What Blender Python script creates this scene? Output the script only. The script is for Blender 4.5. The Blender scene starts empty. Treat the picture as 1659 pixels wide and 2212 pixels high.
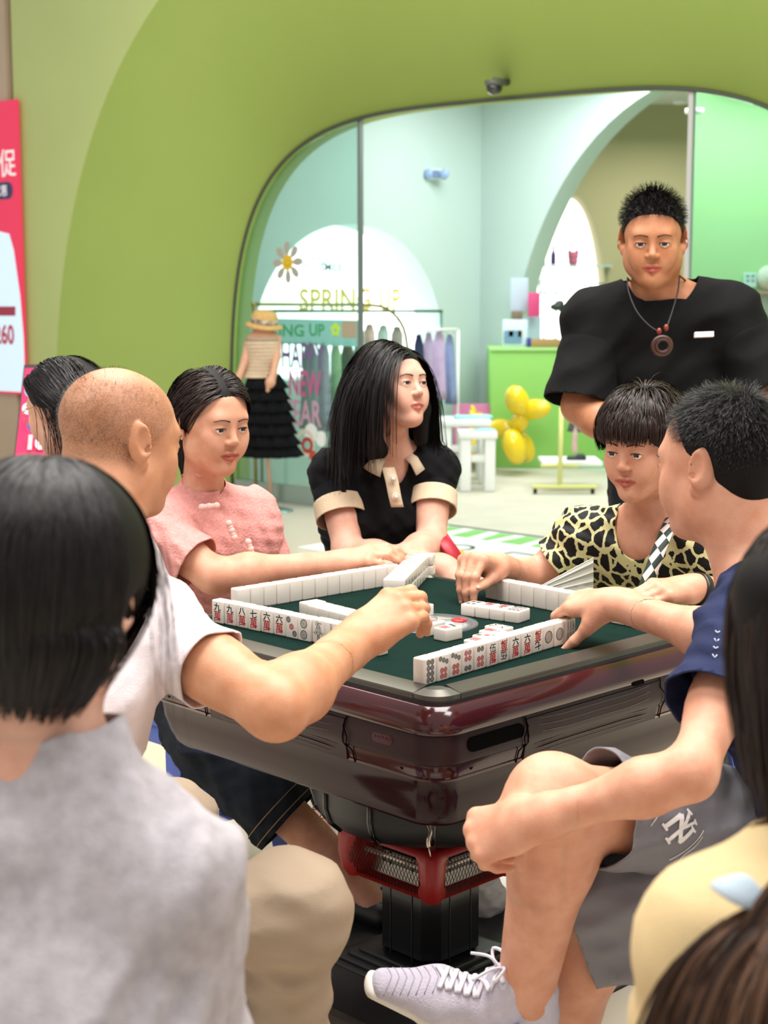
import bpy, bmesh, math, random
import numpy as np
from mathutils import Vector, Matrix

# ------------------------------------------------------------------ camera, world, lights
scene = bpy.context.scene
COL = scene.collection
CAM_H, F_PX, HORIZON = 1.47, 3450.0, 605.0
PITCH = math.atan((1106 - HORIZON) / F_PX)
cam_data = bpy.data.cameras.new('camera')
cam = bpy.data.objects.new('camera', cam_data); COL.objects.link(cam)
cam.location = (0, 0, CAM_H)
cam.rotation_euler = (math.pi / 2 - PITCH, 0, 0)
cam_data.sensor_fit = 'VERTICAL'; cam_data.sensor_height = 36.0
cam_data.lens = 36.0 * F_PX / 2212.0
cam_data.dof.use_dof = True
cam_data.dof.focus_distance = 3.15
cam_data.dof.aperture_fstop = 6.0
cam_data.clip_start = 0.05
scene.camera = cam

world = bpy.data.worlds.new('mall_world'); scene.world = world
world.use_nodes = True
wb = world.node_tree.nodes['Background']
wb.inputs[0].default_value = (1.0, 0.985, 0.965, 1); wb.inputs[1].default_value = 0.42

def area(name, loc, size, power, color=(1, 1, 1), rot=(0, 0, 0), size_y=None):
    l = bpy.data.lights.new(name, 'AREA'); l.energy = power; l.color = color
    l.shape = 'RECTANGLE'; l.size = size; l.size_y = size_y or size
    o = bpy.data.objects.new(name, l); COL.objects.link(o); o.location = loc; o.rotation_euler = rot
    return o
# the mall's ceiling lights over the table, and the shop's own ceiling lights
area('mall_ceiling_light', (0.3, 3.4, 4.6), 2.6, 210, (1.0, 0.97, 0.93))
area('mall_ceiling_light', (-2.2, 1.2, 4.6), 1.6, 85, (1.0, 0.97, 0.93))
area('mall_ceiling_light', (2.4, 1.6, 4.6), 1.6, 85, (1.0, 0.97, 0.93))
area('mall_ceiling_light', (-1.2, 7.2, 4.8), 2.0, 90, (1.0, 0.97, 0.90))
area('shop_ceiling_light', (1.3, 11.3, 2.95), 1.8, 52, (0.97, 1.0, 1.0))
area('shop_ceiling_light', (2.6, 10.4, 2.75), 1.0, 26, (0.95, 1.0, 0.95))
area('shop_ceiling_light', (2.4, 13.7, 2.75), 0.6, 22, (1.0, 0.97, 0.88))

scene.view_settings.view_transform = 'Standard'
scene.view_settings.look = 'None'
scene.view_settings.exposure = 0.50
scene.view_settings.gamma = 1.0
scene.view_settings.use_curve_mapping = False

# ------------------------------------------------------------------ helpers
rng = np.random.default_rng(7)
random.seed(7)
def V(*a): return np.array(a if len(a) > 1 else a[0], float)
def unit(v): v = np.asarray(v, float); return v / (np.linalg.norm(v) + 1e-12)
_cp, _sp = math.cos(PITCH), math.sin(PITCH)
def ray(px, py):
    x = (px - 829.5) / F_PX; y = -(py - 1106) / F_PX
    return np.array([x, _cp + y * _sp, -_sp + y * _cp])
def P(px, py, depth):            # photo point -> world point standing at that distance
    d = ray(px, py); return np.array([0, 0, CAM_H]) + d * (depth / d[1])
def G(px, py, z=0.0):            # photo point -> world point lying at that height
    d = ray(px, py); return np.array([0, 0, CAM_H]) + d * ((z - CAM_H) / d[2])
def lin(h):
    h = h.lstrip('#'); c = [int(h[i:i + 2], 16) / 255 for i in (0, 2, 4)]
    return tuple(v / 12.92 if v <= .04045 else ((v + .055) / 1.055) ** 2.4 for v in c) + (1,)

MATS = {}
def mat(name, hexc, rough=.6, metal=0., spec=.5, bump=0., bscale=300., var=0., vscale=8., coat=0., sss=0., emit=0.,
        stretch=None, alpha=1., sheen=0., var_hex=None):
    if name in MATS: return MATS[name]
    m = bpy.data.materials.new(name); m.use_nodes = True
    nt = m.node_tree; b = nt.nodes['Principled BSDF']
    b.inputs['Base Color'].default_value = lin(hexc)
    b.inputs['Roughness'].default_value = rough; b.inputs['Metallic'].default_value = metal
    b.inputs['Specular IOR Level'].default_value = spec
    b.inputs['Coat Weight'].default_value = coat; b.inputs['Coat Roughness'].default_value = .06
    b.inputs['Sheen Weight'].default_value = sheen
    if sss:
        b.inputs['Subsurface Weight'].default_value = sss
        b.inputs['Subsurface Radius'].default_value = (1., .35, .2); b.inputs['Subsurface Scale'].default_value = .008
    if emit:
        b.inputs['Emission Color'].default_value = lin(hexc); b.inputs['Emission Strength'].default_value = emit
    if alpha < 1: b.inputs['Alpha'].default_value = alpha
    if var or bump:
        tc = nt.nodes.new('ShaderNodeTexCoord'); src = tc.outputs['Object']
        if stretch:
            mp = nt.nodes.new('ShaderNodeMapping'); mp.inputs['Scale'].default_value = stretch
            nt.links.new(src, mp.inputs[0]); src = mp.outputs[0]
    if var:
        n = nt.nodes.new('ShaderNodeTexNoise'); n.inputs['Scale'].default_value = vscale; n.inputs['Detail'].default_value = 5
        nt.links.new(src, n.inputs['Vector'])
        mx = nt.nodes.new('ShaderNodeMix'); mx.data_type = 'RGBA'
        c = lin(hexc)
        if var_hex: a, d = lin(var_hex), c
        else:
            a = tuple(min(1, v * (1 - var)) for v in c[:3]) + (1,); d = tuple(min(1, v * (1 + var)) for v in c[:3]) + (1,)
        mx.inputs[6].default_value = a; mx.inputs[7].default_value = d
        rp = nt.nodes.new('ShaderNodeMapRange'); rp.inputs[1].default_value = .3; rp.inputs[2].default_value = .7
        nt.links.new(n.outputs['Fac'], rp.inputs[0]); nt.links.new(rp.outputs[0], mx.inputs[0])
        nt.links.new(mx.outputs[2], b.inputs['Base Color'])
    if bump:
        n2 = nt.nodes.new('ShaderNodeTexNoise'); n2.inputs['Scale'].default_value = bscale; n2.inputs['Detail'].default_value = 4
        nt.links.new(src, n2.inputs['Vector'])
        bp = nt.nodes.new('ShaderNodeBump'); bp.inputs['Strength'].default_value = bump; bp.inputs['Distance'].default_value = .003
        nt.links.new(n2.outputs['Fac'], bp.inputs['Height']); nt.links.new(bp.outputs[0], b.inputs['Normal'])
    MATS[name] = m; return m
def nodes_of(m):
    return m.node_tree.nodes, m.node_tree.links, m.node_tree.nodes['Principled BSDF']

def tag(o, label=None, cat=None, group=None, kind=None):
    if label: o['label'] = label
    if cat: o['category'] = cat
    if group: o['group'] = group
    if kind: o['kind'] = kind
    return o
def thing(name, loc, label, cat, group=None, rz=0.):
    o = bpy.data.objects.new(name, None); COL.objects.link(o); o.location = tuple(loc); o.rotation_euler = (0, 0, rz)
    o.empty_display_size = .05
    return tag(o, label, cat, group)
def link_mesh(name, me, m, parent=None, loc=None):
    o = bpy.data.objects.new(name, me); COL.objects.link(o)
    if m is not None and not me.materials:
        for q in (m if isinstance(m, (list, tuple)) else [m]): me.materials.append(q)
    if parent is not None: o.parent = parent
    if loc is not None: o.location = tuple(loc)
    return o
def root_offset(parent):
    off = np.zeros(3); q = parent
    while q is not None: off += np.array(q.location); q = q.parent
    return off
def np_mesh(name, verts, faces, smooth=True):
    """verts Nx3; faces MxK int array (one K) or list of lists"""
    me = bpy.data.meshes.new(name)
    verts = np.asarray(verts, np.float32)
    if isinstance(faces, np.ndarray) and faces.ndim == 2:
        nf, k = faces.shape
        me.vertices.add(len(verts)); me.vertices.foreach_set('co', verts.ravel())
        me.loops.add(nf * k); me.loops.foreach_set('vertex_index', faces.astype(np.int32).ravel())
        me.polygons.add(nf); me.polygons.foreach_set('loop_start', np.arange(0, nf * k, k, dtype=np.int32))
        me.update(calc_edges=True)
    else:
        me.from_pydata([tuple(map(float, v)) for v in verts], [], [list(map(int, f)) for f in faces]); me.update()
    if smooth: me.polygons.foreach_set('use_smooth', np.ones(len(me.polygons), bool))
    return me
def wobj(name, verts, faces, m, parent=None, smooth=True):
    """mesh given in world coordinates, hung under parent (unrotated chain)"""
    v = np.asarray(verts, float)
    if parent is not None: v = v - root_offset(parent); return link_mesh(name, np_mesh(name, v, faces, smooth), m, parent)
    c = v.mean(0); c[2] = v[:, 2].min()
    return link_mesh(name, np_mesh(name, v - c, faces, smooth), m, None, c)

class MB:
    """collects simple solids into one mesh (world or local coordinates)"""
    def __init__(s): s.bm = bmesh.new()
    def box(s, c, size, rz=0., bevel=0., R=None, seg=2):
        r = bmesh.ops.create_cube(s.bm, size=1.0); vs = r['verts']
        M = Matrix.Translation(Vector(tuple(c))) @ (R.to_4x4() if R is not None else Matrix.Rotation(rz, 4, 'Z')) @ Matrix.Diagonal((*size, 1))
        bmesh.ops.transform(s.bm, matrix=M, verts=vs)
        if bevel:
            es = list({e for v in vs for e in v.link_edges})
            bmesh.ops.bevel(s.bm, geom=es, offset=bevel, segments=seg, profile=.5, affect='EDGES', clamp_overlap=True)
        return s
    def poly(s, verts, faces):
        vs = [s.bm.verts.new(tuple(map(float, v))) for v in verts]
        for f in faces:
            try: s.bm.faces.new([vs[i] for i in f])
            except ValueError: pass
        return s
    def tube(s, pts, r, n=8, cap=True, closed=False, flat=None, up=None):
        v, f = tube_arrays(pts, r, n, cap, closed, flat, up); return s.poly(v, f)
    def lathe(s, prof, c=(0, 0, 0), n=32, axis=(0, 0, 1), x=None, sx=1., sy=1.):
        a = unit(axis); u = unit(np.cross(a, [0, 1, 0] if abs(a[1]) < .9 else [1, 0, 0])); w = np.cross(a, u)
        if x is not None: u = unit(x); w = np.cross(a, u)
        vs, fs = [], []
        for (r, h) in prof:
            for i in range(n):
                t = 2 * math.pi * i / n
                vs.append(np.asarray(c) + a * h + u * r * math.cos(t) * sx + w * r * math.sin(t) * sy)
        for j in range(len(prof) - 1):
            for i in range(n):
                fs.append((j * n + i, j * n + (i + 1) % n, (j + 1) * n + (i + 1) % n, (j + 1) * n + i))
        if prof[0][0] > 1e-6: fs.append(tuple(range(n))[::-1])
        if prof[-1][0] > 1e-6: fs.append(tuple((len(prof) - 1) * n + i for i in range(n)))
        return s.poly(vs, fs)
    def ball(s, c, r, seg=16, ring=10, R=None):
        rr = r if hasattr(r, '__len__') else (r, r, r)
        q = bmesh.ops.create_uvsphere(s.bm, u_segments=seg, v_segments=ring, radius=1.)
        M = Matrix.Translation(Vector(tuple(c))) @ (R.to_4x4() if R is not None else Matrix()) @ Matrix.Diagonal((*rr, 1))
        bmesh.ops.transform(s.bm, matrix=M, verts=q['verts']); return s
    def prism(s, outline, z0, z1, M=None):
        """outline: list of (x,y); extruded z0..z1; M: 4x4 placing local xyz"""
        n = len(outline)
        vs = [(x, y, z0) for x, y in outline] + [(x, y, z1) for x, y in outline]
        if M is not None: vs = [tuple(M @ Vector(v)) for v in vs]
        fs = [tuple(range(n))[::-1], tuple(range(n, 2 * n))] + [(i, (i + 1) % n, n + (i + 1) % n, n + i) for i in range(n)]
        return s.poly(vs, fs)
    def obj(s, name, m, parent=None, smooth=False, world=True, auto=None):
        bmesh.ops.recalc_face_normals(s.bm, faces=s.bm.faces)
        me = bpy.data.meshes.new(name)
        if parent is not None and world:
            o3 = root_offset(parent); bmesh.ops.translate(s.bm, vec=Vector(-o3), verts=s.bm.verts); loc = None
        elif parent is None and world and len(s.bm.verts):
            co = np.array([v.co for v in s.bm.verts]); c = (co.min(0) + co.max(0)) / 2; c[2] = co[:, 2].min()
            bmesh.ops.translate(s.bm, vec=Vector(-c), verts=s.bm.verts); loc = c
        else: loc = None
        s.bm.to_mesh(me); s.bm.free()
        if smooth or auto is not None:
            me.polygons.foreach_set('use_smooth', np.ones(len(me.polygons), bool))
            if auto is not None:
                try: me.set_sharp_from_angle(angle=math.radians(auto))
                except Exception: pass
        return link_mesh(name, me, m, parent, loc)

def tube_arrays(pts, r, n=8, cap=True, closed=False, flat=None, up=None):
    pts = np.asarray(pts, float); m = len(pts)
    rr = np.full(m, r, float) if np.isscalar(r) else np.asarray(r, float)
    T = np.zeros_like(pts)
    for i in range(m):
        a = pts[(i - 1) % m] if (closed or i > 0) else pts[i]; b = pts[(i + 1) % m] if (closed or i < m - 1) else pts[i]
        T[i] = unit(b - a)
    ref = np.array([0, 0, 1.]) if up is None else unit(up)
    if up is None and abs(T[0] @ ref) > .9: ref = np.array([1., 0, 0])
    vs = []; u = unit(np.cross(ref, T[0]))
    for i in range(m):
        if up is not None: u = unit(np.cross(ref, T[i]))
        else: u = unit(u - (u @ T[i]) * T[i])
        w = np.cross(T[i], u)
        fu, fw = (1, 1) if flat is None else flat
        for k in range(n):
            t = 2 * math.pi * k / n
            vs.append(pts[i] + rr[i] * (fu * math.cos(t) * u + fw * math.sin(t) * w))
    fs = []
    for i in range(m if closed else m - 1):
        j = (i + 1) % m
        for k in range(n): fs.append((i * n + k, i * n + (k + 1) % n, j * n + (k + 1) % n, j * n + k))
    if cap and not closed:
        fs.append(tuple(range(n))[::-1]); fs.append(tuple((m - 1) * n + k for k in range(n)))
    return vs, fs

def bez(pts, n=24):
    """Catmull-Rom through the points"""
    p = np.asarray(pts, float); m = len(p); out = []
    for i in range(m - 1):
        p0, p1, p2, p3 = p[max(i - 1, 0)], p[i], p[i + 1], p[min(i + 2, m - 1)]
        k = max(2, int(round(n / (m - 1))))
        for j in range(k):
            t = j / k
            out.append(.5 * ((2 * p1) + (-p0 + p2) * t + (2 * p0 - 5 * p1 + 4 * p2 - p3) * t * t + (-p0 + 3 * p1 - 3 * p2 + p3) * t ** 3))
    out.append(p[-1]); return np.array(out)

_text_cache = {}
def text_mesh(txt, size, bold=0., shear=0., extrude=0., res=3):
    """lettering as a flat mesh in the xy plane, centred; returns a fresh mesh"""
    key = (txt, bold, shear, extrude, res)
    if key not in _text_cache:
        c = bpy.data.curves.new('lettering', 'FONT'); c.body = txt; c.size = 1.; c.offset = bold; c.shear = shear
        c.extrude = extrude; c.resolution_u = res; c.align_x = 'CENTER'
        o = bpy.data.objects.new('lettering', c); COL.objects.link(o)
        bpy.context.view_layer.update()
        dg = bpy.context.evaluated_depsgraph_get()
        me = bpy.data.meshes.new_from_object(o.evaluated_get(dg))
        co = np.array([v.co for v in me.vertices]) if len(me.vertices) else np.zeros((1, 3))
        fs = [list(p.vertices) for p in me.polygons]
        bpy.data.objects.remove(o); bpy.data.curves.remove(c); bpy.data.meshes.remove(me)
        mid = (co.min(0) + co.max(0)) / 2; co = co - [mid[0], mid[1], 0]
        _text_cache[key] = (co, fs)
    co, fs = _text_cache[key]
    return co * size, fs
def frame(o, x, z):
    """4x4: origin o, x axis, z axis (normal)"""
    z = unit(z); x = unit(np.asarray(x, float) - (np.asarray(x, float) @ z) * z); y = np.cross(z, x)
    M = np.eye(4); M[:3, 0] = x; M[:3, 1] = y; M[:3, 2] = z; M[:3, 3] = o; return M
def xf(M, v): v = np.asarray(v, float); return v @ M[:3, :3].T + M[:3, 3]
def text_obj(name, txt, size, M, m, parent=None, bold=0., shear=0., extrude=0., sx=1., sy=1., res=3):
    co, fs = text_mesh(txt, size, bold, shear, extrude, res)
    co = co * [sx, sy, 1]
    return wobj(name, xf(M, co), fs, m, parent, smooth=False)
# ------------------------------------------------------------------ implicit surfaces (bodies, clothes, soft things)
class SDF:
    def __init__(s): s.pr = []
    def copy(s): q = SDF(); q.pr = list(s.pr); return q
    def cone(s, a, b, ra, rb=None, k=.02, side=None, ratio=1., sub=False):
        rb = ra if rb is None else rb
        s.pr.append(('c', V(a), V(b), ra, rb, k, None if side is None else unit(side), ratio, sub)); return s
    def ell(s, c, r, R=None, k=.02, sub=False):
        r = V(r) if hasattr(r, '__len__') else V(r, r, r)
        s.pr.append(('e', V(c), r, np.eye(3) if R is None else np.asarray(R, float), k, sub)); return s
    def bounds(s):
        lo, hi = [], []
        for p in s.pr:
            if p[0] == 'c' and not p[8]:
                m = max(p[3], p[4]) * max(1, p[7]); lo.append(np.minimum(p[1], p[2]) - m); hi.append(np.maximum(p[1], p[2]) + m)
            elif p[0] == 'e' and not p[5]:
                m = max(p[2]); lo.append(p[1] - m); hi.append(p[1] + m)
        return np.min(lo, 0) - .03, np.max(hi, 0) + .03
    def grid(s, lo, hi, vox):
        n = np.maximum(4, np.ceil((hi - lo) / vox).astype(int) + 1)
        ax = [lo[i] + vox * np.arange(n[i]) for i in range(3)]
        D = np.full(n, .2, np.float32)
        for p in s.pr:
            if p[0] == 'c':
                m = max(p[3], p[4]) * max(1, p[7]) + p[5] + 2.5 * vox; b0 = np.minimum(p[1], p[2]) - m; b1 = np.maximum(p[1], p[2]) + m; k = p[5]; sub = p[8]
            else:
                m = max(p[2]) + p[4] + 2.5 * vox; b0 = p[1] - m; b1 = p[1] + m; k = p[4]; sub = p[5]
            i0 = np.clip(np.floor((b0 - lo) / vox).astype(int), 0, n - 1); i1 = np.clip(np.ceil((b1 - lo) / vox).astype(int) + 1, 0, n)
            if np.any(i1 <= i0): continue
            sl = tuple(slice(i0[j], i1[j]) for j in range(3))
            X = ax[0][sl[0]][:, None, None].astype(np.float32); Y = ax[1][sl[1]][None, :, None].astype(np.float32); Z = ax[2][sl[2]][None, None, :].astype(np.float32)
            if p[0] == 'c':
                a, b, ra, rb, sd, rt = p[1], p[2], p[3], p[4], p[6], p[7]
                ab = b - a; L = max(ab @ ab, 1e-12)
                t = np.clip(((X - a[0]) * ab[0] + (Y - a[1]) * ab[1] + (Z - a[2]) * ab[2]) / L, 0, 1)
                qx = X - a[0] - t * ab[0]; qy = Y - a[1] - t * ab[1]; qz = Z - a[2] - t * ab[2]
                d2 = qx * qx + qy * qy + qz * qz
                if sd is not None:
                    w = qx * sd[0] + qy * sd[1] + qz * sd[2]; d2 = d2 - w * w * (1 - 1 / rt ** 2)
                d = np.sqrt(np.maximum(d2, 0)) - (ra + t * (rb - ra))
            else:
                c, r, R = p[1], p[2], p[3]
                qx, qy, qz = X - c[0], Y - c[1], Z - c[2]
                u = [(qx * R[j, 0] + qy * R[j, 1] + qz * R[j, 2]) / r[j] for j in range(3)]
                f = np.sqrt(u[0] ** 2 + u[1] ** 2 + u[2] ** 2)
                g = np.sqrt((u[0] / r[0]) ** 2 + (u[1] / r[1]) ** 2 + (u[2] / r[2]) ** 2) + 1e-9
                d = f * (f - 1) / g
            o = D[sl]
            if sub:
                d = -d; h = np.clip(.5 - .5 * (d - o) / k, 0, 1) if k > 0 else (o > d) * 1.
                D[sl] = d * (1 - h) + o * h + k * h * (1 - h)
            else:
                h = np.clip(.5 + .5 * (d - o) / k, 0, 1)
                D[sl] = d * (1 - h) + o * h - k * h * (1 - h)
        return D, ax
    def mesh(s, vox=.007, fine=(), fvox=.0035, disp=None, lo=None, hi=None, fdisp=True):
        """fine: list of (lo,hi) boxes meshed with a smaller cell"""
        b0, b1 = s.bounds()
        if lo is not None: b0 = np.maximum(b0, lo)
        if hi is not None: b1 = np.minimum(b1, hi)
        def run(b0, b1, v, use=True):
            D, ax = s.grid(b0, b1, v)
            if disp is not None and use:
                D = D + disp(ax[0][:, None, None].astype(np.float32), ax[1][None, :, None].astype(np.float32), ax[2][None, None, :].astype(np.float32))
            return nets(D, b0, v)
        Vs, Fs = run(b0, b1, vox); off = len(Vs)
        if not len(fine): return Vs, Fs
        cen = Vs[Fs].mean(1); keep = np.ones(len(Fs), bool)
        for (l, h) in fine: keep &= ~np.all((cen > V(l) + vox * .9) & (cen < V(h) - vox * .9), 1)
        AV, AF = [Vs], [Fs[keep]]
        fvs = fvox if hasattr(fvox, '__len__') else [fvox] * len(fine)
        for (l, h), fvx in zip(fine, fvs):
            fl, fh = np.maximum(V(l) - .01, b0), np.minimum(V(h) + .01, b1)
            if np.any(fh - fl < .01): continue
            v2, f2 = run(fl, fh, fvx, fdisp); c2 = v2[f2].mean(1)
            f2 = f2[np.all((c2 > V(l)) & (c2 < V(h)), 1)]
            AV.append(v2); AF.append(f2 + off); off += len(v2)
        Vs = np.vstack(AV); Fs = np.vstack(AF)
        used = np.unique(Fs); mp = np.zeros(len(Vs), int); mp[used] = np.arange(len(used))
        return Vs[used], mp[Fs]

def nets(D, lo, vox):
    S = D < 0; nx, ny, nz = D.shape
    cnt = np.zeros((nx - 1, ny - 1, nz - 1), np.int8); cs = []
    for dx in (0, 1):
        for dy in (0, 1):
            for dz in (0, 1): cnt += S[dx:nx - 1 + dx, dy:ny - 1 + dy, dz:nz - 1 + dz]
    act = (cnt > 0) & (cnt < 8)
    I = np.argwhere(act); idx = -np.ones(act.shape, np.int64); idx[act] = np.arange(len(I))
    if len(I) == 0: return np.zeros((0, 3)), np.zeros((0, 4), int)
    c = {}
    for dx in (0, 1):
        for dy in (0, 1):
            for dz in (0, 1): c[(dx, dy, dz)] = D[I[:, 0] + dx, I[:, 1] + dy, I[:, 2] + dz]
    acc = np.zeros((len(I), 3)); w = np.zeros(len(I))
    for a in range(3):
        for b1 in (0, 1):
            for b2 in (0, 1):
                k0 = [b1, b2]; k0.insert(a, 0); k1 = [b1, b2]; k1.insert(a, 1)
                d0, d1 = c[tuple(k0)], c[tuple(k1)]; m = (d0 < 0) != (d1 < 0)
                t = np.where(m, d0 / np.where(np.abs(d0 - d1) < 1e-9, 1, d0 - d1), 0)
                p = np.zeros((len(I), 3)); p[:] = k0; p[:, a] = t
                acc += p * m[:, None]; w += m
    Vs = lo + (I + acc / w[:, None]) * vox
    Fs = []
    for a in range(3):
        b, d = [(1, 2), (2, 0), (0, 1)][a]
        s0 = [slice(1, -1)] * 3; s0[a] = slice(0, -1); s1 = list(s0); s1[a] = slice(1, None)
        A, B = S[tuple(s0)], S[tuple(s1)]
        for flip, M in ((0, A & ~B), (1, ~A & B)):
            E = np.argwhere(M)
            if not len(E): continue
            base = E.copy()
            for j in range(3):
                if j != a: base[:, j] += 1
            q = []
            for (ob, od) in ((-1, -1), (0, -1), (0, 0), (-1, 0)):
                k = base.copy(); k[:, b] += ob; k[:, d] += od; q.append(idx[k[:, 0], k[:, 1], k[:, 2]])
            q = np.stack(q, 1)
            if flip: q = q[:, ::-1]
            Fs.append(q)
    Fs = np.vstack(Fs); Fs = Fs[(Fs >= 0).all(1)]
    return Vs, Fs

def waves(seed, n=7, fmin=20., fmax=60., amp=.004, ridge=True, bias=None):
    """cloth-like folds as a displacement field"""
    r = np.random.default_rng(seed); K = []
    for i in range(n):
        d = unit(r.normal(size=3))
        if bias is not None: d = unit(d * .45 + unit(V(bias)) * r.choice([-1, 1]))
        K.append((d * r.uniform(fmin, fmax), r.uniform(0, 6.28), r.uniform(.5, 1)))
    w1 = unit(r.normal(size=3)) * 9; w2 = unit(r.normal(size=3)) * 14
    def f(X, Y, Z):
        o = 0; wa = .9 * np.sin(X * w1[0] + Y * w1[1] + Z * w1[2]); wb = .9 * np.sin(X * w2[0] + Y * w2[1] + Z * w2[2] + 1)
        for i, (k, ph, a) in enumerate(K):
            q = np.sin(X * k[0] + Y * k[1] + Z * k[2] + ph + (wa if i % 2 else wb) * 1.6)
            o = o + a * ((np.abs(q) * 2 - 1) if ridge and i % 2 == 0 else q)
        return (amp / n * 1.6) * o
    return f

def isocut(Vs, Fs, g):
    """keep the part of the surface where g(verts) > 0, with a clean edge along g = 0"""
    if Fs.shape[1] == 4: Fs = np.vstack([Fs[:, [0, 1, 2]], Fs[:, [0, 2, 3]]])
    v = g(Vs); s_ = v > 0; c = s_[Fs].sum(1)
    keep = Fs[c == 3]; mix = Fs[(c == 1) | (c == 2)]; new = []; cache = {}; tr = []; n0 = len(Vs)
    def ep(a, b_):
        k = (a, b_) if a < b_ else (b_, a)
        if k not in cache:
            t = v[a] / (v[a] - v[b_]); t = min(.98, max(.02, t)); cache[k] = n0 + len(new); new.append(Vs[a] + (Vs[b_] - Vs[a]) * t)
        return cache[k]
    for f in mix:
        ins = [bool(s_[i]) for i in f]; k = ins.index(True) if sum(ins) == 1 else ins.index(False)
        a, b_, d = f[k], f[(k + 1) % 3], f[(k + 2) % 3]
        if sum(ins) == 1: tr.append((a, ep(a, b_), ep(a, d)))
        else: e1, e2 = ep(a, b_), ep(a, d); tr += [(e1, b_, d), (e1, d, e2)]
    if new: Vs = np.vstack([Vs, np.array(new)])
    Fs = np.vstack([keep, np.array(tr, int).reshape(-1, 3)])
    used = np.unique(Fs); mp = np.zeros(len(Vs), int); mp[used] = np.arange(len(used))
    return Vs[used], mp[Fs]
def gplane(p, n, r=None):
    p, n = V(p), unit(n)
    if r is None: return lambda X: -((X - p) @ n)
    return lambda X: np.maximum(-((X - p) @ n), np.linalg.norm(X - p, axis=1) - r)
def gell(c, r, R=None):
    c, r = V(c), V(r); R = np.eye(3) if R is None else np.asarray(R)
    return lambda X: (np.linalg.norm(((X - c) @ R.T) / r, axis=1) - 1) * r.min()
def cloth_obj(name, pieces, m, parent, vox=.008, disp=None, thick=.003):
    """pieces: [(sdf, [g, ...])] meshed apart, hems opened, laid into one garment"""
    off = root_offset(parent); AV, AF, o = [], [], 0
    for sdf, gs in pieces:
        Vs, Fs = sdf.mesh(vox, disp=disp)
        Fs = np.vstack([Fs[:, [0, 1, 2]], Fs[:, [0, 2, 3]]])
        for g in gs: Vs, Fs = isocut(Vs, Fs, g)
        AV.append(Vs - off); AF.append(Fs + o); o += len(Vs)
    ob = link_mesh(name, np_mesh(name, np.vstack(AV), np.vstack(AF)), m, parent)
    sm = ob.modifiers.new('thickness', 'SOLIDIFY'); sm.thickness = thick; sm.offset = -1
    return ob

from mathutils.bvhtree import BVHTree
def bvh_of(o):
    """surface of a finished part, in world coordinates"""
    off = root_offset(o.parent) + np.array(o.location); me = o.data
    return BVHTree.FromPolygons([tuple(np.array(v.co) + off) for v in me.vertices], [tuple(p.vertices) for p in me.polygons])
def drape(bv, pts, n, off=.0015, reach=.06):
    """push points onto the surface along -n"""
    n = unit(n); out = []
    for p in np.asarray(pts, float):
        h = bv.ray_cast(Vector(p + n * reach), Vector(-n), reach * 2.5)
        out.append(np.array(h[0]) + n * off if h[0] is not None else p)
    return np.array(out)
def hit(bv, px, py):
    """where the line of sight of a photo point meets the surface"""
    d = unit(ray(px, py)); h = bv.ray_cast(Vector((0, 0, CAM_H)), Vector(d)); return np.array(h[0]), np.array(h[1])
# ------------------------------------------------------------------ the setting: mall floor, green shop front, shop room
def glass_mat(name, tint, refl=.06):
    m = bpy.data.materials.new(name); m.use_nodes = True; nt = m.node_tree; nt.nodes.clear()
    out = nt.nodes.new('ShaderNodeOutputMaterial'); mx = nt.nodes.new('ShaderNodeMixShader')
    tr = nt.nodes.new('ShaderNodeBsdfTransparent'); gl = nt.nodes.new('ShaderNodeBsdfGlossy')
    tr.inputs[0].default_value = lin(tint); gl.inputs['Roughness'].default_value = .02
    lw = nt.nodes.new('ShaderNodeLayerWeight'); lw.inputs[0].default_value = .12
    mr = nt.nodes.new('ShaderNodeMapRange'); mr.inputs[3].default_value = refl; mr.inputs[4].default_value = .6
    nt.links.new(lw.outputs['Facing'], mr.inputs[0]); nt.links.new(mr.outputs[0], mx.inputs[0]); nt.links.new(tr.outputs[0], mx.inputs[1]); nt.links.new(gl.outputs[0], mx.inputs[2])
    nt.links.new(mx.outputs[0], out.inputs[0]); return m
M_glass = glass_mat('shop_glass', '#e2f3ee')
M_clear = glass_mat('clear_plastic', '#eef7f5')
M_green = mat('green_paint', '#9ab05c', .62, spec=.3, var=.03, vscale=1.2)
M_green2 = mat('green_wall_inside', '#a8d597', .6, spec=.3)
M_mint = mat('mint_plaster', '#c2d4d1', .75, spec=.2)
M_beige = mat('beige_plaster', '#b9b48f', .8, spec=.2)
M_white = mat('white_plastic', '#eef0ee', .45)
M_daylight = mat('bright_daylight_pane', '#ffffff', .5, emit=1.6)
M_dark = mat('black_rubber', '#16181a', .5)
M_steel = mat('brushed_steel', '#b9b8b4', .28, metal=1.)
M_chrome = mat('chrome', '#dddddd', .12, metal=1.)

mf = mat('polished_floor', '#d8ccb8', .22, spec=.5, var=.05, vscale=.8)
def slab(name, outline, z0, z1, m):
    b = MB().prism(outline, z0, z1).obj(name, m); return tag(b, kind='structure')
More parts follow.
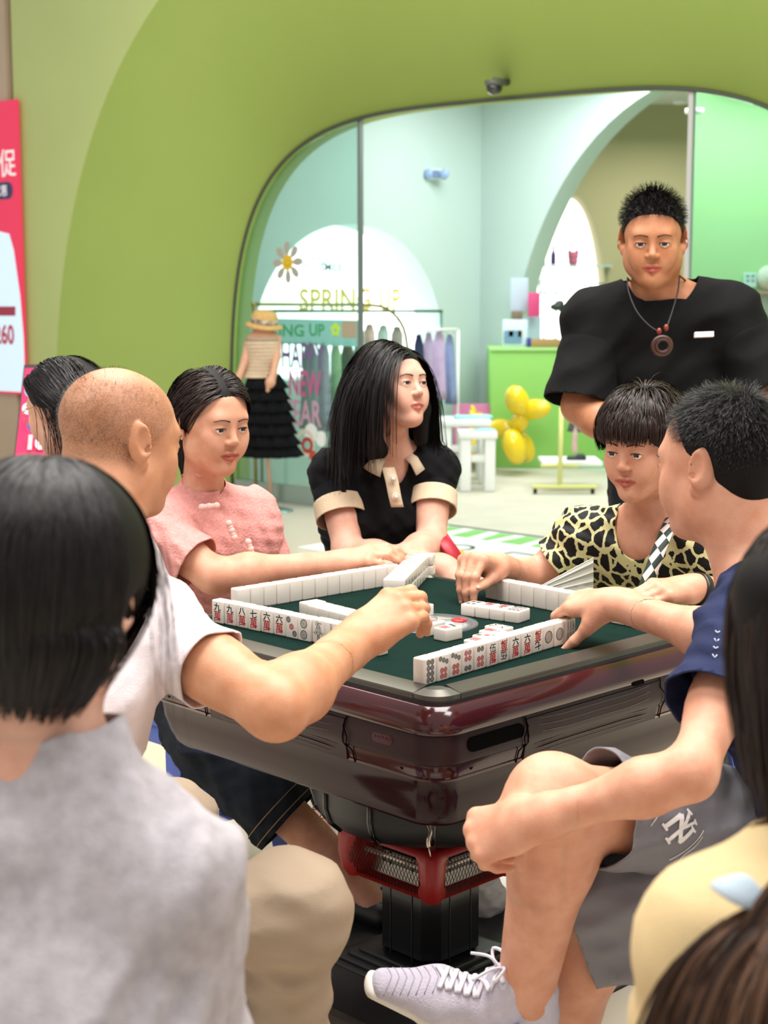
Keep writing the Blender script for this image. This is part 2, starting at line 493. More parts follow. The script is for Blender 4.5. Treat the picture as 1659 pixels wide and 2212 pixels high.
# shop-front line: left end far away, right end nearer
FS = V(.743, -.669, 0); FN = V(-.669, -.743, 0); FO = V(0, 9.95, 0); SPLAY = .55
def Fpt(s, z, o=0.): return FO + FS * s + FN * o + V(0, 0, z)       # o > 0: towards the camera
def Fpx(px, py, o=0.):                                              # photo point -> (s, z) on the shop front plane
    d = ray(px, py); q = FO + FN * o; t = ((q - V(0, 0, CAM_H)) @ FN) / (d @ FN); p = V(0, 0, CAM_H) + d * t
    return (p - q) @ FS, p[2]
fl, fr = Fpt(-9, 0), Fpt(9, 0)
slab('floor', [(-9, -5), (9, -5), (fr[0], fr[1]), (fl[0], fl[1])], -.1, 0, mf)
M_carpet = mat('shop_floor', '#c2bfae', .8, bump=.3, bscale=60, var=.06, vscale=5)
slab('floor_shop', [(fl[0], fl[1]), (fr[0], fr[1]), (12, 18), (-9, 18)], -.1, -.001, M_carpet)

SC, IA, IB, OA, OB = .95, 2.35, 2.49, 3.6, 3.85
def arch(a, b, p, n=72):
    o = []
    for i in range(n + 1):
        t = math.pi * i / n; c, s_ = math.cos(t), math.sin(t)
        o.append((SC - a * math.copysign(abs(c) ** (2 / p), c), b * abs(s_) ** (2 / p)))
    return o
ia, oa = arch(IA, IB, 4.), arch(OA, OB, 2.5)
n = len(ia)
vs = [Fpt(s, z) for s, z in ia] + [Fpt(s, z, SPLAY) for s, z in oa]
fs = [(i, i + 1, n + i + 1, n + i) for i in range(n - 1)]
rv = [Fpt(s, z, -.16) for s, z in ia]
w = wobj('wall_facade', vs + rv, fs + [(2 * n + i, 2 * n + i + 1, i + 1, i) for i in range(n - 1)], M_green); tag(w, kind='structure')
# the flat face around the recess
SL, SR, ZT = -3.02, 7., 5.2
ring = []
for s, z in oa:
    t = math.atan2(z, s - SC); c, q = math.cos(t), math.sin(t)
    k = min([(SR - SC) / c if c > 1e-6 else 1e9, (SL - SC) / c if c < -1e-6 else 1e9, ZT / q if q > 1e-6 else 1e9]); ring.append((SC + c * k, q * k))
ring[0] = (SL, 0); ring[-1] = (SR, 0)
# pull ring corners in so the sheet keeps its square shape
for cs in ((SL, ZT), (SR, ZT)):
    j = min(range(n), key=lambda i: (ring[i][0] - cs[0]) ** 2 + (ring[i][1] - cs[1]) ** 2); ring[j] = cs
vs = [Fpt(s, z, SPLAY) for s, z in oa] + [Fpt(s, z, SPLAY) for s, z in ring]
fs = [(i, i + 1, n + i + 1, n + i) for i in range(n - 1)]
vs += [Fpt(SL, 0, SPLAY), Fpt(SL, ZT, SPLAY), Fpt(SL, ZT, -.4), Fpt(SL, 0, -.4)]; k = 2 * n
M_green_lit = mat('green_paint_lit', '#b9c883', .65, spec=.3, var=.03, vscale=1.5)  # same green as the recess, lightened in colour for the light it catches
w = wobj('wall_front', vs, fs + [(k, k + 1, k + 2, k + 3)], M_green_lit, smooth=False); tag(w, kind='structure')
# dark gasket round the opening
w = MB().tube([Fpt(s, z, .004) for s, z in ia], .011, 6).obj('trim_1', mat('gasket', '#3c4138', .5), smooth=True); tag(w, kind='structure')
# glazing: side panes and their posts
def pane(name, s0, s1, zb=.05):
    pts = [(s, z - .012) for s, z in arch(IA - .012, IB, 4., 160) if s0 <= s <= s1 and z > zb]
    if s0 <= SC - IA: ol = [(pts[0][0], zb)] + pts + [(s1, pts[-1][1]), (s1, zb)]
    else: ol = [(s0, zb), (s0, pts[0][1])] + pts + [(pts[-1][0], zb)]
    M = Matrix(((FS[0], 0, FN[0], FO[0]), (FS[1], 0, FN[1], FO[1]), (0, 1, 0, 0), (0, 0, 0, 1)))
    return tag(MB().prism(ol, -.03, -.02, M).obj(name, M_glass), kind='structure')
sL, sR = Fpx(773, 600)[0], Fpx(1488, 300)[0]
pane('window_1', -9, sL, .12); pane('window_2', sR, 9, .12)
def arch_z(s): return IB * max(0, 1 - abs((s - SC) / IA) ** 4) ** .25
def post(name, s, m, w=.012):
    a, b = Fpt(s, 0, -.025), Fpt(s, arch_z(s), -.025)
    return tag(MB().box((a + b) / 2, (w * 2, .03, b[2] - a[2]), rz=math.atan2(FS[1], FS[0])).obj(name, m), kind='structure')
post('trim_2', sL, mat('grey_post', '#7d8784', .4, metal=.6)); post('trim_3', sR, mat('pale_post', '#cfcfcb', .35, metal=.5), .014)
a, b = Fpt(-1.38, 0, -.025), Fpt(sL, 0, -.025)
tag(MB().box((a + b) / 2 + V(0, 0, .06), (np.linalg.norm(b - a), .05, .12), rz=math.atan2(FS[1], FS[0])).obj('trim_4', mat('rail_steel', '#9fb1ab', .25, metal=.8)), kind='structure')

# shop room
def arch_wall(name, y, x0, x1, z1, holes, m, depth=.35, z0=0., reveal=None):
    """upright wall facing the camera at distance y with round-headed holes (xa,xb,zbottom,ztop,power)"""
    b = MB(); cols = []
    xs = [x0]
    for (xa, xb, zb, zt, p) in holes: xs += [xa, xb]
    xs.append(x1)
    for i in range(0, len(xs), 2):
        if xs[i + 1] > xs[i]: b.poly([(xs[i], y, z0), (xs[i + 1], y, z0), (xs[i + 1], y, z1), (xs[i], y, z1)], [(0, 1, 2, 3)])
    for (xa, xb, zb, zt, p) in holes:
        cx, hw = (xa + xb) / 2, (xb - xa) / 2; N = 48; top = []
        for i in range(N + 1):
            t = math.pi * i / N; c, s_ = math.cos(t), math.sin(t)
            top.append((cx - hw * math.copysign(abs(c) ** (2 / p), c), zb + (zt - zb) * abs(s_) ** (2 / p)))
        v = []; f = []
        for (x, z) in top: v += [(x, y, z), (x, y, z1), (x, y + depth, z), (x, y, zb), (x, y, z0)]
        for i in range(N):
            A, B = i * 5, (i + 1) * 5
            f += [(A, B, B + 1, A + 1), (A + 2, B + 2, B, A)]
            if zb > z0: f.append((A + 4, B + 4, B + 3, A + 3))
        v2 = len(v); v += [(xa, y, zb), (xb, y, zb), (xb, y + depth, zb), (xa, y + depth, zb)]; f.append((v2, v2 + 1, v2 + 2, v2 + 3))
        b.poly(v, f)
    return tag(b.obj(name, m, auto=35), kind='structure')
def X(px, y): return (px - 829.5) / F_PX * y
# the room stands square to the shop front: left wall, corner, back wall with the big arch, rear room behind it
WD = V(.669, .743, 0); W0 = V(-1.19, 11.02, 0); WL = 2.957; CN = W0 + WD * WL; YR = 14.9
def place(o, org, dx, dy):
    """turn a wall built along x, thick along +y, into its place"""
    me = o.data; co = np.array([v.co for v in me.vertices]) + np.array(o.location)
    w_ = V(org) + co[:, :1] * V(dx) + co[:, 1:2] * V(dy) + co[:, 2:3] * UPZ; c = w_.mean(0); c[2] = w_[:, 2].min()
    me.vertices.foreach_set('co', (w_ - c).astype(np.float32).ravel()); me.update(); o.location = tuple(c); return o
UPZ = V(0, 0, 1.)
def wall_l(px, off=0.):                 # distance along the left wall (plane pushed `off` into the room) seen at that photo column
    t_ = (px - 829.5) / F_PX; p0 = W0 + FS * off; return (t_ * p0[1] - p0[0]) / (WD[0] - t_ * WD[1])
def wall_y(px, off=0.): return (W0 + FS * off + WD * wall_l(px, off))[1]
def back_s(px, off=0.):                 # the same along the back wall
    t_ = (px - 829.5) / F_PX; p0 = CN - WD * off; return (t_ * p0[1] - p0[0]) / (FS[0] - t_ * FS[1])
place(arch_wall('wall_shop_left', 0, 0, WL, 3.3, [(wall_l(540), wall_l(960), .75, 1.88, 2.2)], M_mint, .26), W0, WD, -FS)
place(arch_wall('wall_shop_back', 0, 0, 5.2, 3.3, [(back_s(1086), 4.6, 0, 3.0, 2.3)], M_mint, .22), CN, FS, WD)
arch_wall('wall_shop_rear', YR, .6, 6., 3.3, [(X(1150, YR), X(1312, YR), .6, 2.24, 2.2)], M_beige, .5)
tag(MB().box((4.3, 11.3, 1.6), (2 * (4.3 - X(1478, 11.3)), .1, 3.2)).obj('wall_shop_right', M_green2), kind='structure')
slab('ceiling_shop', [(-1.15, 11.2), (2.2, 8.9), (7, 7), (8, 15.5), (.9, 15.5), (.75, 13.25)], 3.05, 3.1, mat('shop_ceiling', '#e6efec', .8))
o = MB().box((WL / 2 + .02, .28, 1.35), (2.6, .02, 1.4)).obj('window_3', M_daylight); place(o, W0, WD, -FS); tag(o, kind='structure')
o = MB().box((X(1231, YR), YR + .53, 1.4), (1.3, .02, 1.9)).obj('window_4', M_daylight); tag(o, kind='structure')

# left pillar with the poster
pl = Fpt(SL - .03, 0, SPLAY); 
M_tan = mat('tan_stone', '#b9a48c', .35, var=.06, vscale=1.5)
pc_ = Fpt(SL - 2.55, 2.6, SPLAY - .23)
tag(MB().box(pc_, (5.0, .5, 5.2), rz=math.atan2(FS[1], FS[0])).obj('wall_left', M_tan), kind='structure')
# ------------------------------------------------------------------ the mahjong table
TZ = .76
TC = V(.099, 3.262, 0); TYAW = math.radians(44.3)
TU = V(math.cos(TYAW), math.sin(TYAW), 0); TV = V(-math.sin(TYAW), math.cos(TYAW), 0)
HS = .416
def T(u, v, z): return TC + TU * u + TV * v + V(0, 0, z)
M_mar = mat('maroon_gloss', '#3d1519', .16, spec=.45, coat=.35)
M_mar2 = mat('maroon_satin', '#291114', .42, spec=.4, bump=.15, bscale=900)
M_felt = mat('green_felt', '#08231d', .95, spec=.1, bump=.5, bscale=700, var=.12, vscale=25)
M_bar = mat('champagne_bar', '#605d55', .38, metal=.8, bump=.05, bscale=500)
M_corner = mat('corner_cap', '#66645d', .45, metal=.75)
M_mar3 = mat('maroon_bowl', '#280e14', .12, spec=.2)
M_blk = mat('black_plastic', '#17181a', .42, bump=.12, bscale=700)
M_blkg = mat('black_gloss', '#0b0b0d', .18, coat=.5)
M_red = mat('red_plastic', '#a0231f', .35, spec=.5)
def rsq(h, r, z, n=7):
    """rounded square ring, counter-clockwise, in table axes"""
    o = []
    for (cx, cy, a0) in ((1, 1, 0), (-1, 1, 90), (-1, -1, 180), (1, -1, 270)):
        for i in range(n + 1):
            a = math.radians(a0 + 90 * i / n); o.append(T(cx * (h - r) + r * math.cos(a), cy * (h - r) + r * math.sin(a), z))
    return o
def ring_loft(b, rings, close=(False, False)):
    n = len(rings[0]); vs = [p for r in rings for p in r]; fs = []
    for j in range(len(rings) - 1):
        for i in range(n): fs.append((j * n + i, j * n + (i + 1) % n, (j + 1) * n + (i + 1) % n, (j + 1) * n + i))
    if close[0]: fs.append(tuple(range(n))[::-1])
    if close[1]: fs.append(tuple((len(rings) - 1) * n + i for i in range(n)))
    return b.poly(vs, fs)
table = thing('mahjong_table', T(0, 0, 0), 'maroon automatic mahjong table with dark green felt top and black pedestal', 'table')
def prof_part(name, prof, m, close=(False, False), auto=40, parent=table):
    b = MB(); ring_loft(b, [rsq(HS + o, r, z) for (o, z, r) in prof], close); return b.obj(name, m, parent, auto=auto)
# felt
prof_part('felt_top', [(-.05, TZ - .03, .02), (-.036, TZ - .03, .02), (-.036, TZ, .02)], M_felt, (True, True))
# metal bars along the four sides, each with a small rolled edge, and four corner caps
for k in range(4):
    c, s_ = [(1, 0), (0, 1), (-1, 0), (0, -1)][k]; tx, ty = -s_, c; L = HS - .058
    prof = [(-.038, TZ - .012), (-.038, TZ + .0030), (-.0365, TZ + .0048), (-.034, TZ + .0050), (.000, TZ - .003), (.0022, TZ - .006), (.0022, TZ - .014)]
    vs, fs = [], []
    for e in (-L, L):
        for (o, z) in prof: vs.append(T(c * (HS + o) + tx * e, s_ * (HS + o) + ty * e, z))
    q = len(prof)
    fs = [(i, (i + 1) % q, q + (i + 1) % q, q + i) for i in range(q)] + [tuple(range(q))[::-1], tuple(range(q, 2 * q))]
    MB().poly(vs, fs).obj('edge_bar', M_bar, table, auto=40)
    # dark seam under the bar
    cx, cy = [(1, 1), (-1, 1), (-1, -1), (1, -1)][k]
    b = MB(); N = 8; rows = []
    ol = [(HS - .058, HS - .037), (HS - .058, HS + .001)]
    for i in range(N + 1):
        a = math.radians(90 - 90 * i / N); ol.append((HS - .040 + .041 * math.cos(a), HS - .040 + .041 * math.sin(a)))
    ol += [(HS + .001, HS - .058), (HS - .037, HS - .058)]
    top = []
    vs = [T(cx * x, cy * y, TZ - .014) for x, y in ol] + [T(cx * x, cy * y, TZ - .004) for x, y in ol]
    mid = [((x - (HS - .032)) * .55 + HS - .032, (y - (HS - .032)) * .55 + HS - .032) for x, y in ol]
    vs += [T(cx * x, cy * y, TZ + .0050) for x, y in mid]; q = len(ol)
    fs = [(i, (i + 1) % q, q + (i + 1) % q, q + i) for i in range(q)] + [(q + i, q + (i + 1) % q, 2 * q + (i + 1) % q, 2 * q + i) for i in range(q)] + [tuple(range(2 * q, 3 * q))]
    b.poly(vs, fs).obj('corner_cap', M_corner, table, auto=25)
prof_part('rim_seal', [(-.05, TZ - .013, .03), (.003, TZ - .013, .04), (.004, TZ - .020, .042), (-.05, TZ - .020, .03)], M_dark)
# body: glossy upper band, satin waist band, glossy lower bowl
prof_part('upper_band', [(-.04, TZ - .019, .04), (.004, TZ - .019, .045), (.010, TZ - .021, .05), (.019, TZ - .030, .055), (.026, TZ - .044, .06), (.029, TZ - .056, .062), (.027, TZ - .066, .062), (.020, TZ - .071, .06), (.0, TZ - .073, .055)], M_mar, auto=60)
prof_part('waist_band', [(.0, TZ - .071, .055), (.0155, TZ - .073, .058), (.0165, TZ - .078, .058), (.0225, TZ - .112, .06), (.021, TZ - .122, .06), (.0, TZ - .126, .055)], M_mar2, auto=60)
prof_part('lower_band', [(.0, TZ - .124, .055), (.012, TZ - .126, .056), (.013, TZ - .129, .056), (.008, TZ - .150, .056), (.010, TZ - .152, .056), (.006, TZ - .158, .056)], M_mar, auto=50)
prof_part('bowl', [(.006, TZ - .157, .056), (.003, TZ - .160, .056), (-.002, TZ - .190, .056), (-.010, TZ - .222, .057), (-.020, TZ - .246, .058), (-.027, TZ - .253, .058), (-.05, TZ - .254, .05)], M_mar3, auto=50)
prof_part('underside', [(-.045, TZ - .240, .05), (-.075, TZ - .262, .07), (-.10, TZ - .275, .08), (-.14, TZ - .285, .10)], M_blk, (False, True), auto=50)
# side details: on every side a middle panel with ridges, seams, a slot, a grip opening and screw holes
M_slot = mat('slot_black', '#020202', .7, spec=.05)
for k in range(4):
    c, s_ = [(1, 0), (0, 1), (-1, 0), (0, -1)][k]; tx, ty = -s_, c
    def S(e, o, z): return T(c * (HS + o) + tx * e, s_ * (HS + o) + ty * e, z)
    def strip(name, e0, e1, prof, m, parent=table):
        vs = [S(e0, o, z) for o, z in prof] + [S(e1, o, z) for o, z in prof]; q = len(prof)
        fs = [(i, (i + 1) % q, q + (i + 1) % q, q + i) for i in range(q)] + [tuple(range(q))[::-1], tuple(range(q, 2 * q))]
        return MB().poly(vs, fs).obj(name, m, parent, auto=40)
    # raised middle panel following the waist
    pan = strip('side_panel', -.20, .20, [(.010, TZ - .075), (.0185, TZ - .078), (.0248, TZ - .108), (.0238, TZ - .120), (.0150, TZ - .131), (.0115, TZ - .156), (.0, TZ - .156)], M_mar2)
    for j, (o, z) in enumerate(((.0215, -.086), (.0242, -.098), (.0265, -.110), (.0205, -.1265), (.0165, -.138), (.0145, -.147))):
        b = MB(); b.tube([S(e, o - .0022 - .006 * max(0, (abs(e) - .14) / .06) ** 2, TZ + z + .0045 * math.sin(min(1, max(0, (abs(e) - .1) / .09)) * math.pi / 2) * (1 if z > -.12 else -.5)) for e in np.linspace(-.188, .188, 21)], .0014, 6)
        b.obj('ridge', M_mar, pan, smooth=True)
    for e in (-.205, .205):
        b = MB(); b.tube([S(e, .0175, TZ - .073), S(e + math.copysign(.004, -e), .0225, TZ - .09), S(e + math.copysign(.010, e), .0258, TZ - .108), S(e + math.copysign(.006, e), .0245, TZ - .121), S(e + math.copysign(.012, e), .014, TZ - .135), S(e + math.copysign(.013, e), .0085, TZ - .158)], .0013, 5)
        b.obj('seam', M_slot, table, smooth=True)
    # grip opening on the right end of each side, oblong emblem on the left end
    def oblong(e0, z0, L, h, o0, o1, name, m, parent, slope=0.):
        ol = []
        for i in range(24):
            a = 2 * math.pi * i / 24; x = math.copysign(max(0, L / 2 - h / 2), math.cos(a)) + h / 2 * math.cos(a); ol.append((x, h / 2 * math.sin(a)))
        vs = [S(e0 + x, o0 - .17 * y, TZ + z0 + y) for x, y in ol] + [S(e0 + x, o1 - .17 * y, TZ + z0 + y) for x, y in ol]
        q = 24; fs = [tuple(range(q))[::-1], tuple(range(q, 2 * q))] + [(i, (i + 1) % q, q + (i + 1) % q, q + i) for i in range(q)]
        return MB().poly(vs, fs).obj(name, m, parent, auto=40)
    oblong(-.285, -.094, .15, .026, .015, .0212, 'grip_opening', M_slot, table)
    em = oblong(.30, -.094, .052, .017, .015, .0201, 'emblem', M_mar, table)
    Mx = frame(S(.30, .0206, TZ - .094), V(tx, ty, 0)[0] * TU + V(tx, ty, 0)[1] * TV, (c * TU + s_ * TV) * .98 + V(0, 0, -.16))
    text_obj('emblem_lettering', 'ANDAO', .0115, Mx, mat('emblem_letter', '#5c3338', .3, metal=.3), em, bold=.01, sx=1.12)
    oblong(.12, -.0655, .035, .009, .02, .0295, 'coin_slot', M_slot, table)
    for e in (-.34, .34):
        b = MB(); b.lathe([(.0045, -.004), (.0045, .0012), (0, .0012)], S(e, .0095, TZ - .139), 12, axis=c * TU + s_ * TV); b.obj('screw_hole', M_slot, table, smooth=True)
# under the bowl: black tub, red heater ring, pillar, stepped foot and floor tray
TR = .250
b = MB(); b.lathe([(TR, TZ - .27), (TR, TZ - .355), (TR - .010, TZ - .385), (TR - .035, TZ - .408), (TR - .08, TZ - .414)], T(0, 0, 0), 40, x=TU); b.obj('tub', M_blk, table, auto=50)
for a in range(12):
    an = math.radians(30 * a + 15); b = MB(); b.tube([T(r_ * math.cos(an), r_ * math.sin(an), TZ - z_) for r_, z_ in ((TR, .27), (TR + .001, .355), (TR - .009, .386), (TR - .035, .409))], .006, 6); b.obj('tub_rib', M_blkg, table, smooth=True)
HH, HZ = .122, .270
prof_part('heater_frame', [(HH - HS - .05, HZ + .058, .02), (HH - HS + .004, HZ + .060, .03), (HH - HS + .016, HZ + .052, .032), (HH - HS + .018, HZ + .044, .034), (HH - HS - .002, HZ + .041, .03), (HH - HS - .05, HZ + .041, .02)], M_red, auto=50)
prof_part('heater_frame', [(HH - HS - .05, HZ - .050, .02), (HH - HS + .002, HZ - .050, .03), (HH - HS + .012, HZ - .044, .032), (HH - HS + .002, HZ - .038, .03), (HH - HS - .05, HZ - .038, .02)], M_red, auto=50)
M_refl = mat('heater_reflector', '#b9ab97', .22, metal=1.); M_quartz = mat('heater_tube', '#d8cfc2', .15, metal=.6); M_mesh = mat('heater_mesh', '#2b2622', .4, metal=.6)
for k in range(4):
    c, s_ = [(1, 0), (0, 1), (-1, 0), (0, -1)][k]; tx, ty = -s_, c
    def S(e, o, z): return T(c * (HH + o) + tx * e, s_ * (HH + o) + ty * e, z)
    # corner post of the heater between two faces
    cx, cy = [(1, 1), (-1, 1), (-1, -1), (1, -1)][k]
    b = MB(); vs, fs = [], []
    secs = [(-.052, .010, .022), (-.038, .018, .028), (0, .024, .020), (.036, .024, .024), (.052, .020, .040), (.060, .010, .045)]
    for (z, o, wd) in secs:
        ol = [(HH - wd - .010, HH + o - .022), (HH - wd, HH + o - .006)] + [(HH + o - .022 + .022 * math.sin(a), HH + o - .022 + .022 * math.cos(a)) for a in np.linspace(0, math.pi / 2, 6)] + [(HH + o - .006, HH - wd), (HH + o - .022, HH - wd - .010), (HH - .05, HH - .05)]
        vs += [T(cx * x, cy * y, HZ + z) for x, y in ol]; q = len(ol)
    for j in range(len(secs) - 1): fs += [(j * q + i, j * q + (i + 1) % q, (j + 1) * q + (i + 1) % q, (j + 1) * q + i) for i in range(q)]
    fs += [tuple(range(q))[::-1], tuple((len(secs) - 1) * q + i for i in range(q))]
    cp = b.poly(vs, fs).obj('heater_corner', M_red, table, auto=45)
    L = HH - .012
    N = 9; prof = [(-.02 - .018 * math.sin(math.pi * i / (N - 1)), HZ + .042 - .084 * i / (N - 1)) for i in range(N)]
    vs = [S(-L, o, z) for o, z in prof] + [S(L, o, z) for o, z in prof]
    MB().poly(vs, [(i, i + 1, N + i + 1, N + i) for i in range(N - 1)]).obj('heater_reflector', M_refl, table, smooth=True)
    MB().tube([S(-L, -.016, HZ + .008), S(L, -.016, HZ + .008)], .007, 10).obj('heater_tube', M_quartz, table, smooth=True)
    b = MB(); step = .0095; hh = .041
    def pt(e, t): return S(e, .006 + .013 * math.sin(math.pi * t), HZ - hh + 2 * hh * t)
    m_ = int(2 * L / step)
    for i in range(-3, m_ + 4):
        for sg in (1, -1):
            line = []
            for j in range(7):
                t = j / 6; e = -L + i * step + sg * (t - .5) * .04
                if -L <= e <= L: line.append(pt(e, t))
            if len(line) > 1: b.tube(line, .0007, 3, cap=False)
    g = b.obj('heater_grille', M_mesh, table)
    g['kind'] = 'stuff'
MB().box(T(0, 0, .22), (.175, .175, .37), rz=TYAW, bevel=.03, seg=1).obj('pillar', M_blkg, table)
for k in range(4):
    c, s_ = [(1, 0), (0, 1), (-1, 0), (0, -1)][k]
    for e in (-.032, .032):
        MB().box(T(c * .0875 - s_ * e, s_ * .0875 + c * e, .22), (.0024, .0024, .36), rz=TYAW).obj('pillar_groove', M_dark, table)
for i, (h, z) in enumerate(((.165, .030), (.148, .038), (.131, .046), (.114, .054))):
    b = MB(); ring_loft(b, [rsq(h, .02, .0), rsq(h, .02, z - .003), rsq(h - .003, .02, z)], (True, True)); b.obj('foot_step', M_blk, table, auto=40)
b = MB(); ring_loft(b, [rsq(.345, .03, .0), rsq(.345, .03, .022), rsq(.335, .03, .026)], (True, True)); b.obj('floor_tray', mat('black_tray', '#141416', .6, bump=.3, bscale=300), table, auto=40)
M_edge = mat('tray_edge', '#5f5b55', .35, metal=.7)
for k in range(4):
    c, s_ = [(1, 0), (0, 1), (-1, 0), (0, -1)][k]
    MB().box(T(c * .335, s_ * .335, .022), (.026 if c else .66, .66 if c else .026, .03), rz=TYAW, bevel=.004).obj('tray_edge', M_edge, table, auto=40)
# cable clip hanging under the near corner
b = MB(); q = T(-HS + .10, -HS + .10, 0)
cl = P(922, 1778, 2.86); cl2 = P(926, 1830, 2.84); cl3 = P(930, 1850, 2.84)
b.tube(bez([cl, P(930, 1795, 2.85), P(925, 1815, 2.84), cl2], 12), .004, 6, flat=(1, .4)); b.tube([cl2, cl3], .0015, 5); b.obj('cable_clip', mat('foil_clip', '#d9cdbd', .25, metal=.8), table, smooth=True)
# glass disc with the dice well in the middle
dz = TZ + .0004
b = MB(); b.lathe([(.098, -.004), (.098, .0022), (.094, .0032), (.088, .0012)], T(0, 0, dz), 56); b.obj('disc_ring', mat('disc_ring_grey', '#5f6468', .3, metal=.5), table, smooth=True)
b = MB(); b.lathe([(.088, .001), (.06, .0035), (.03, .005), (0, .0052)], T(0, 0, dz), 56); b.obj('disc', mat('disc_silver', '#b9c0c0', .12, metal=.35, coat=.8), table, smooth=True)
b = MB(); b.lathe([(.026, .004), (.026, .0075), (.022, .0085), (.018, .0065), (0, .0065)], T(.012, .03, dz), 32); b.obj('disc_knob', mat('disc_knob', '#8b9394', .25, metal=.6), table, smooth=True)
b = MB(); b.lathe([(.017, .004), (.017, .0062), (.013, .0078), (0, .008)], T(.052, -.03, dz), 24); b.obj('disc_button', mat('disc_red', '#c8202a', .3), table, smooth=True)
b = MB(); b.lathe([(.010, .004), (.010, .0062), (.006, .0075), (0, .008)], T(-.045, .045, dz), 20); b.obj('disc_light', mat('disc_violet', '#5a4be0', .3, emit=.6), table, smooth=True)

# ------------------------------------------------------------------ tiles
TW, TH, TT = .0358, .0492, .0265
M_tile = mat('tile_white', '#e6ddd2', .16, spec=.5, coat=.4, sss=.08)
M_ink = {'k': mat('ink_black', '#14171a', .5), 'r': mat('ink_red', '#b3121c', .5), 'g': mat('ink_green', '#1c3a30', .5)}
_b = MB().box((0, 0, TH / 2), (TW, TT, TH), bevel=.0036, seg=3); 
_tile_proto = _b.obj('mahjong_tile', M_tile, None, world=False, smooth=True); tile_me = _tile_proto.data; bpy.data.objects.remove(_tile_proto)
def ringm(cx, cy, r, w, seg=20):
    v, f = [], []
    for i in range(seg):
        a = 2 * math.pi * i / seg; v += [(cx + r * math.cos(a), cy + r * math.sin(a), 0), (cx + (r - w) * math.cos(a), cy + (r - w) * math.sin(a), 0)]
    for i in range(seg): j = (i + 1) % seg; f.append((2 * i, 2 * i + 1, 2 * j + 1, 2 * j))
    return v, f
def discm(cx, cy, r, seg=14):
    return [(cx + r * math.cos(2 * math.pi * i / seg), cy + r * math.sin(2 * math.pi * i / seg), 0) for i in range(seg)], [tuple(range(seg))]
def linem(pts, w):
    pts = np.asarray(pts, float); v, f = [], []
    for i in range(len(pts)):
        a = pts[max(i - 1, 0)]; b_ = pts[min(i + 1, len(pts) - 1)]; t = unit(b_ - a); nn = np.array([-t[1], t[0]])
        ww = w if np.isscalar(w) else w[i]
        v += [(*(pts[i] + nn * ww / 2), 0), (*(pts[i] - nn * ww / 2), 0)]
    for i in range(len(pts) - 1): f.append((2 * i, 2 * i + 1, 2 * i + 3, 2 * i + 2))
    return v, f
def merge(lst):
    v, f = [], []
    for a, b_ in lst: o = len(v); v += list(a); f += [tuple(i + o for i in q) for q in b_]
    return v, f
mm = .001
def dot(cx, cy, r):
    o = [ringm(cx, cy, r, r * .30), ringm(cx, cy, r * .56, r * .22), discm(cx, cy, r * .20)]
    return o
def bam(cx, cy, h, w=2.3 * mm):
    o = []
    for s_ in (-1, 1):
        o.append(linem([(cx + s_ * w * .5, cy - h / 2 + .6 * mm), (cx + s_ * w * .62, cy - h * .25), (cx + s_ * w * .38, cy), (cx + s_ * w * .62, cy + h * .25), (cx + s_ * w * .5, cy + h / 2 - .6 * mm)], .75 * mm))
    o += [linem([(cx - w * .55, cy + h / 2 - .3 * mm), (cx + w * .55, cy + h / 2 - .3 * mm)], .8 * mm), linem([(cx - w * .55, cy - h / 2 + .3 * mm), (cx + w * .55, cy - h / 2 + .3 * mm)], .8 * mm), linem([(cx, cy - h * .3), (cx, cy + h * .3)], .5 * mm)]
    return o
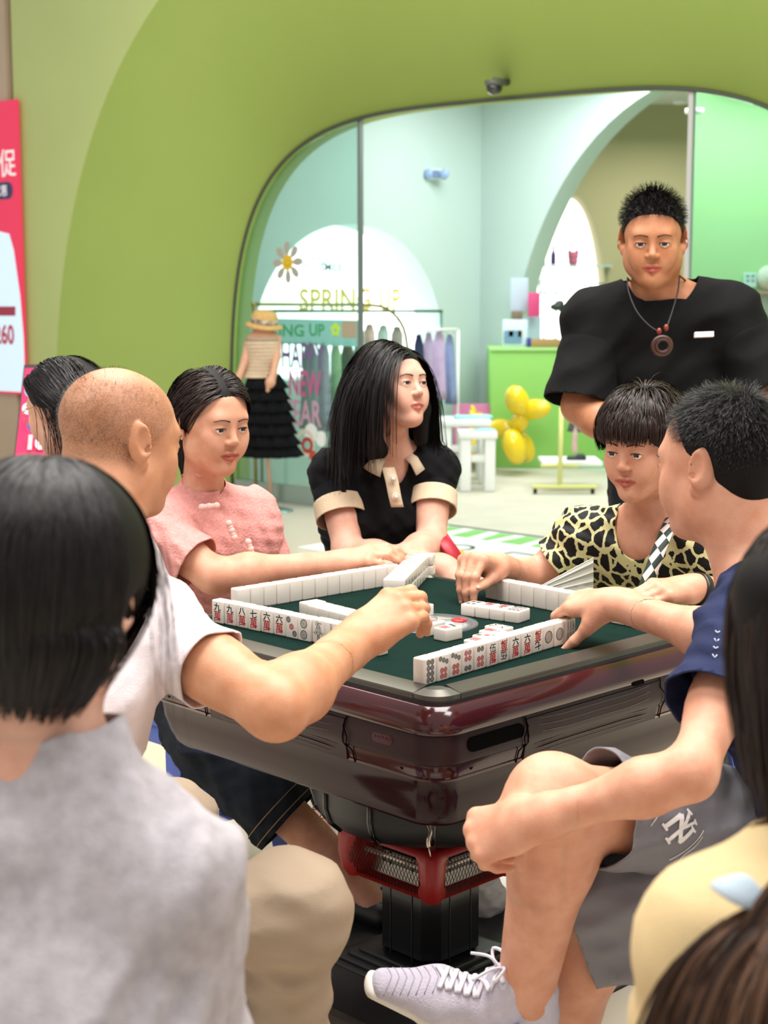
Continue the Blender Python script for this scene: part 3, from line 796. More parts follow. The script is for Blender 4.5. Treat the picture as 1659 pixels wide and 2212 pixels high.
def face_design(code):
    """list of (ink, verts, faces) in the tile's face plane (x right, y up, centre 0)"""
    L = {'k': [], 'r': []}
    def txt(t, y, s_, ink, sx=1., sy=1.):
        co, fs = text_mesh(t, s_, .008 if t in '萬伍' else .022, 0, 0, 2); L[ink].append((np.asarray(co) * [sx, sy, 1] + [0, y, 0], [tuple(q) for q in fs]))
    if code.endswith('w'):
        txt({'1': '一', '2': '二', '3': '三', '5': '伍', '6': '六', '7': '七', '8': '八', '9': '九'}[code[0]], 10.5 * mm, .0195, 'k', 1.05, .9)
        txt('萬', -9 * mm, .0245, 'r', .95, 1.02)
    elif code == '1p':
        for r, w in ((12.5, 1.2), (10.6, .7), (6.2, .9), (4.0, .8)): L['k'].append(ringm(0, 0, r * mm, w * mm, 32))
        for i in range(16):
            a = 2 * math.pi * i / 16; L['k'].append(ringm(8.4 * mm * math.cos(a), 8.4 * mm * math.sin(a), 1.4 * mm, .5 * mm, 8))
        L['r'].append(discm(0, 0, 1.6 * mm))
    elif code == '2p':
        for y in (11, -11):
            for r, w in ((9.2, 1.6), (6.2, .9), (4.2, .8)): L['k'].append(ringm(0, y * mm, r * mm, w * mm, 28))
            L['k'].append(discm(0, y * mm, 1.6 * mm))
    elif code == '3p':
        for x, y, i in ((-8.5, 13.5, 'k'), (0, 0, 'r'), (8.5, -13.5, 'k')): L[i] += dot(x * mm, y * mm, 6 * mm)
    elif code in ('6p', '7p', '8p', '9p', '4p'):
        r = 4.9 * mm
        if code == '6p':
            for x in (-5.2, 5.2):
                L['k'] += dot(x * mm, 14.5 * mm, r); L['r'] += dot(x * mm, -3 * mm, r) + dot(x * mm, -13.6 * mm, r)
        elif code == '7p':
            for x, y in ((-9, 17), (0, 13.5), (9, 10)): L['k'] += dot(x * mm, y * mm, 4.6 * mm)
            for x in (-5, 5): L['r'] += dot(x * mm, -4.6 * mm, r) + dot(x * mm, -15 * mm, r)
        elif code == '8p':
            for x in (-5.2, 5.2):
                for y in (-15.9, -5.3, 5.3, 15.9): L['k'] += dot(x * mm, y * mm, 5.1 * mm)
        elif code == '9p':
            for x in (-10, 0, 10):
                for y, i in ((13.5, 'k'), (0, 'r'), (-13.5, 'k')): L[i] += dot(x * mm, y * mm, 4.6 * mm)
        else:
            for x in (-6.5, 6.5):
                for y in (-10, 10): L['k'] += dot(x * mm, y * mm, 5.5 * mm)
    elif code == '6s':
        for x in (-9, 0, 9):
            for y in (-10.6, 10.6): L['k'] += bam(x * mm, y * mm, 18 * mm, 3.4 * mm)
    elif code == '2s':
        for y in (-11, 11): L['k'] += bam(0, y * mm, 19 * mm, 3.4 * mm)
    elif code == '3s':
        L['k'] += bam(0, 11 * mm, 18 * mm, 3.4 * mm) + bam(-8 * mm, -11 * mm, 18 * mm, 3.4 * mm) + bam(8 * mm, -11 * mm, 18 * mm, 3.4 * mm)
    elif code == '4s':
        for x in (-7, 7):
            for y in (-10.6, 10.6): L['k'] += bam(x * mm, y * mm, 18 * mm, 3.4 * mm)
    elif code == '8s':
        for sg in (1, -1):
            for x0, y0, x1, y1 in ((-11, 3, -11, 19), (11, 3, 11, 19), (-11, 19, 0, 8), (11, 19, 0, 8)):
                L['k'].append(linem([(x0 * mm, sg * y0 * mm), (x1 * mm, sg * y1 * mm)], 2.2 * mm))
    elif code == '1s':
        q = mm
        L['k'] += [ringm(0, 10 * q, 4.6 * q, 1.1 * q), ringm(0, 10 * q, 2.1 * q, .8 * q), discm(0, 10 * q, .6 * q)]
        L['k'] += [linem([(-8 * q, 18 * q), (-3 * q, 15.5 * q), (3 * q, 17 * q), (9 * q, 16 * q)], 1.2 * q), linem([(-9 * q, 14 * q), (-4 * q, 13 * q)], 1. * q), linem([(0, 17 * q), (-4 * q, 20 * q), (-1 * q, 21 * q)], .9 * q)]
        for sg in (-1, 1):
            L['k'] += [linem([(sg * 4.6 * q, 9 * q), (sg * 7 * q, 3 * q), (sg * 5 * q, -3 * q), (sg * 3 * q, -6 * q)], 1.1 * q), linem([(sg * 3 * q, 6 * q), (sg * 3.4 * q, 0), (sg * 1.5 * q, -5 * q)], .8 * q),
                       linem([(sg * 4 * q, -4 * q), (sg * 8 * q, -1 * q), (sg * 11 * q, -5 * q)], .9 * q), ringm(sg * 11.5 * q, -3 * q, 1.8 * q, .6 * q, 10), linem([(sg * 5 * q, -3 * q), (sg * 10 * q, -8 * q)], .8 * q)]
        for x in (-3.6, -1.8, 0, 1.8, 3.6): L['k'].append(linem([(x * q * .7, -6 * q), (x * q, -14 * q), (x * q * .6, (-22 + abs(x)) * q)], .8 * q))
        for y in (4, 1.5, -1): L['k'].append(linem([(-2.4 * q, y * q), (0, (y - 1.2) * q), (2.4 * q, y * q)], .7 * q))
    return [(i, *merge(v)) for i, v in L.items() if v]
_face_cache = {}
def face_meshes(code):
    if code not in _face_cache:
        o = []
        for ink, v, f in face_design(code):
            v = np.asarray(v); w_ = np.stack([v[:, 0], np.full(len(v), -TT / 2 - .00018), v[:, 1] + TH / 2], 1)
            me = np_mesh('engraving', w_, f, smooth=False); me.materials.append(M_ink[ink]); o.append(me)
        _face_cache[code] = o
    return _face_cache[code]
def tile(M, code, label, group):
    """M: 4x4 (tile stands on its base centre, printed face towards local -y)"""
    o = bpy.data.objects.new('mahjong_tile', tile_me); COL.objects.link(o); o.matrix_world = Matrix(M.tolist())
    tag(o, label, 'mahjong tile', group)
    if code:
        for me in face_meshes(code):
            c = bpy.data.objects.new('engraving', me); COL.objects.link(c); c.parent = o
    return o
NAMEOF = {'w': 'characters', 'p': 'circles', 's': 'bamboo'}
NUM = {'1': 'one', '2': 'two', '3': 'three', '4': 'four', '5': 'five', '6': 'six', '7': 'seven', '8': 'eight', '9': 'nine'}
ORD = ['first', 'second', 'third', 'fourth', 'fifth', 'sixth', 'seventh', 'eighth', 'ninth', 'tenth', 'eleventh', 'twelfth', 'thirteenth', 'fourteenth', 'fifteenth']
def stand(p, d, face, flip=False, z=0., jit=0.):
    """upright tile: base centre p, row direction d, printed face towards `face`"""
    yv = -unit(face); yv = unit(yv - V(0, 0, yv[2])); zv = V(0, 0, 1.); xv = np.cross(yv, zv)
    M = np.eye(4)
    if jit:
        c, s_ = math.cos(jit), math.sin(jit); xv, yv = c * xv + s_ * yv, c * yv - s_ * xv
    M[:3, 0], M[:3, 1], M[:3, 2] = xv, yv, zv; M[:3, 3] = V(p[0], p[1], TZ + z)
    if flip:
        R = np.diag([-1., 1., -1., 1.]); R[2, 3] = TH; M = M @ R
    return M
def lay(p, upv, face_up, z=0.):
    """tile lying flat: centre p, its top edge towards upv"""
    up = unit(V(upv[0], upv[1], 0)); M = np.eye(4)
    if face_up: zv, yv = up, V(0, 0, -1.)
    else: zv, yv = up, V(0, 0, 1.)
    xv = np.cross(yv, zv); M[:3, 0], M[:3, 1], M[:3, 2] = xv, yv, zv
    M[:3, 3] = V(p[0], p[1], TZ + TT / 2 + z) - zv * TH / 2
    return M
def row_pts(p0, p1, n):
    a, b_ = G(*p0, TZ), G(*p1, TZ); d = unit(b_ - a); c = (a + b_) / 2
    return [c + d * (i - (n - 1) / 2) * (TW + .0003) for i in range(n)], d
# left hand: faces to the near-left player
pts, d = row_pts((459, 1344), (821, 1418), 13); face = unit(V(-.66, -.75, 0)); nrm = unit(V(d[1], -d[0], 0)); nrm = nrm if nrm @ face > 0 else -nrm
codes = ['9w', '9w', '8w', '7w', '6w', '6w', '3p', '2p', '1s', '3s', '3s', '2s', '4s']
for i, (p, cd) in enumerate(zip(pts, codes)):
    off = .004 if i in (7,) else (.002 if i % 3 == 0 else 0)
    tile(stand(p - nrm * (TT / 2) + nrm * off, d, nrm), cd, f'{NUM[cd[0]]} of {NAMEOF[cd[1]]} tile, {ORD[i]} from left in the row facing the white-shirted man', 'upright row before the man in white')
# right hand: faces to the near-right player
pts, d = row_pts((915, 1483), (1243, 1386), 13); nrm = unit(V(d[1], -d[0], 0)); nrm = nrm if nrm[1] < 0 else -nrm
codes = ['8p', '7p', '7p', '6p!', '6p', '5w', '5w!', '6w', '6w', '7w!', '1p', '1p', '6s']
for i, (p, cd) in enumerate(zip(pts, codes)):
    off = (0, .001, 0, -.0008, 0, .001, 0)[i % 7]
    tile(stand(p - nrm * (TT / 2 - off), d, nrm, cd.endswith('!')), cd[:2], f'{NUM[cd[0]]} of {NAMEOF[cd[1]]} tile, {ORD[i]} from left in the row facing the navy-shirted man', 'upright row before the man in navy')
# back left hand: plain backs to the camera
pts, d = row_pts((508, 1322), (866, 1262), 13); nrm = unit(V(d[1], -d[0], 0)); nrm = nrm if nrm[1] < 0 else -nrm
for i, p in enumerate(pts):
    tile(stand(p - nrm * (TT / 2 + random.uniform(-.001, .001)), d, -nrm), ['2p', '3p', '6w', '8w', '9p', '4s'][i % 6], f'blank-backed upright tile, {ORD[i]} from left in the row before the woman in pink', 'upright row before the woman in pink')
# back right hand
pts, d = row_pts((1030, 1289), (1430, 1368), 13); nrm = unit(V(d[1], -d[0], 0)); nrm = nrm if nrm[1] < 0 else -nrm
for i, p in enumerate(pts[:12]):
    if 7 < i < 11: pass
    tile(stand(p - nrm * (TT / 2 + random.uniform(-.001, .001)), d, -nrm), ['2p', '3p', '6w', '8w', '9p', '4s'][i % 6], f'blank-backed upright tile, {ORD[i]} from left in the row before the spotted dress', 'upright row before the woman in the spotted dress')
# double wall in the back corner, standing askew
a = G(874, 1303, TZ); d = unit(G(932, 1240, TZ) - a); nn = V(-d[1], d[0], 0)
n2 = 10
for layer in (0, 1):
    for i in range(n2):
        off = 0 if i < n2 - 1 else -.010
        p = a + d * (TW + .0004) * (i + .5) + nn * (TH / 2 + off)
        tile(lay(p, nn, False, layer * (TT + .0002)), None, f'face-down tile, {ORD[i]} from near end, {"upper" if layer else "lower"} layer of the double wall', 'double wall of face-down tiles')
# single face-down wall before the near-left player
a = G(640, 1326, TZ); b_ = G(880, 1388, TZ); d = unit(b_ - a); nn = V(-d[1], d[0], 0); nn = nn if nn[1] > 0 else -nn
for i in range(8):
    tile(lay(a + d * (TW + .0006) * (i + .5) + nn * (TH / 2 + (.006 if i == 0 else 0)), nn, False), None, f'face-down tile, {ORD[i]} from left in the single wall left of the disc', 'single wall of face-down tiles')
# thrown tiles, faces up
def discard(px, py, upv, code, label):
    p = G(px, py, TZ + TT); tile(lay(p, upv, True), code, label, 'thrown tiles lying face up')
toB = -V(.72, .69, 0)
a = G(994, 1330, TZ); b_ = G(1112, 1347, TZ); d = unit(b_ - a); nn = V(-d[1], d[0], 0); nn = nn if nn[1] > 0 else -nn
for i, cd in enumerate(['4p', '1w', '7w', '9p']):
    tile(lay(a + d * (TW + .0004) * (i + .5) + nn * TH / 2, -nn, True), cd, f'face-up {NUM[cd[0]]} of {NAMEOF[cd[1]]}, {ORD[i]} from left in the row of four behind the disc', 'thrown tiles lying face up')
for i, (px, py, cd, lb) in enumerate(((968, 1353, '7p', 'face-up seven of circles, nearest tile on the left of the disc'), (932, 1341, '5w', 'face-up five of characters, second tile in the slanting row on the disc'), (901, 1332, '1w', 'face-up one of characters, third tile in the slanting row on the disc'),
                                      (892, 1316, '8p', 'face-up eight of circles by the fingertips of the reaching hand'), (908, 1305, '9p', 'face-up nine of circles at the near end of the double wall'))):
    discard(px, py, TU, cd, lb)
for i, (px, py, cd, lb) in enumerate(((1078, 1352, '8s', 'face-up eight of bamboo, farthest of the group behind the navy man\'s row'), (1066, 1362, '1w', 'face-up one of characters, second farthest behind the navy man\'s row'), (1052, 1372, '3p', 'face-up three of circles, third of the group behind the navy man\'s row'), (1034, 1382, '6p', 'face-up six of circles, nearest of the group behind the navy man\'s row'))):
    p = G(px, py, TZ + TT); tile(lay(p, -TV, True), cd, lb, 'thrown tiles lying face up')
# ------------------------------------------------------------------ people: building blocks
UP = V(0, 0, 1.)
def skin_mat(name, hexc, hex2):
    m = mat(name, hexc, .48, spec=.35, sss=.12, var=.1, vscale=26, var_hex=hex2, bump=.16, bscale=380)
    nt, lk, b = nodes_of(m)
    src = b.inputs['Base Color'].links[0].from_socket
    def mixin(src, attr, col, noise=None, amt=1.):
        at = nt.new('ShaderNodeAttribute'); at.attribute_name = attr
        mx = nt.new('ShaderNodeMix'); mx.data_type = 'RGBA'; mx.inputs[7].default_value = lin(col); fac = at.outputs['Fac']
        if noise:
            tc = nt.new('ShaderNodeTexCoord'); n = nt.new('ShaderNodeTexNoise'); n.inputs['Scale'].default_value = noise; n.inputs['Detail'].default_value = 3
            lk.new(tc.outputs['Object'], n.inputs['Vector']); mr = nt.new('ShaderNodeMapRange'); mr.inputs[1].default_value = .35; mr.inputs[2].default_value = .68
            mr.inputs[3].default_value = .25; lk.new(n.outputs['Fac'], mr.inputs[0])
            mu = nt.new('ShaderNodeMath'); mu.operation = 'MULTIPLY'; lk.new(fac, mu.inputs[0]); lk.new(mr.outputs[0], mu.inputs[1]); fac = mu.outputs[0]
        mu2 = nt.new('ShaderNodeMath'); mu2.operation = 'MULTIPLY'; mu2.inputs[1].default_value = amt; lk.new(fac, mu2.inputs[0])
        lk.new(mu2.outputs[0], mx.inputs[0]); lk.new(src, mx.inputs[6]); return mx.outputs[2]
    src = mixin(src, 'lip', '#a8473f', amt=.8); src = mixin(src, 'stubble', '#4a382f', 420., .55); src = mixin(src, 'nail', '#e3b3a4', amt=.8)
    lk.new(src, b.inputs['Base Color']); return m
def hair_mat(name, hexc, hex2, rough=.42):
    m = mat(name, hexc, rough, spec=.28); nt, lk, b = nodes_of(m)
    g = nt.new('ShaderNodeNewGeometry'); mx = nt.new('ShaderNodeMix'); mx.data_type = 'RGBA'
    mx.inputs[6].default_value = lin(hexc); mx.inputs[7].default_value = lin(hex2)
    lk.new(g.outputs['Random Per Island'], mx.inputs[0]); lk.new(mx.outputs[2], b.inputs['Base Color'])
    b.inputs['Anisotropic'].default_value = .6
    return m
SK1 = skin_mat('skin_tan', '#d29a78', '#c38560')
SK2 = skin_mat('skin_warm', '#dba387', '#cc8d70')
SK3 = skin_mat('skin_light', '#e2b09a', '#d39a82')
SK4 = skin_mat('skin_brown', '#c58a66', '#b27350')
HB = hair_mat('hair_black', '#0b0909', '#1d1716'); HD = hair_mat('hair_dark_brown', '#150d0b', '#33221b'); HN = hair_mat('hair_brown', '#2a1a12', '#5e422f', .4)

class Head:
    def __init__(s, c, fwd, up=(0, 0, 1), sc=1.):
        s.c = V(c); f = unit(fwd); r = unit(np.cross(f, V(up))); u = np.cross(r, f)
        s.f, s.r, s.u, s.sc = f, r, u, sc; s.R = np.array([r, f, u])
    def L(s, x, y, z): return s.c + (s.r * x + s.f * y + s.u * z) * s.sc
    def to_local(s, p): return ((np.asarray(p) - s.c) @ s.R.T) / s.sc
    def add(s, S, female=False, jaw=1.):
        q, k = s.sc, s.sc
        def E_(x, y, z, rx, ry, rz, kk, sub=False): S.ell(s.L(x, y, z), V(rx, ry, rz) * q, s.R, kk * q, sub)
        def C_(a, b, ra, rb, kk, side=None, ratio=1., sub=False): S.cone(s.L(*a), s.L(*b), ra * q, rb * q, kk * q, side, ratio, sub)
        E_(0, -.018, .036, .076, .096, .084, .02)
        E_(0, .026, .006, .066, .060, .086, .03)
        j = jaw * (.90 if female else 1.)
        C_((0, .010, -.055), (0, .060, -.092), .049 * j, .021 * j, .03, s.r, 1.20)
        C_((0, .0, -.060), (0, .042, -.084), .045 * j, .033 * j, .03, s.r, 1.25)
        for x in (-1, 1):
            E_(x * .046 * j, .012, -.058, .018, .026, .026, .03)
            E_(x * .040, .062, -.026, .022, .019, .024, .026)                   # cheek
            E_(x * .028, .070, -.050, .020, .015, .022, .024)
        C_((-.036, .074, .024), (.036, .074, .024), .0098, .0098, .022)
        C_((0, .079, .012), (0, .0985, -.024), .0062, .0090, .014)               # nose
        E_(0, .0985, -.0275, .0088, .0082, .0080, .006)
        for x in (-1, 1):
            E_(x * .0108, .0925, -.0305, .0070, .0075, .0060, .006)
            E_(x * .031, .0955, .0015, .0165, .0100, .0085, .012, True)          # socket
        for x in (-1, 1):
            E_(x * .031, .0745, .0015, .0178, .0158, .0128, .005)                # lids
            E_(x * .0315, .0905, -.0004, .0152, .0130, .0039, .0016, True)        # slit
            E_(x * .0062, .1000, -.0360, .0026, .004, .0018, .002, True)
        lw = .90 if female else 1.
        for a, b in (((-.0255 * lw, .0765, -.0615), (-.006, .0878, -.0575)), ((.0255 * lw, .0765, -.0615), (.006, .0878, -.0575)), ((-.006, .0878, -.0575), (.006, .0878, -.0575))): C_(a, b, .0036, .0052, .005)
        for a, b in (((-.022 * lw, .0775, -.0655), (0, .0876, -.0700)), ((.022 * lw, .0775, -.0655), (0, .0876, -.0700))): C_(a, b, .0036, .0066, .005)
        C_((-.026 * lw, .0800, -.0636), (0, .0925, -.0632), .0014, .0014, .0015, None, 1., True); C_((.026 * lw, .0800, -.0636), (0, .0925, -.0632), .0014, .0014, .0015, None, 1., True)
        E_(0, .071, -.096, .017, .013, .014, .02)                                # chin
        for x in (-1, 1):                                                        # ears: shell, rim, lobe, hollow
            a = math.radians(34); ex = V(x * math.cos(a), -math.sin(a) , 0); ez = V(0, -.22, 1.); ez = unit(ez); ey = np.cross(ez, ex)
            R = np.array([unit(ex), unit(ey), ez]) @ s.R
            S.ell(s.L(x * .083, -.016, .004), V(.0062, .020, .033) * q, R, .006 * q)
            S.ell(s.L(x * .0785, -.004, -.027), V(.0055, .010, .013) * q, R, .008 * q)
            S.ell(s.L(x * .0915, -.011, .007), V(.0060, .0125, .022) * q, R, .003 * q, True)
            S.ell(s.L(x * .085, -.001, -.008), V(.006, .007, .009) * q, R, .003 * q, True)
    def eyes(s, parent, brow=HB, iris='#2a1a12'):
        me = mat('eye_white', '#e9e4de', .2, coat=.5); mi = mat('eye_iris', '#241611', .2, coat=.5)
        for x in (-1, 1):
            b = MB(); c = s.L(x * .031, .0752, .0008); R = Matrix(np.stack([s.r, -s.u, s.f], 1).tolist())
            b.ball(c, .0142 * s.sc, 24, 18, R); o = b.obj('eye', [me, mi], parent, smooth=True)
            off = root_offset(parent)
            for p in o.data.polygons:
                d = unit(np.array(p.center) + off - c)
                if unit(d - s.u * .05) @ s.f > .89: p.material_index = 1
            lp = [s.L(x * a, y, z) for a, y, z in ((.0165, .0858, .0010), (.0235, .0900, .0042), (.031, .0908, .0050), (.039, .0878, .0038), (.0470, .0795, .0006))]
            b = MB(); b.tube(bez(lp, 12), .0010 * s.sc, 5); b.obj('eyelash', brow, parent, smooth=True)
            if x < 0:
                bo = [c_ for c_ in parent.children if c_.name.startswith('body')][0]; co_ = np.array([v_.co for v_ in bo.data.vertices]) + root_offset(parent); nr = np.linalg.norm(co_ - s.L(0, .08, .02), axis=1) < .07 * s.sc
                bv = BVHTree.FromPolygons([tuple(c_) for c_ in co_], [tuple(p_.vertices) for p_ in bo.data.polygons if nr[p_.vertices[0]]])
            pts = [s.L(x * a, y, z) for a, y, z in ((.012, .0868, .0205), (.023, .0876, .0240), (.036, .0838, .0245), (.049, .0735, .0200))]
            pts = drape(bv, bez(pts, 10), s.f, .0004, .02); b = MB(); b.tube(pts, [.0026 * s.sc * w for w in np.linspace(1.2, .5, len(pts))], 6, flat=(1.2, .5)); b.obj('eyebrow', brow, parent, smooth=True)
    def fine(s, m=.135): return (s.c - V(m, m, .125) * s.sc, s.c + V(m, m, .14) * s.sc)
    def attrs(s, me_verts, stubble=None):
        p = s.to_local(me_verts); x, y, z = p[:, 0], p[:, 1], p[:, 2]
        ax_ = np.abs(x) / .0255; up_ = -.0535 - .0065 * ax_ ** 1.5; lo_ = -.0760 + .0115 * ax_ ** 1.8
        lip = np.clip((up_ - z) / .0022 + .5, 0, 1) * np.clip((z - lo_) / .0022 + .5, 0, 1) * (ax_ < 1.02) * (y > .068)
        st = np.zeros(len(p))
        if stubble: st = stubble(x, y, z)
        return np.clip(lip, 0, 1), np.clip(st, 0, 1)

def rot(v, ax, a):
    ax = unit(ax); v = V(v); return v * math.cos(a) + np.cross(ax, v) * math.sin(a) + ax * (ax @ v) * (1 - math.cos(a))
NAILS = []
def hand(S, W, f, d, left, flex=(20, 25, 15), sc=1., splay=6., thumb=(35, 20, 25), per=None):
    """W wrist, f towards the knuckles, d back-of-hand normal; per: {finger: (mcp,pip,dip)}"""
    f = unit(f); d = unit(V(d) - (V(d) @ f) * f); t = np.cross(f, d) * (1 if left else -1)
    q = sc; W = V(W)
    S.cone(W - f * .02 * q, W + f * .03 * q, .0235 * q, .024 * q, .02, t, 1.3)
    mc = {0: (.090, .027), 1: (.094, .007), 2: (.089, -.013), 3: (.080, -.031)}
    ln = {0: (.043, .026, .021), 1: (.047, .030, .022), 2: (.043, .028, .022), 3: (.034, .021, .019)}
    rr = {0: .0092, 1: .0094, 2: .0089, 3: .0078}
    tips = []
    for i in range(4):
        a, b_ = mc[i]; M = W + (f * a + t * b_ + d * (.004 if i in (1, 2) else 0)) * q
        S.cone(W + (f * .015 + t * b_ * .45) * q, M - d * .003 * q, .0155 * q, .0115 * q, .016, None)
        S.ell(M, .0102 * q, None, .006)
        sp = math.radians((1.5 - i) * splay) * (1 if left else -1)
        e = rot(f, d, sp if left else sp); ax = unit(np.cross(e, d))           # bend axis: towards the palm
        fl = (per or {}).get(i, flex); ang = 0.; p = M
        for j in range(3):
            ang += math.radians(fl[j]); dr = rot(e, ax, -ang); n = p + dr * ln[i][j] * q
            r0 = rr[i] * (1, .95, .88)[j] * q; r1 = rr[i] * (.95, .88, .74)[j] * q
            S.cone(p, n, r0, r1, .0045); p = n
            if j < 2: S.ell(n, r1 * 1.07, None, .004)
        nd = rot(d, ax, -ang); tips.append((p, dr, nd, rr[i] * .74 * q))
    S.cone(W + (f * .03 - d * .006) * q, W + (f * .078 - d * .008) * q, .016 * q, .013 * q, .02, t, 1.9)   # palm pad
    # thumb
    B = W + (f * .022 + t * .022 - d * .006) * q; a0, a1, a2 = map(math.radians, thumb)
    dr = unit(f * math.cos(a0) + t * math.sin(a0) - d * math.sin(a1) * .9); S.cone(W + (f * .012 + t * .008 - d * .004) * q, B + dr * .03 * q, .017 * q, .0145 * q, .016)
    p = B + dr * .044 * q; S.cone(B, p, .0145 * q, .0112 * q, .012); S.ell(p, .0114 * q, None, .006)
    bend = unit(np.cross(dr, np.cross(dr, f)) * -1) if abs(dr @ f) < .98 else f
    dr2 = unit(dr + bend * math.tan(a2) * .6); n = p + dr2 * .031 * q; S.cone(p, n, .0108 * q, .0102 * q, .005)
    dr3 = unit(dr2 + bend * math.tan(a2) * .5); n2 = n + dr3 * .022 * q; S.cone(n, n2, .0100 * q, .0078 * q, .004)
    tips.append((n2, dr3, unit(d * .6 + t * .7 - dr3 * ((d * .6 + t * .7) @ dr3)), .0078 * q))
    c = W + f * .09 * q
    return (c - .125 * q, c + .125 * q), tips
def nails(tips, parent, sc=1.):
    m = mat('finger_nail', '#d9a793', .3, coat=.2)
    for (p, dr, nd, r) in tips:
        x = np.cross(dr, nd); R = Matrix(np.stack([x, dr, nd], 1).tolist())
        b = MB(); b.ball(p + dr * r * .25 + nd * r * .62, (r * .66, r * .85, r * .40), 10, 6, R); b.obj('finger_nail', m, parent, smooth=True)

def arm(S, sh, el, wr, k=1., k2=.03):
    sh, el, wr = V(sh), V(el), V(wr); d = unit(el - sh); e = unit(wr - el); bi = unit(np.cross(np.cross(d, e), d) + 1e-6) 
    S.cone(sh, el, .050 * k, .038 * k, k2)
    S.ell((sh * .5 + el * .5) + bi * .008, V(.04, .04, .075) * k, rows_for(d), k2)
    m = el + (wr - el) * .28
    S.cone(el, m, .039 * k, .0425 * k, k2); S.cone(m, wr, .0425 * k, .0255 * k, k2)
    ax = unit(np.cross(e, bi)); S.cone(el + (wr - el) * .75, wr, .028 * k, .024 * k, .02, None)
def rows_for(d):
    d = unit(d); x = unit(np.cross(d, V(.3, .5, .8))); y = np.cross(d, x); return np.array([x, y, d])
def leg(S, hip, kn, an, k=1., foot=None, k2=.04):
    hip, kn, an = V(hip), V(kn), V(an); d = unit(an - kn); t = unit(kn - hip)
    back = unit(-(t - (t @ d) * d) + 1e-6)
    S.cone(hip, kn, .082 * k, .056 * k, k2)
    S.ell(kn + (t - d) * .006, .055 * k, None, k2)
    c = kn + (an - kn) * .3 + back * .018
    S.cone(kn, c, .052 * k, .056 * k, k2); S.cone(c, an, .055 * k, .034 * k, k2); S.cone(kn, an, .045 * k, .034 * k, k2)
    if foot is not None:
        f = V(foot); S.cone(an - d * -.02, f, .036 * k, .026 * k, .03, np.cross(unit(f - an), UP), 1.35); S.ell(an + d * .045 - unit(f - an) * .03, .030 * k, None, .03)
def torso(S, pel, chest, N, shR, shL, k=1., lat=None, k2=.06, grow=0., hips=1.):
    lat = unit(V(shR) - V(shL)) if lat is None else unit(lat)
    pel, chest, N, shR, shL = map(V, (pel, chest, N, shR, shL)); w = pel * .55 + chest * .45
    S.cone(pel, w, .115 * k * hips + grow, .095 * k + grow, k2, lat, 1.38)
    S.cone(w, chest, .096 * k + grow, .108 * k + grow, k2, lat, 1.36)
    S.cone(chest, chest * .35 + N * .65 - UP * .02, .108 * k + grow, .082 * k + grow, k2, lat, 1.5)
    S.cone(shR, shL, .055 * k + grow, .055 * k + grow, k2)
    S.cone(shR, N + (shR - N) * .3 + UP * .012, .05 * k + grow, .046 * k + grow, .04); S.cone(shL, N + (shL - N) * .3 + UP * .012, .05 * k + grow, .046 * k + grow, .04)
def neck(S, H, N, r=.052, k=.035):
    S.cone(H.L(0, -.022, -.045), V(N), r * H.sc, (r + .006) * H.sc, k * H.sc)

def body_obj(S, H, m, parent, fine=(), vox=.0095, fvox=.0034, hvox=.0028, stubble=None):
    boxes = list(fine) + ([H.fine()] if H is not None else [])
    Vs, Fs = S.mesh(vox, boxes, [fvox] * len(fine) + [hvox])
    off = root_offset(parent); me = np_mesh('body', Vs - off, Fs)
    if H is not None:
        lip, st = H.attrs(Vs, stubble)
        for nm, a in (('lip', lip), ('stubble', st)):
            at = me.attributes.new(nm, 'FLOAT', 'POINT'); at.data.foreach_set('value', a.astype(np.float32))
    return link_mesh('body', me, m, parent)

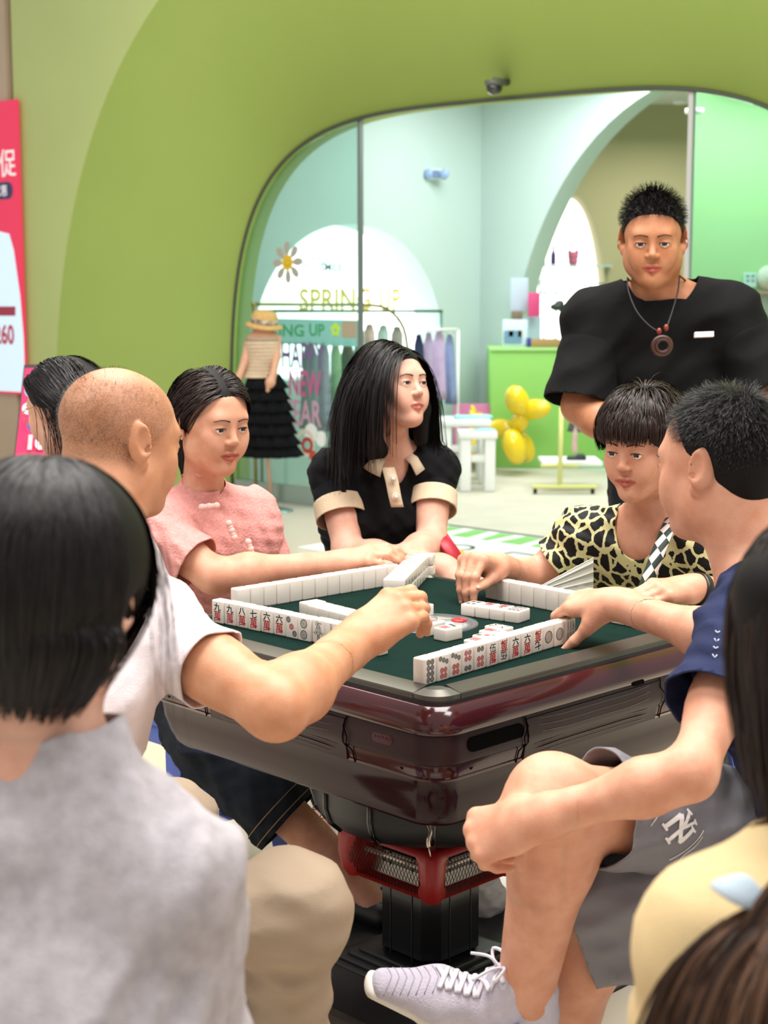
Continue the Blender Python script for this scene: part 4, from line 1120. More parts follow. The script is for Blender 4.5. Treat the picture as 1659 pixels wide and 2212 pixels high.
def strands(roots, dirs, lens, colliders=(), steps=10, grav=None, noise_amt=.15, seed=1, width=.0022, center=None, jitter_len=.15, clump=None, avoid=()):
    """ribbons of hair; returns verts, faces"""
    r = np.random.default_rng(seed); N = len(roots); p = np.array(roots, float); d = np.array(dirs, float); d /= np.linalg.norm(d, axis=1)[:, None] + 1e-9
    L = np.asarray(lens, float) * (1 + r.uniform(-jitter_len, jitter_len, N)); path = [p.copy()]
    wob = r.normal(size=(N, 3)) * noise_amt
    for i in range(steps):
        g = grav(i / steps) if callable(grav) else (grav or 0.)
        g = np.asarray(g); 
        nd = d + V(0, 0, -1.) * (g[:, None] if g.ndim else g) + wob * (.25 + .3 * i / steps)
        if clump is not None: nd += clump(p, i / steps)
        nd /= np.linalg.norm(nd, axis=1)[:, None] + 1e-9
        q = p + nd * (L / steps)[:, None]
        for c in colliders:
            if c[0] == 'e':
                _, cc, rr, R = c; loc = (q - cc) @ R.T; f = np.linalg.norm(loc / rr, axis=1); ins = f < 1
                if ins.any():
                    l2 = loc[ins] / f[ins][:, None]; q[ins] = l2 @ R + cc
            else:
                _, a, b_, ra, rb = c; ab = b_ - a; t = np.clip(((q - a) @ ab) / (ab @ ab), 0, 1); cp = a + t[:, None] * ab; dv = q - cp; dist = np.linalg.norm(dv, axis=1); rad = ra + t * (rb - ra); ins = dist < rad
                if ins.any(): q[ins] = cp[ins] + dv[ins] / (dist[ins][:, None] + 1e-9) * rad[ins][:, None]
        d = q - p; d /= np.linalg.norm(d, axis=1)[:, None] + 1e-9; p = q; path.append(p.copy())
    Pth = np.stack(path, 1)                                         # N, steps+1, 3
    for (c, rad) in avoid:
        ok = (np.linalg.norm(Pth - V(c), axis=2) > rad).all(1); Pth = Pth[ok]
    N = len(Pth)
    T = np.gradient(Pth, axis=1); T /= np.linalg.norm(T, axis=2)[:, :, None] + 1e-9
    cen = V(center) if center is not None else Pth.mean((0, 1))
    O = Pth - cen; O /= np.linalg.norm(O, axis=2)[:, :, None] + 1e-9
    W = np.cross(T, O); nrm = np.linalg.norm(W, axis=2)[:, :, None]; W = W / (nrm + 1e-6)
    tw = r.uniform(-.35, .35, N)[:, None, None]; W = W + O * tw
    tp = np.linspace(1, .25, steps + 1) ** .7; ww = (width * r.uniform(.6, 1.4, N))[:, None, None] * tp[None, :, None] / 2
    A, B = Pth - W * ww, Pth + W * ww
    Vs = np.stack([A, B], 2).reshape(-1, 3); n1 = steps + 1
    base = (np.arange(N) * n1 * 2)[:, None] + (np.arange(steps) * 2)[None, :]
    Fs = np.stack([base, base + 1, base + 3, base + 2], 2).reshape(-1, 4)
    return Vs, Fs
def scalp_roots(H, n, region, seed=3, rad=(.0775, .0975, .0855), cen=(0, -.018, .036)):
    r = np.random.default_rng(seed); out = []
    while len(out) < n:
        v = r.normal(size=3); v /= np.linalg.norm(v)
        if region(*v): out.append(v)
    u = np.array(out); loc = u * V(rad) + V(cen)
    return np.array([H.L(*l) for l in loc]), u
def hair_obj(H, m, parent, cap, strand_sets, vox=.005, disp=None):
    Vs, Fs = cap.mesh(vox, disp=disp) if cap is not None else (np.zeros((0, 3)), np.zeros((0, 4), int))
    AV, AF, o = [Vs], [Fs], len(Vs)
    for v, f in strand_sets: AV.append(v); AF.append(f + o); o += len(v)
    Vs, Fs = np.vstack(AV), np.vstack(AF)
    ms = list(m) if isinstance(m, (list, tuple)) else [m]
    ob = link_mesh('hair', np_mesh('hair', Vs - root_offset(parent), Fs), [HCAP] + ms, parent)
    mi = np.concatenate([np.full(len(a_), 0 if i == 0 else min(i, len(ms)), np.int32) for i, a_ in enumerate(AF)]); ob.data.polygons.foreach_set('material_index', mi)
    return ob
HCAP = mat('hair_under', '#0d0908', .6, spec=.2)
def head_collider(H, g=.004, cen=(0, -.018, .036), rad=(.076, .096, .084)):
    return ('e', H.L(*cen), (V(rad) + g) * H.sc, H.R)
def face_collider(H, g=.004): return ('e', H.L(0, .025, -.02), (V(.068, .064, .095) + g) * H.sc, H.R)
def hair_cap(H, grow=.006, front=.118):
    """hair mass hugging the skull, open over the face and ears"""
    S = SDF(); q = H.sc
    S.ell(H.L(0, -.018, .036), V(.076 + grow, .096 + grow, .084 + grow) * q, H.R, .01)
    S.ell(H.L(0, -.055, -.02), V(.06 + grow, .05 + grow, .07) * q, H.R, .03 * q)
    S.ell(H.L(0, .115, -.045), V(.090, .085, front) * q, H.R, .014 * q, True)            # face window
    for x in (-1, 1): S.ell(H.L(x * .09, .012, -.02), V(.03, .036, .042) * q, H.R, .01 * q, True)
    return S
def fabric(name, hexc, var=.06, rough=.85, bump=.35, bscale=500, sheen=0., vscale=14, var_hex=None): return mat(name, hexc, rough, spec=.2, bump=bump, bscale=bscale, var=var, vscale=vscale, sheen=sheen, var_hex=var_hex)
def person(loc, label, group=None): return thing('person', loc, label, 'person', group)
def lerp(a, b, t): return V(a) + (V(b) - V(a)) * t
def sleeve(S, sh, el, t0, r0, r1, ext=.03, side=None, ratio=1.):
    """stub inside the torso garment plus an open sleeve of its own"""
    a, b_ = V(sh), lerp(sh, el, t0); d = unit(b_ - a); S.cone(a, lerp(a, b_, .45), r0 - .004, (r0 + r1) / 2 - .008, .05)
    Q = SDF(); Q.cone(a, b_ + d * ext, r0, r1 + (r1 - r0) * ext / max(.05, np.linalg.norm(b_ - a)), .03, side, ratio)
    return (Q, [gplane(b_, d)])
# ------------------------------------------------------------------ the four players
# --- man in white, near left
def man_white():
    base = V(-.5, 2.45, 0); t = person(base, 'man in white tee and khaki trousers with shaved head, reaching over the tiles')
    H = Head(P(263, 955, 2.60), (.74, .62, -.16), (.06, .05, 1), .99)
    N = V(-.445, 2.53, 1.06); shR = P(322, 1362, 2.50); shL = V(-.585, 2.70, 1.0)
    el = P(596, 1530, 2.34); wr = P(764, 1388, 2.60); pel = V(-.58, 2.40, .52); ch = V(-.505, 2.50, .86)
    elL, wrL = V(-.70, 2.78, .76), V(-.58, 2.66, .62)
    S = SDF(); H.add(S, jaw=1.08); neck(S, H, N, .056)
    S.cone(H.L(0, -.05, -.05), N + V(-.02, -.03, 0), .042, .055, .04)
    torso(S, pel, ch, N, shR, shL, .93); arm(S, shR, el, wr, 1.18); arm(S, shL, elL, wrL, 1.05)
    hd = unit(P(862, 1310, 2.65) - wr)
    bx, tips = hand(S, wr, hd, unit(V(-.42, -.78, .45)), False, (38, 40, 25), 1.2, 6., (20, 60, 20), per={0: (28, 36, 22), 1: (38, 44, 25), 2: (44, 48, 26), 3: (36, 40, 22)})
    bx2, tips2 = hand(S, wrL, V(.6, -.3, -.5), V(.3, .3, .9), True, (30, 30, 20), 1.05)
    hipR, hipL = pel + V(.09, -.08, -.03), pel + V(-.06, .09, -.03); knR, knL = P(636, 1966, 2.30), P(376, 1782, 2.78); anR, anL = V(-.17, 2.36, .11), V(-.40, 2.86, .11)
    def stub(x, y, z):
        hl = z - (.045 + np.where(y > .02, (y - .02) * .35, (y - .02) * .95))
        side = np.clip((z + .005 - np.clip(y - .0, -.1, .05) * .9 + .02) / .02, 0, 1)
        top = 1 - np.clip((z - .085) / .03, 0, 1) * np.clip((y + .075) / .05, 0, 1) * .75
        return np.clip((z - (-.045 + 1.15 * np.maximum(0, y + .015))) / .018, 0, 1) * top * .95 * (np.abs(x) < .0765)
    body_obj(S, H, SK1, t, [bx, bx2], stubble=stub); nails(tips, t); H.eyes(t)
    # short stubble all over the skull
    roots, u = scalp_roots(H, 2600, lambda x, y, z: abs(x) < .9 and z > -.5 + 1.05 * max(0, y + .1) and (random.random() > (.82 if (z > .7 and y > -.6) else .12)), 5, (.0768, .0968, .0848))
    n_ = roots - H.c; v = strands(roots, u @ H.R + V(0, 0, -.35), np.full(len(roots), .0042), steps=2, width=.0006, seed=4, noise_amt=.3, center=H.c)
    hair_obj(H, mat('hair_grey_stubble', '#4b3d36', .6), t, None, [v])
    # tee
    C = SDF(); torso(C, pel + V(0, 0, -.06), ch, N, shR, shL, .99, grow=.012); c1 = sleeve(C, shR, el, .50, .068, .072); c2 = sleeve(C, shL, elL, .45, .068, .075)
    C.cone(N - UP * .02, N + UP * .05, .066, .064, .03)
    C.cone(shR, ch * .5 + shR * .5, .06, .08, .06)
    f1 = waves(11, 9, 22, 85, .012, bias=(.5, .3, -.6)); nd = unit(UP * .95 + H.f * .3)
    cloth_obj('t_shirt', [(C, [gell(N + UP * .062 + H.f * .01, (.082, .082, .055)), gplane(pel - UP * .07, V(0, 0, -1))]), c1, c2], fabric('white_tee', '#e9dcde', .03), t, .008, f1)
    ax_ = unit(el - shR); c_ = lerp(shR, el, .20); a1 = unit(np.cross(ax_, UP)); a2 = unit(np.cross(ax_, a1) + ax_ * .35)
    for o_ in (0, .006): b = MB(); b.tube([c_ + ax_ * o_ + (a1 * math.cos(a) + a2 * math.sin(a)) * .0705 for a in np.linspace(0, 2 * math.pi, 41)[:-1]], .0009, 4, closed=True); b.obj('seam_piping', mat('piping_blue_grey', '#8f97ad', .7), t, smooth=True)
    # trousers
    C = SDF(); lat = unit(hipR - hipL); C.cone(pel + UP * .06, pel - UP * .02, .125, .135, .05, lat, 1.35)
    for h, k_, a in ((hipR, knR, anR), (hipL, knL, anL)):
        w_ = .93 if h is hipR else .85; C.cone(h, k_, .098 * w_, .080 * w_, .05); C.cone(k_, a, .080 * w_, .066 * w_, .04); C.ell(k_, .078 * w_, None, .05)
    cloth_obj('trousers', [(C, [gplane(anR - UP * .02, anR - knR, .16), gplane(anL - UP * .02, anL - knL, .16)])], fabric('khaki_cotton', '#a3907b', .05, bump=.2), t, .010, waves(5, 10, 18, 90, .015, bias=(.2, -.3, .6)))
    for a, kn in ((anR, knR), (anL, knL)):
        f = unit(V(.7, .5, 0)); Sx = SDF(); Sx.cone(V(a[0], a[1], .045) - f * .05, V(a[0], a[1], .035) + f * .15, .042, .034, .02, np.cross(f, UP), 1.15)
        v, fc = Sx.mesh(.008); wobj('shoe', v, fc, mat('shoe_dark', '#2a2624', .5), t)
man_white()

# --- man in navy, near right
def man_navy():
    base = V(.68, 2.5, 0); t = person(base, 'man in navy tee and dark grey shorts, legs crossed, one hand on his knee')
    H = Head(P(1552, 1006, 2.65), (-.74, .66, -.08), (-.05, .02, 1), 1.04)
    N = P(1640, 1252, 2.60); shL = P(1618, 1362, 2.42); shR = V(.705, 2.74, .97); ch = V(.685, 2.56, .80); pel = V(.735, 2.52, .52)
    elL, wrL = P(1490, 1672, 2.20), P(1152, 1772, 2.25); elR, wrR = P(1588, 1392, 2.82), P(1332, 1304, 3.03)
    S = SDF(); H.add(S, jaw=1.05); neck(S, H, N, .062); S.cone(H.L(0, -.045, -.05), N + V(.03, -.0, .0), .052, .066, .04)
    torso(S, pel, ch, N, shR, shL, .90); arm(S, shL, elL, wrL, .90); arm(S, shR, elR, wrR, .98)
    hdR = unit(P(1235, 1298, 3.10) - wrR)
    bx, tips = hand(S, wrR, hdR, unit(V(.05, -.45, .9)), False, (38, 34, 20), 1.06, 4., (44, 55, 10), per={0: (30, 30, 16), 3: (44, 45, 25)})
    knR, anR = P(1194, 1730, 2.37), P(1134, 2150, 2.45); toe = P(858, 2082, 2.43)
    hdL = unit(P(1040, 1800, 2.29) - wrL)
    bx2, tips2 = hand(S, wrL, hdL, unit(V(-.15, -.72, .65)), True, (62, 50, 30), 1.12, 2., (25, 50, 20))
    hipR, hipL = V(.66, 2.58, .55), V(.72, 2.42, .50); knL, anL = P(1262, 1930, 2.52), V(.30, 2.60, .10)
    leg(S, hipR, knR, anR, 1.06); leg(S, hipL, knL, anL, 1.06)
    body_obj(S, H, SK2, t, [bx, bx2]); nails(tips, t); H.eyes(t)
    region = lambda x, y, z: z > (-.52 if y < -.2 else -.52 + 1.0 * (y + .2)) and not (abs(x) > .82 and z < .12 and y > -.25)
    roots, u = scalp_roots(H, 8500, region, 6); w = u @ H.R
    cr = H.L(0, -.06, .11); tg = roots - cr; tg /= np.linalg.norm(tg, axis=1)[:, None]; dr = w * .55 + tg
    v = strands(roots, dr, .013 + .016 * np.clip(u[:, 2], 0, 1), [head_collider(H, .001)], 4, .12, .28, 8, .0010, H.c)
    cap = hair_cap(H, .0035); hair_obj(H, HB, t, cap, [v], .005)
    # tee
    C = SDF(); torso(C, pel - UP * .06, ch, N, shR, shL, .97, grow=.014); c1 = sleeve(C, shL, elL, .56, .075, .083); c2 = sleeve(C, shR, elR, .5, .068, .074)
    nd = unit(H.c - N); C.cone(N - nd * .03, N + nd * .05, .070, .068, .03)
    nn_ = unit(nd + V(-.25, .05, .1))
    cloth_obj('t_shirt', [(C, [gplane(N + nd * .022, nn_, .10), gplane(pel - UP * .08, V(0, 0, -1))]), c1, c2], fabric('navy_tee', '#232a4a', .06), t, .008, waves(31, 9, 22, 95, .014, bias=(.3, .2, .8)))
    tb = bvh_of([c_ for c_ in t.children if c_.name.startswith('t_shirt')][0])
    for k_ in range(4):
        try: hp, hn_ = hit(tb, 1549 - k_ * 2, 1366 + k_ * 17)
        except Exception: continue
        b = MB(); b.tube([hp + V(-.003, -.001, .003), hp + V(.0, -.002, -.002 * (k_ % 2)), hp + V(.004, -.0015, .002)], .0009, 5); b.obj('chest_letter', mat('tee_print_white', '#dfe3ea', .6), t, smooth=True)
    # shorts: far leg raised over the near one, wide hems
    C = SDF(); C.cone(pel + UP * .05, pel - UP * .03, .13, .14, .05, V(-.3, -.95, 0), 1.3)
    C.cone(hipR, lerp(hipR, knR, .4), .10, .09, .05); C.cone(hipL, lerp(hipL, knL, .4), .105, .10, .05)
    hR = lerp(hipR, knR, .80); dR = unit(knR - hipR); QR = SDF(); QR.cone(hipR, hR + dR * .03, .108, .097, .05)
    dL = unit(knL - hipL); hL = knL + dL * .02; QL = SDF(); QL.cone(hipL, hL + dL * .05, .108, .112, .06, UP, 1.1); QL.cone(lerp(hipL, knL, .35) - UP * .02, hL - UP * .075 + dL * .03, .085, .090, .06)
    sh = cloth_obj('shorts', [(C, []), (QR, [gplane(hR, dR + V(.1, 0, -.1))]), (QL, [gplane(hL, V(-.93, .12, -.30))])], fabric('dark_grey_shorts', '#7b797f', .04, .7, bump=.12), t, .009, waves(8, 10, 16, 85, .020, bias=(.5, .1, -.8)))
    # logo: interlocked white letters with outline brackets, lying on the near thigh's upper side
    lm = mat('logo_white', '#ece8e6', .6); bv = bvh_of(sh); c, nv = hit(bv, 1470, 1790); nv = nv if nv[1] < 0 else -nv
    yx = P(1500, 1772, c[1]) - P(1440, 1812, c[1]); Mx = frame(c, np.cross(yx, nv), nv)
    def stroke(name, pts, wd, m, off):
        q_ = bez([(x, y, 0) for x, y in pts], 10)[:, :2] if len(pts) > 2 else np.array([np.array(pts[0]) + (np.array(pts[1]) - np.array(pts[0])) * k / 6 for k in range(7)])
        v, f = linem(q_, wd); wobj(name, drape(bv, xf(Mx, np.asarray(v)), nv, off), f, m, sh, smooth=False)
    q = .030
    for j_, (ptl, wd) in enumerate((([(-.62, -.62), (-.52, .50)], .0070), ([(-.55, .52), (.50, -.50)], .0070), ([(.46, -.52), (.60, .62)], .0070), ([(-.30, .95), (.02, .12)], .0058), ([(.40, .95), (.02, .12)], .0058), ([(.02, .14), (.0, -.95)], .0058),
                     ([(-.85, -.62), (-.40, -.62)], .0040), ([(.38, .62), (.82, .62)], .0040), ([(-.2, -.95), (.2, -.95)], .0040), ([(-.50, .95), (-.12, .95)], .0036), ([(.2, .95), (.6, .95)], .0036))):
        stroke('logo_stroke', [(x * q, y * q) for x, y in ptl], wd, lm, .0022 + .0001 * j_)
    for sg in (1, -1):
        stroke('logo_outline', [(sg * .034, .034), (sg * .040, .0), (sg * .036, -.036)], .0012, lm, .0020)
        stroke('logo_outline', [(sg * .040, .026), (sg * .047, .008), (sg * .045, -.014), (sg * .052, -.026)], .0010, lm, .0020)
    # trainers
    def trainer(an, toe, upv, name):
        f = unit(toe - an); s_ = unit(np.cross(f, upv)); u_ = np.cross(s_, f); L = .315; heel = an - f * .062 - u_ * .068
        X = SDF()
        def q(a, b_, c_): return heel + f * a * L + s_ * b_ + u_ * c_
        X.cone(q(.09, 0, .030), q(.30, 0, .034), .032, .036, .03, s_, 1.05); X.cone(q(.30, 0, .034), q(.62, .0, .026), .037, .031, .03, s_, 1.3); X.cone(q(.62, 0, .026), q(.92, 0, .018), .031, .019, .03, s_, 1.6)
        X.cone(q(.11, 0, .04), q(.15, 0, .080), .033, .037, .03); X.cone(q(.26, 0, .05), q(.31, 0, .084), .034, .030, .03, s_, 1.1)
        X.cone(q(.36, 0, .07), q(.29, 0, .112), .014, .011, .02, s_, 2.0)
        v, fc = X.mesh(.004); up_ = wobj(name, v, fc, mat('trainer_knit', '#c3bdcb', .8, bump=.6, bscale=260, var=.07, vscale=60), t)
        Y = SDF()
        for a, b_, w0, w1 in ((.02, .3, .033, .036), (.3, .62, .036, .042), (.62, .97, .042, .026)): Y.cone(q(a, 0, -.004 + (.0 if a < .6 else .002)), q(b_, 0, -.004 + (.016 if b_ > .9 else .002)), w0 * .46, w1 * .46, .02, s_, 2.45)
        v, fc = Y.mesh(.004); wobj('sole', v, fc, mat('trainer_sole', '#e2dcd2', .6), up_)
        bt = bvh_of(up_); lc = mat('lace_grey', '#dcd8e2', .8)
        for i in range(6):
            a = .36 + i * .05; pts = [q(a + .012 * k, -.024 + .012 * k, .06) for k in range(5)]; b = MB(); b.tube(bez(drape(bt, pts, u_, .002, .08), 12), .0038, 6, flat=(1.4, .7)); b.obj('lace', lc, up_, smooth=True)
            pts = [q(a + .048 - .012 * k, -.024 + .012 * k, .06) for k in range(5)]; b = MB(); b.tube(bez(drape(bt, pts, u_, .004, .08), 12), .0034, 6, flat=(1.4, .7)); b.obj('lace', lc, up_, smooth=True)
        k0 = drape(bt, [q(.38, 0, .06)], u_, .006, .08)[0]
        for sg in (-1, 1):
            b = MB(); b.tube(bez([k0, k0 + s_ * sg * .018 + u_ * .016, k0 + s_ * sg * .036 + u_ * .004 + f * .012, k0 + s_ * sg * .020 - u_ * .004 + f * .010, k0], 18), .0030, 6); b.obj('lace_loop', lc, up_, smooth=True)
            b = MB(); b.tube(bez([k0, k0 + s_ * sg * .015 + f * .02 + u_ * .004, k0 + s_ * sg * .030 + f * .045 - u_ * .012], 10), .0026, 6); b.obj('lace_end', lc, up_, smooth=True)
        for k in range(7):
            a = .66 + k * .038; pts = [q(a + .006 * abs(j_ - 4), -.030 + .0075 * j_, .03) for j_ in range(9)]; b = MB(); b.tube(drape(bt, pts, u_, .0004, .08), .0011, 5); b.obj('toe_rib', mat('trainer_rib', '#aaa3b4', .8), up_, smooth=True)
        for sg in (-1, 1): pts = drape(bt, [q(.18 + .05 * k, sg * .09, .060 - .009 * k) for k in range(5)], s_ * sg, .0015, .03); b = MB(); b.tube(bez(pts, 10), .005, 6, flat=(1., .5)); b.obj('side_mark', mat('trainer_blue', '#5b87c4', .5), up_, smooth=True)
    trainer(anR, toe, unit(V(.25, -.35, .9)), 'trainer')
    trainer(anL, anL + V(-.2, .1, -.06), UP, 'trainer')
man_navy()

# --- woman in pink, far left
def woman_pink():
    base = V(-.45, 3.85, 0); t = person(base, 'woman in a pink textured blouse with knotted buttons, resting her hand on the tile row')
    H = Head(P(458, 912, 3.72), (.62, -.76, -.14), (.03, -.03, 1), .98)
    N = P(437, 1082, 3.80); f = unit(V(.76, -.65, 0)); r = np.cross(f, UP)
    shR, shL = N + r * .165 - UP * .055, N - r * .165 - UP * .055; pel = V(-.47, 3.95, .50); ch = V(-.44, 3.87, .80)
    el, wr = P(462, 1244, 3.60), P(722, 1218, 3.72); elL, wrL = shL + V(.08, .02, -.25), shL + V(.22, -.12, -.28)
    S = SDF(); H.add(S, True); neck(S, H, N, .046); torso(S, pel, ch, N, shR, shL, .86); arm(S, shR, el, wr, .98); arm(S, shL, elL, wrL, .9)
    bx, tips = hand(S, wr, unit(P(800, 1196, 3.72) - wr), unit(V(-.1, -.35, .9)), False, (22, 28, 14), .98, 5., (30, 30, 15), per={0: (10, 22, 12), 3: (30, 30, 15)})
    hipR, hipL = pel + r * .09, pel - r * .09; knR, knL = P(452, 1600, 3.62), P(640, 1560, 3.86); anR, anL = P(738, 1872, 3.52), V(.02, 3.72, .12)
    leg(S, hipR, knR, anR, .95, anR + V(.10, -.08, -.09)); leg(S, hipL, knL, anL, .95, anL + V(.1, -.08, -.06))
    body_obj(S, H, SK2, t, [bx], fvox=.0036); nails(tips, t); H.eyes(t, HD)
    # hair: parted, combed back over the ears into a low tail
    cap = hair_cap(H, .006); cap.cone(H.L(0, -.10, -.03), H.L(-.02, -.125, -.10), .034, .03, .03); cap.cone(H.L(-.02, -.125, -.10), H.L(-.03, -.12, -.22), .028, .012, .03)
    for x in (-1, 1): cap.cone(H.L(x * .070, -.02, .0), H.L(x * .04, -.085, -.04), .016, .028, .03)
    roots, u = scalp_roots(H, 3000, lambda x, y, z: z > -.35 + .95 * max(0, y), 9); pr = np.sign(u[:, 0] - .12)
    dl = np.stack([pr * .9, -.55 * np.ones(len(u)), -.3 * np.ones(len(u))], 1) @ H.R
    def cl(p, tt): q = H.L(0, -.105, -.05) - p; return q / (np.linalg.norm(q, axis=1)[:, None] + 1e-6) * (.35 + .4 * tt)
    v = strands(roots, dl, np.full(len(u), .17), [head_collider(H, .011), face_collider(H, .004)], 10, .12, .06, 9, .0022, H.c, clump=cl)
    hair_obj(H, HD, t, cap, [v])
    # blouse
    C = SDF(); torso(C, pel - UP * .04, ch, N, shR, shL, .93, grow=.010, hips=1.05); c1 = sleeve(C, shR, el, .72, .062, .072, ext=.04); c2 = sleeve(C, shL, elL, .6, .06, .068)
    for x in (-1, 1): C.ell(ch + f * .07 + r * x * .065 + UP * .03, .072, None, .05)
    hn = unit(H.c - N); C.cone(N - hn * .02, N + hn * .09, .062, .051, .025); nd = unit(hn + f * .05)
    pk = fabric('pink_textured_cotton', '#dd9a93', .10, .9, bump=1., bscale=170, vscale=90)
    bl = cloth_obj('blouse', [(C, [gplane(N + hn * .058, nd, .060), gell(N + f * .060 + UP * .062, (.014, .03, .042), np.array([r, f, UP])), gplane(pel - UP * .07, V(0, 0, -1))]), c1, c2], pk, t, .008, waves(41, 9, 24, 100, .009, bias=(.4, .1, .6)))
    # crossover placket and knot buttons
    def onchest(a, b_): return N + f * (.075 + .075 * min(1, b_ / .12)) + r * -a - UP * b_
    pts = [P(430, 1062, 3.72), P(448, 1098, 3.695), P(476, 1122, 3.69), P(503, 1150, 3.70), P(530, 1176, 3.72), P(545, 1200, 3.735)]
    wm = mat('knot_button', '#e6b9b0', .7)
    for (px, py, dd, ax) in ((452, 1094, 3.668, (1, -.1)), (500, 1146, 3.652, (.35, .94)), (541, 1186, 3.675, (.3, .95))):
        b = MB(); sp = .0115
        for i in range(-2, 3):
            c = P(px + ax[0] * i * 8, py + ax[1] * i * 8, dd); b.ball(c, (.007, .006, .007) if i % 2 else (.0085, .007, .0085), 8, 6)
        b.obj('knot_button', wm, bl, smooth=True)
    # jeans, wide and cropped
    C = SDF(); C.cone(pel + UP * .05, pel - UP * .03, .12, .13, .05, r, 1.35)
    cs = []; gs = []
    for h, k_, a in ((hipR, knR, anR), (hipL, knL, anL)):
        C.cone(h, k_, .10, .092, .05); m_ = lerp(k_, a, .62); C.cone(k_, m_ + unit(a - k_) * .03, .09, .098, .05); cs.append((m_, a - k_, .16)); gs.append(gplane(m_, a - k_, .17))
    j = cloth_obj('jeans', [(C, gs)], fabric('black_denim', '#1d222b', .2, bump=.5, bscale=600), t, .012, waves(3, 9, 16, 80, .018))
    for (m_, d_, _) in cs:
        d_ = unit(d_); x_ = unit(np.cross(d_, V(.2, .3, .9))); y_ = np.cross(d_, x_)
        for o_ in (-.012, -.04): b = MB(); b.tube([m_ + d_ * o_ + (x_ * math.cos(a) + y_ * math.sin(a)) * .100 for a in np.linspace(0, 2 * math.pi, 29)[:-1]], .0013, 4, closed=True); b.obj('hem_stitch', mat('tan_thread', '#8f7450', .8), j)
    for a in (anR, anL):
        d_ = unit(V(.75, -.66, 0)); X = SDF(); X.cone(V(a[0], a[1], a[2] - .07) - d_ * .04, V(a[0], a[1], a[2] - .085) + d_ * .13, .036, .030, .02, np.cross(d_, UP), 1.2)
        v, fc = X.mesh(.006); wobj('shoe', v, fc, mat('shoe_black', '#141314', .5), t)
woman_pink()

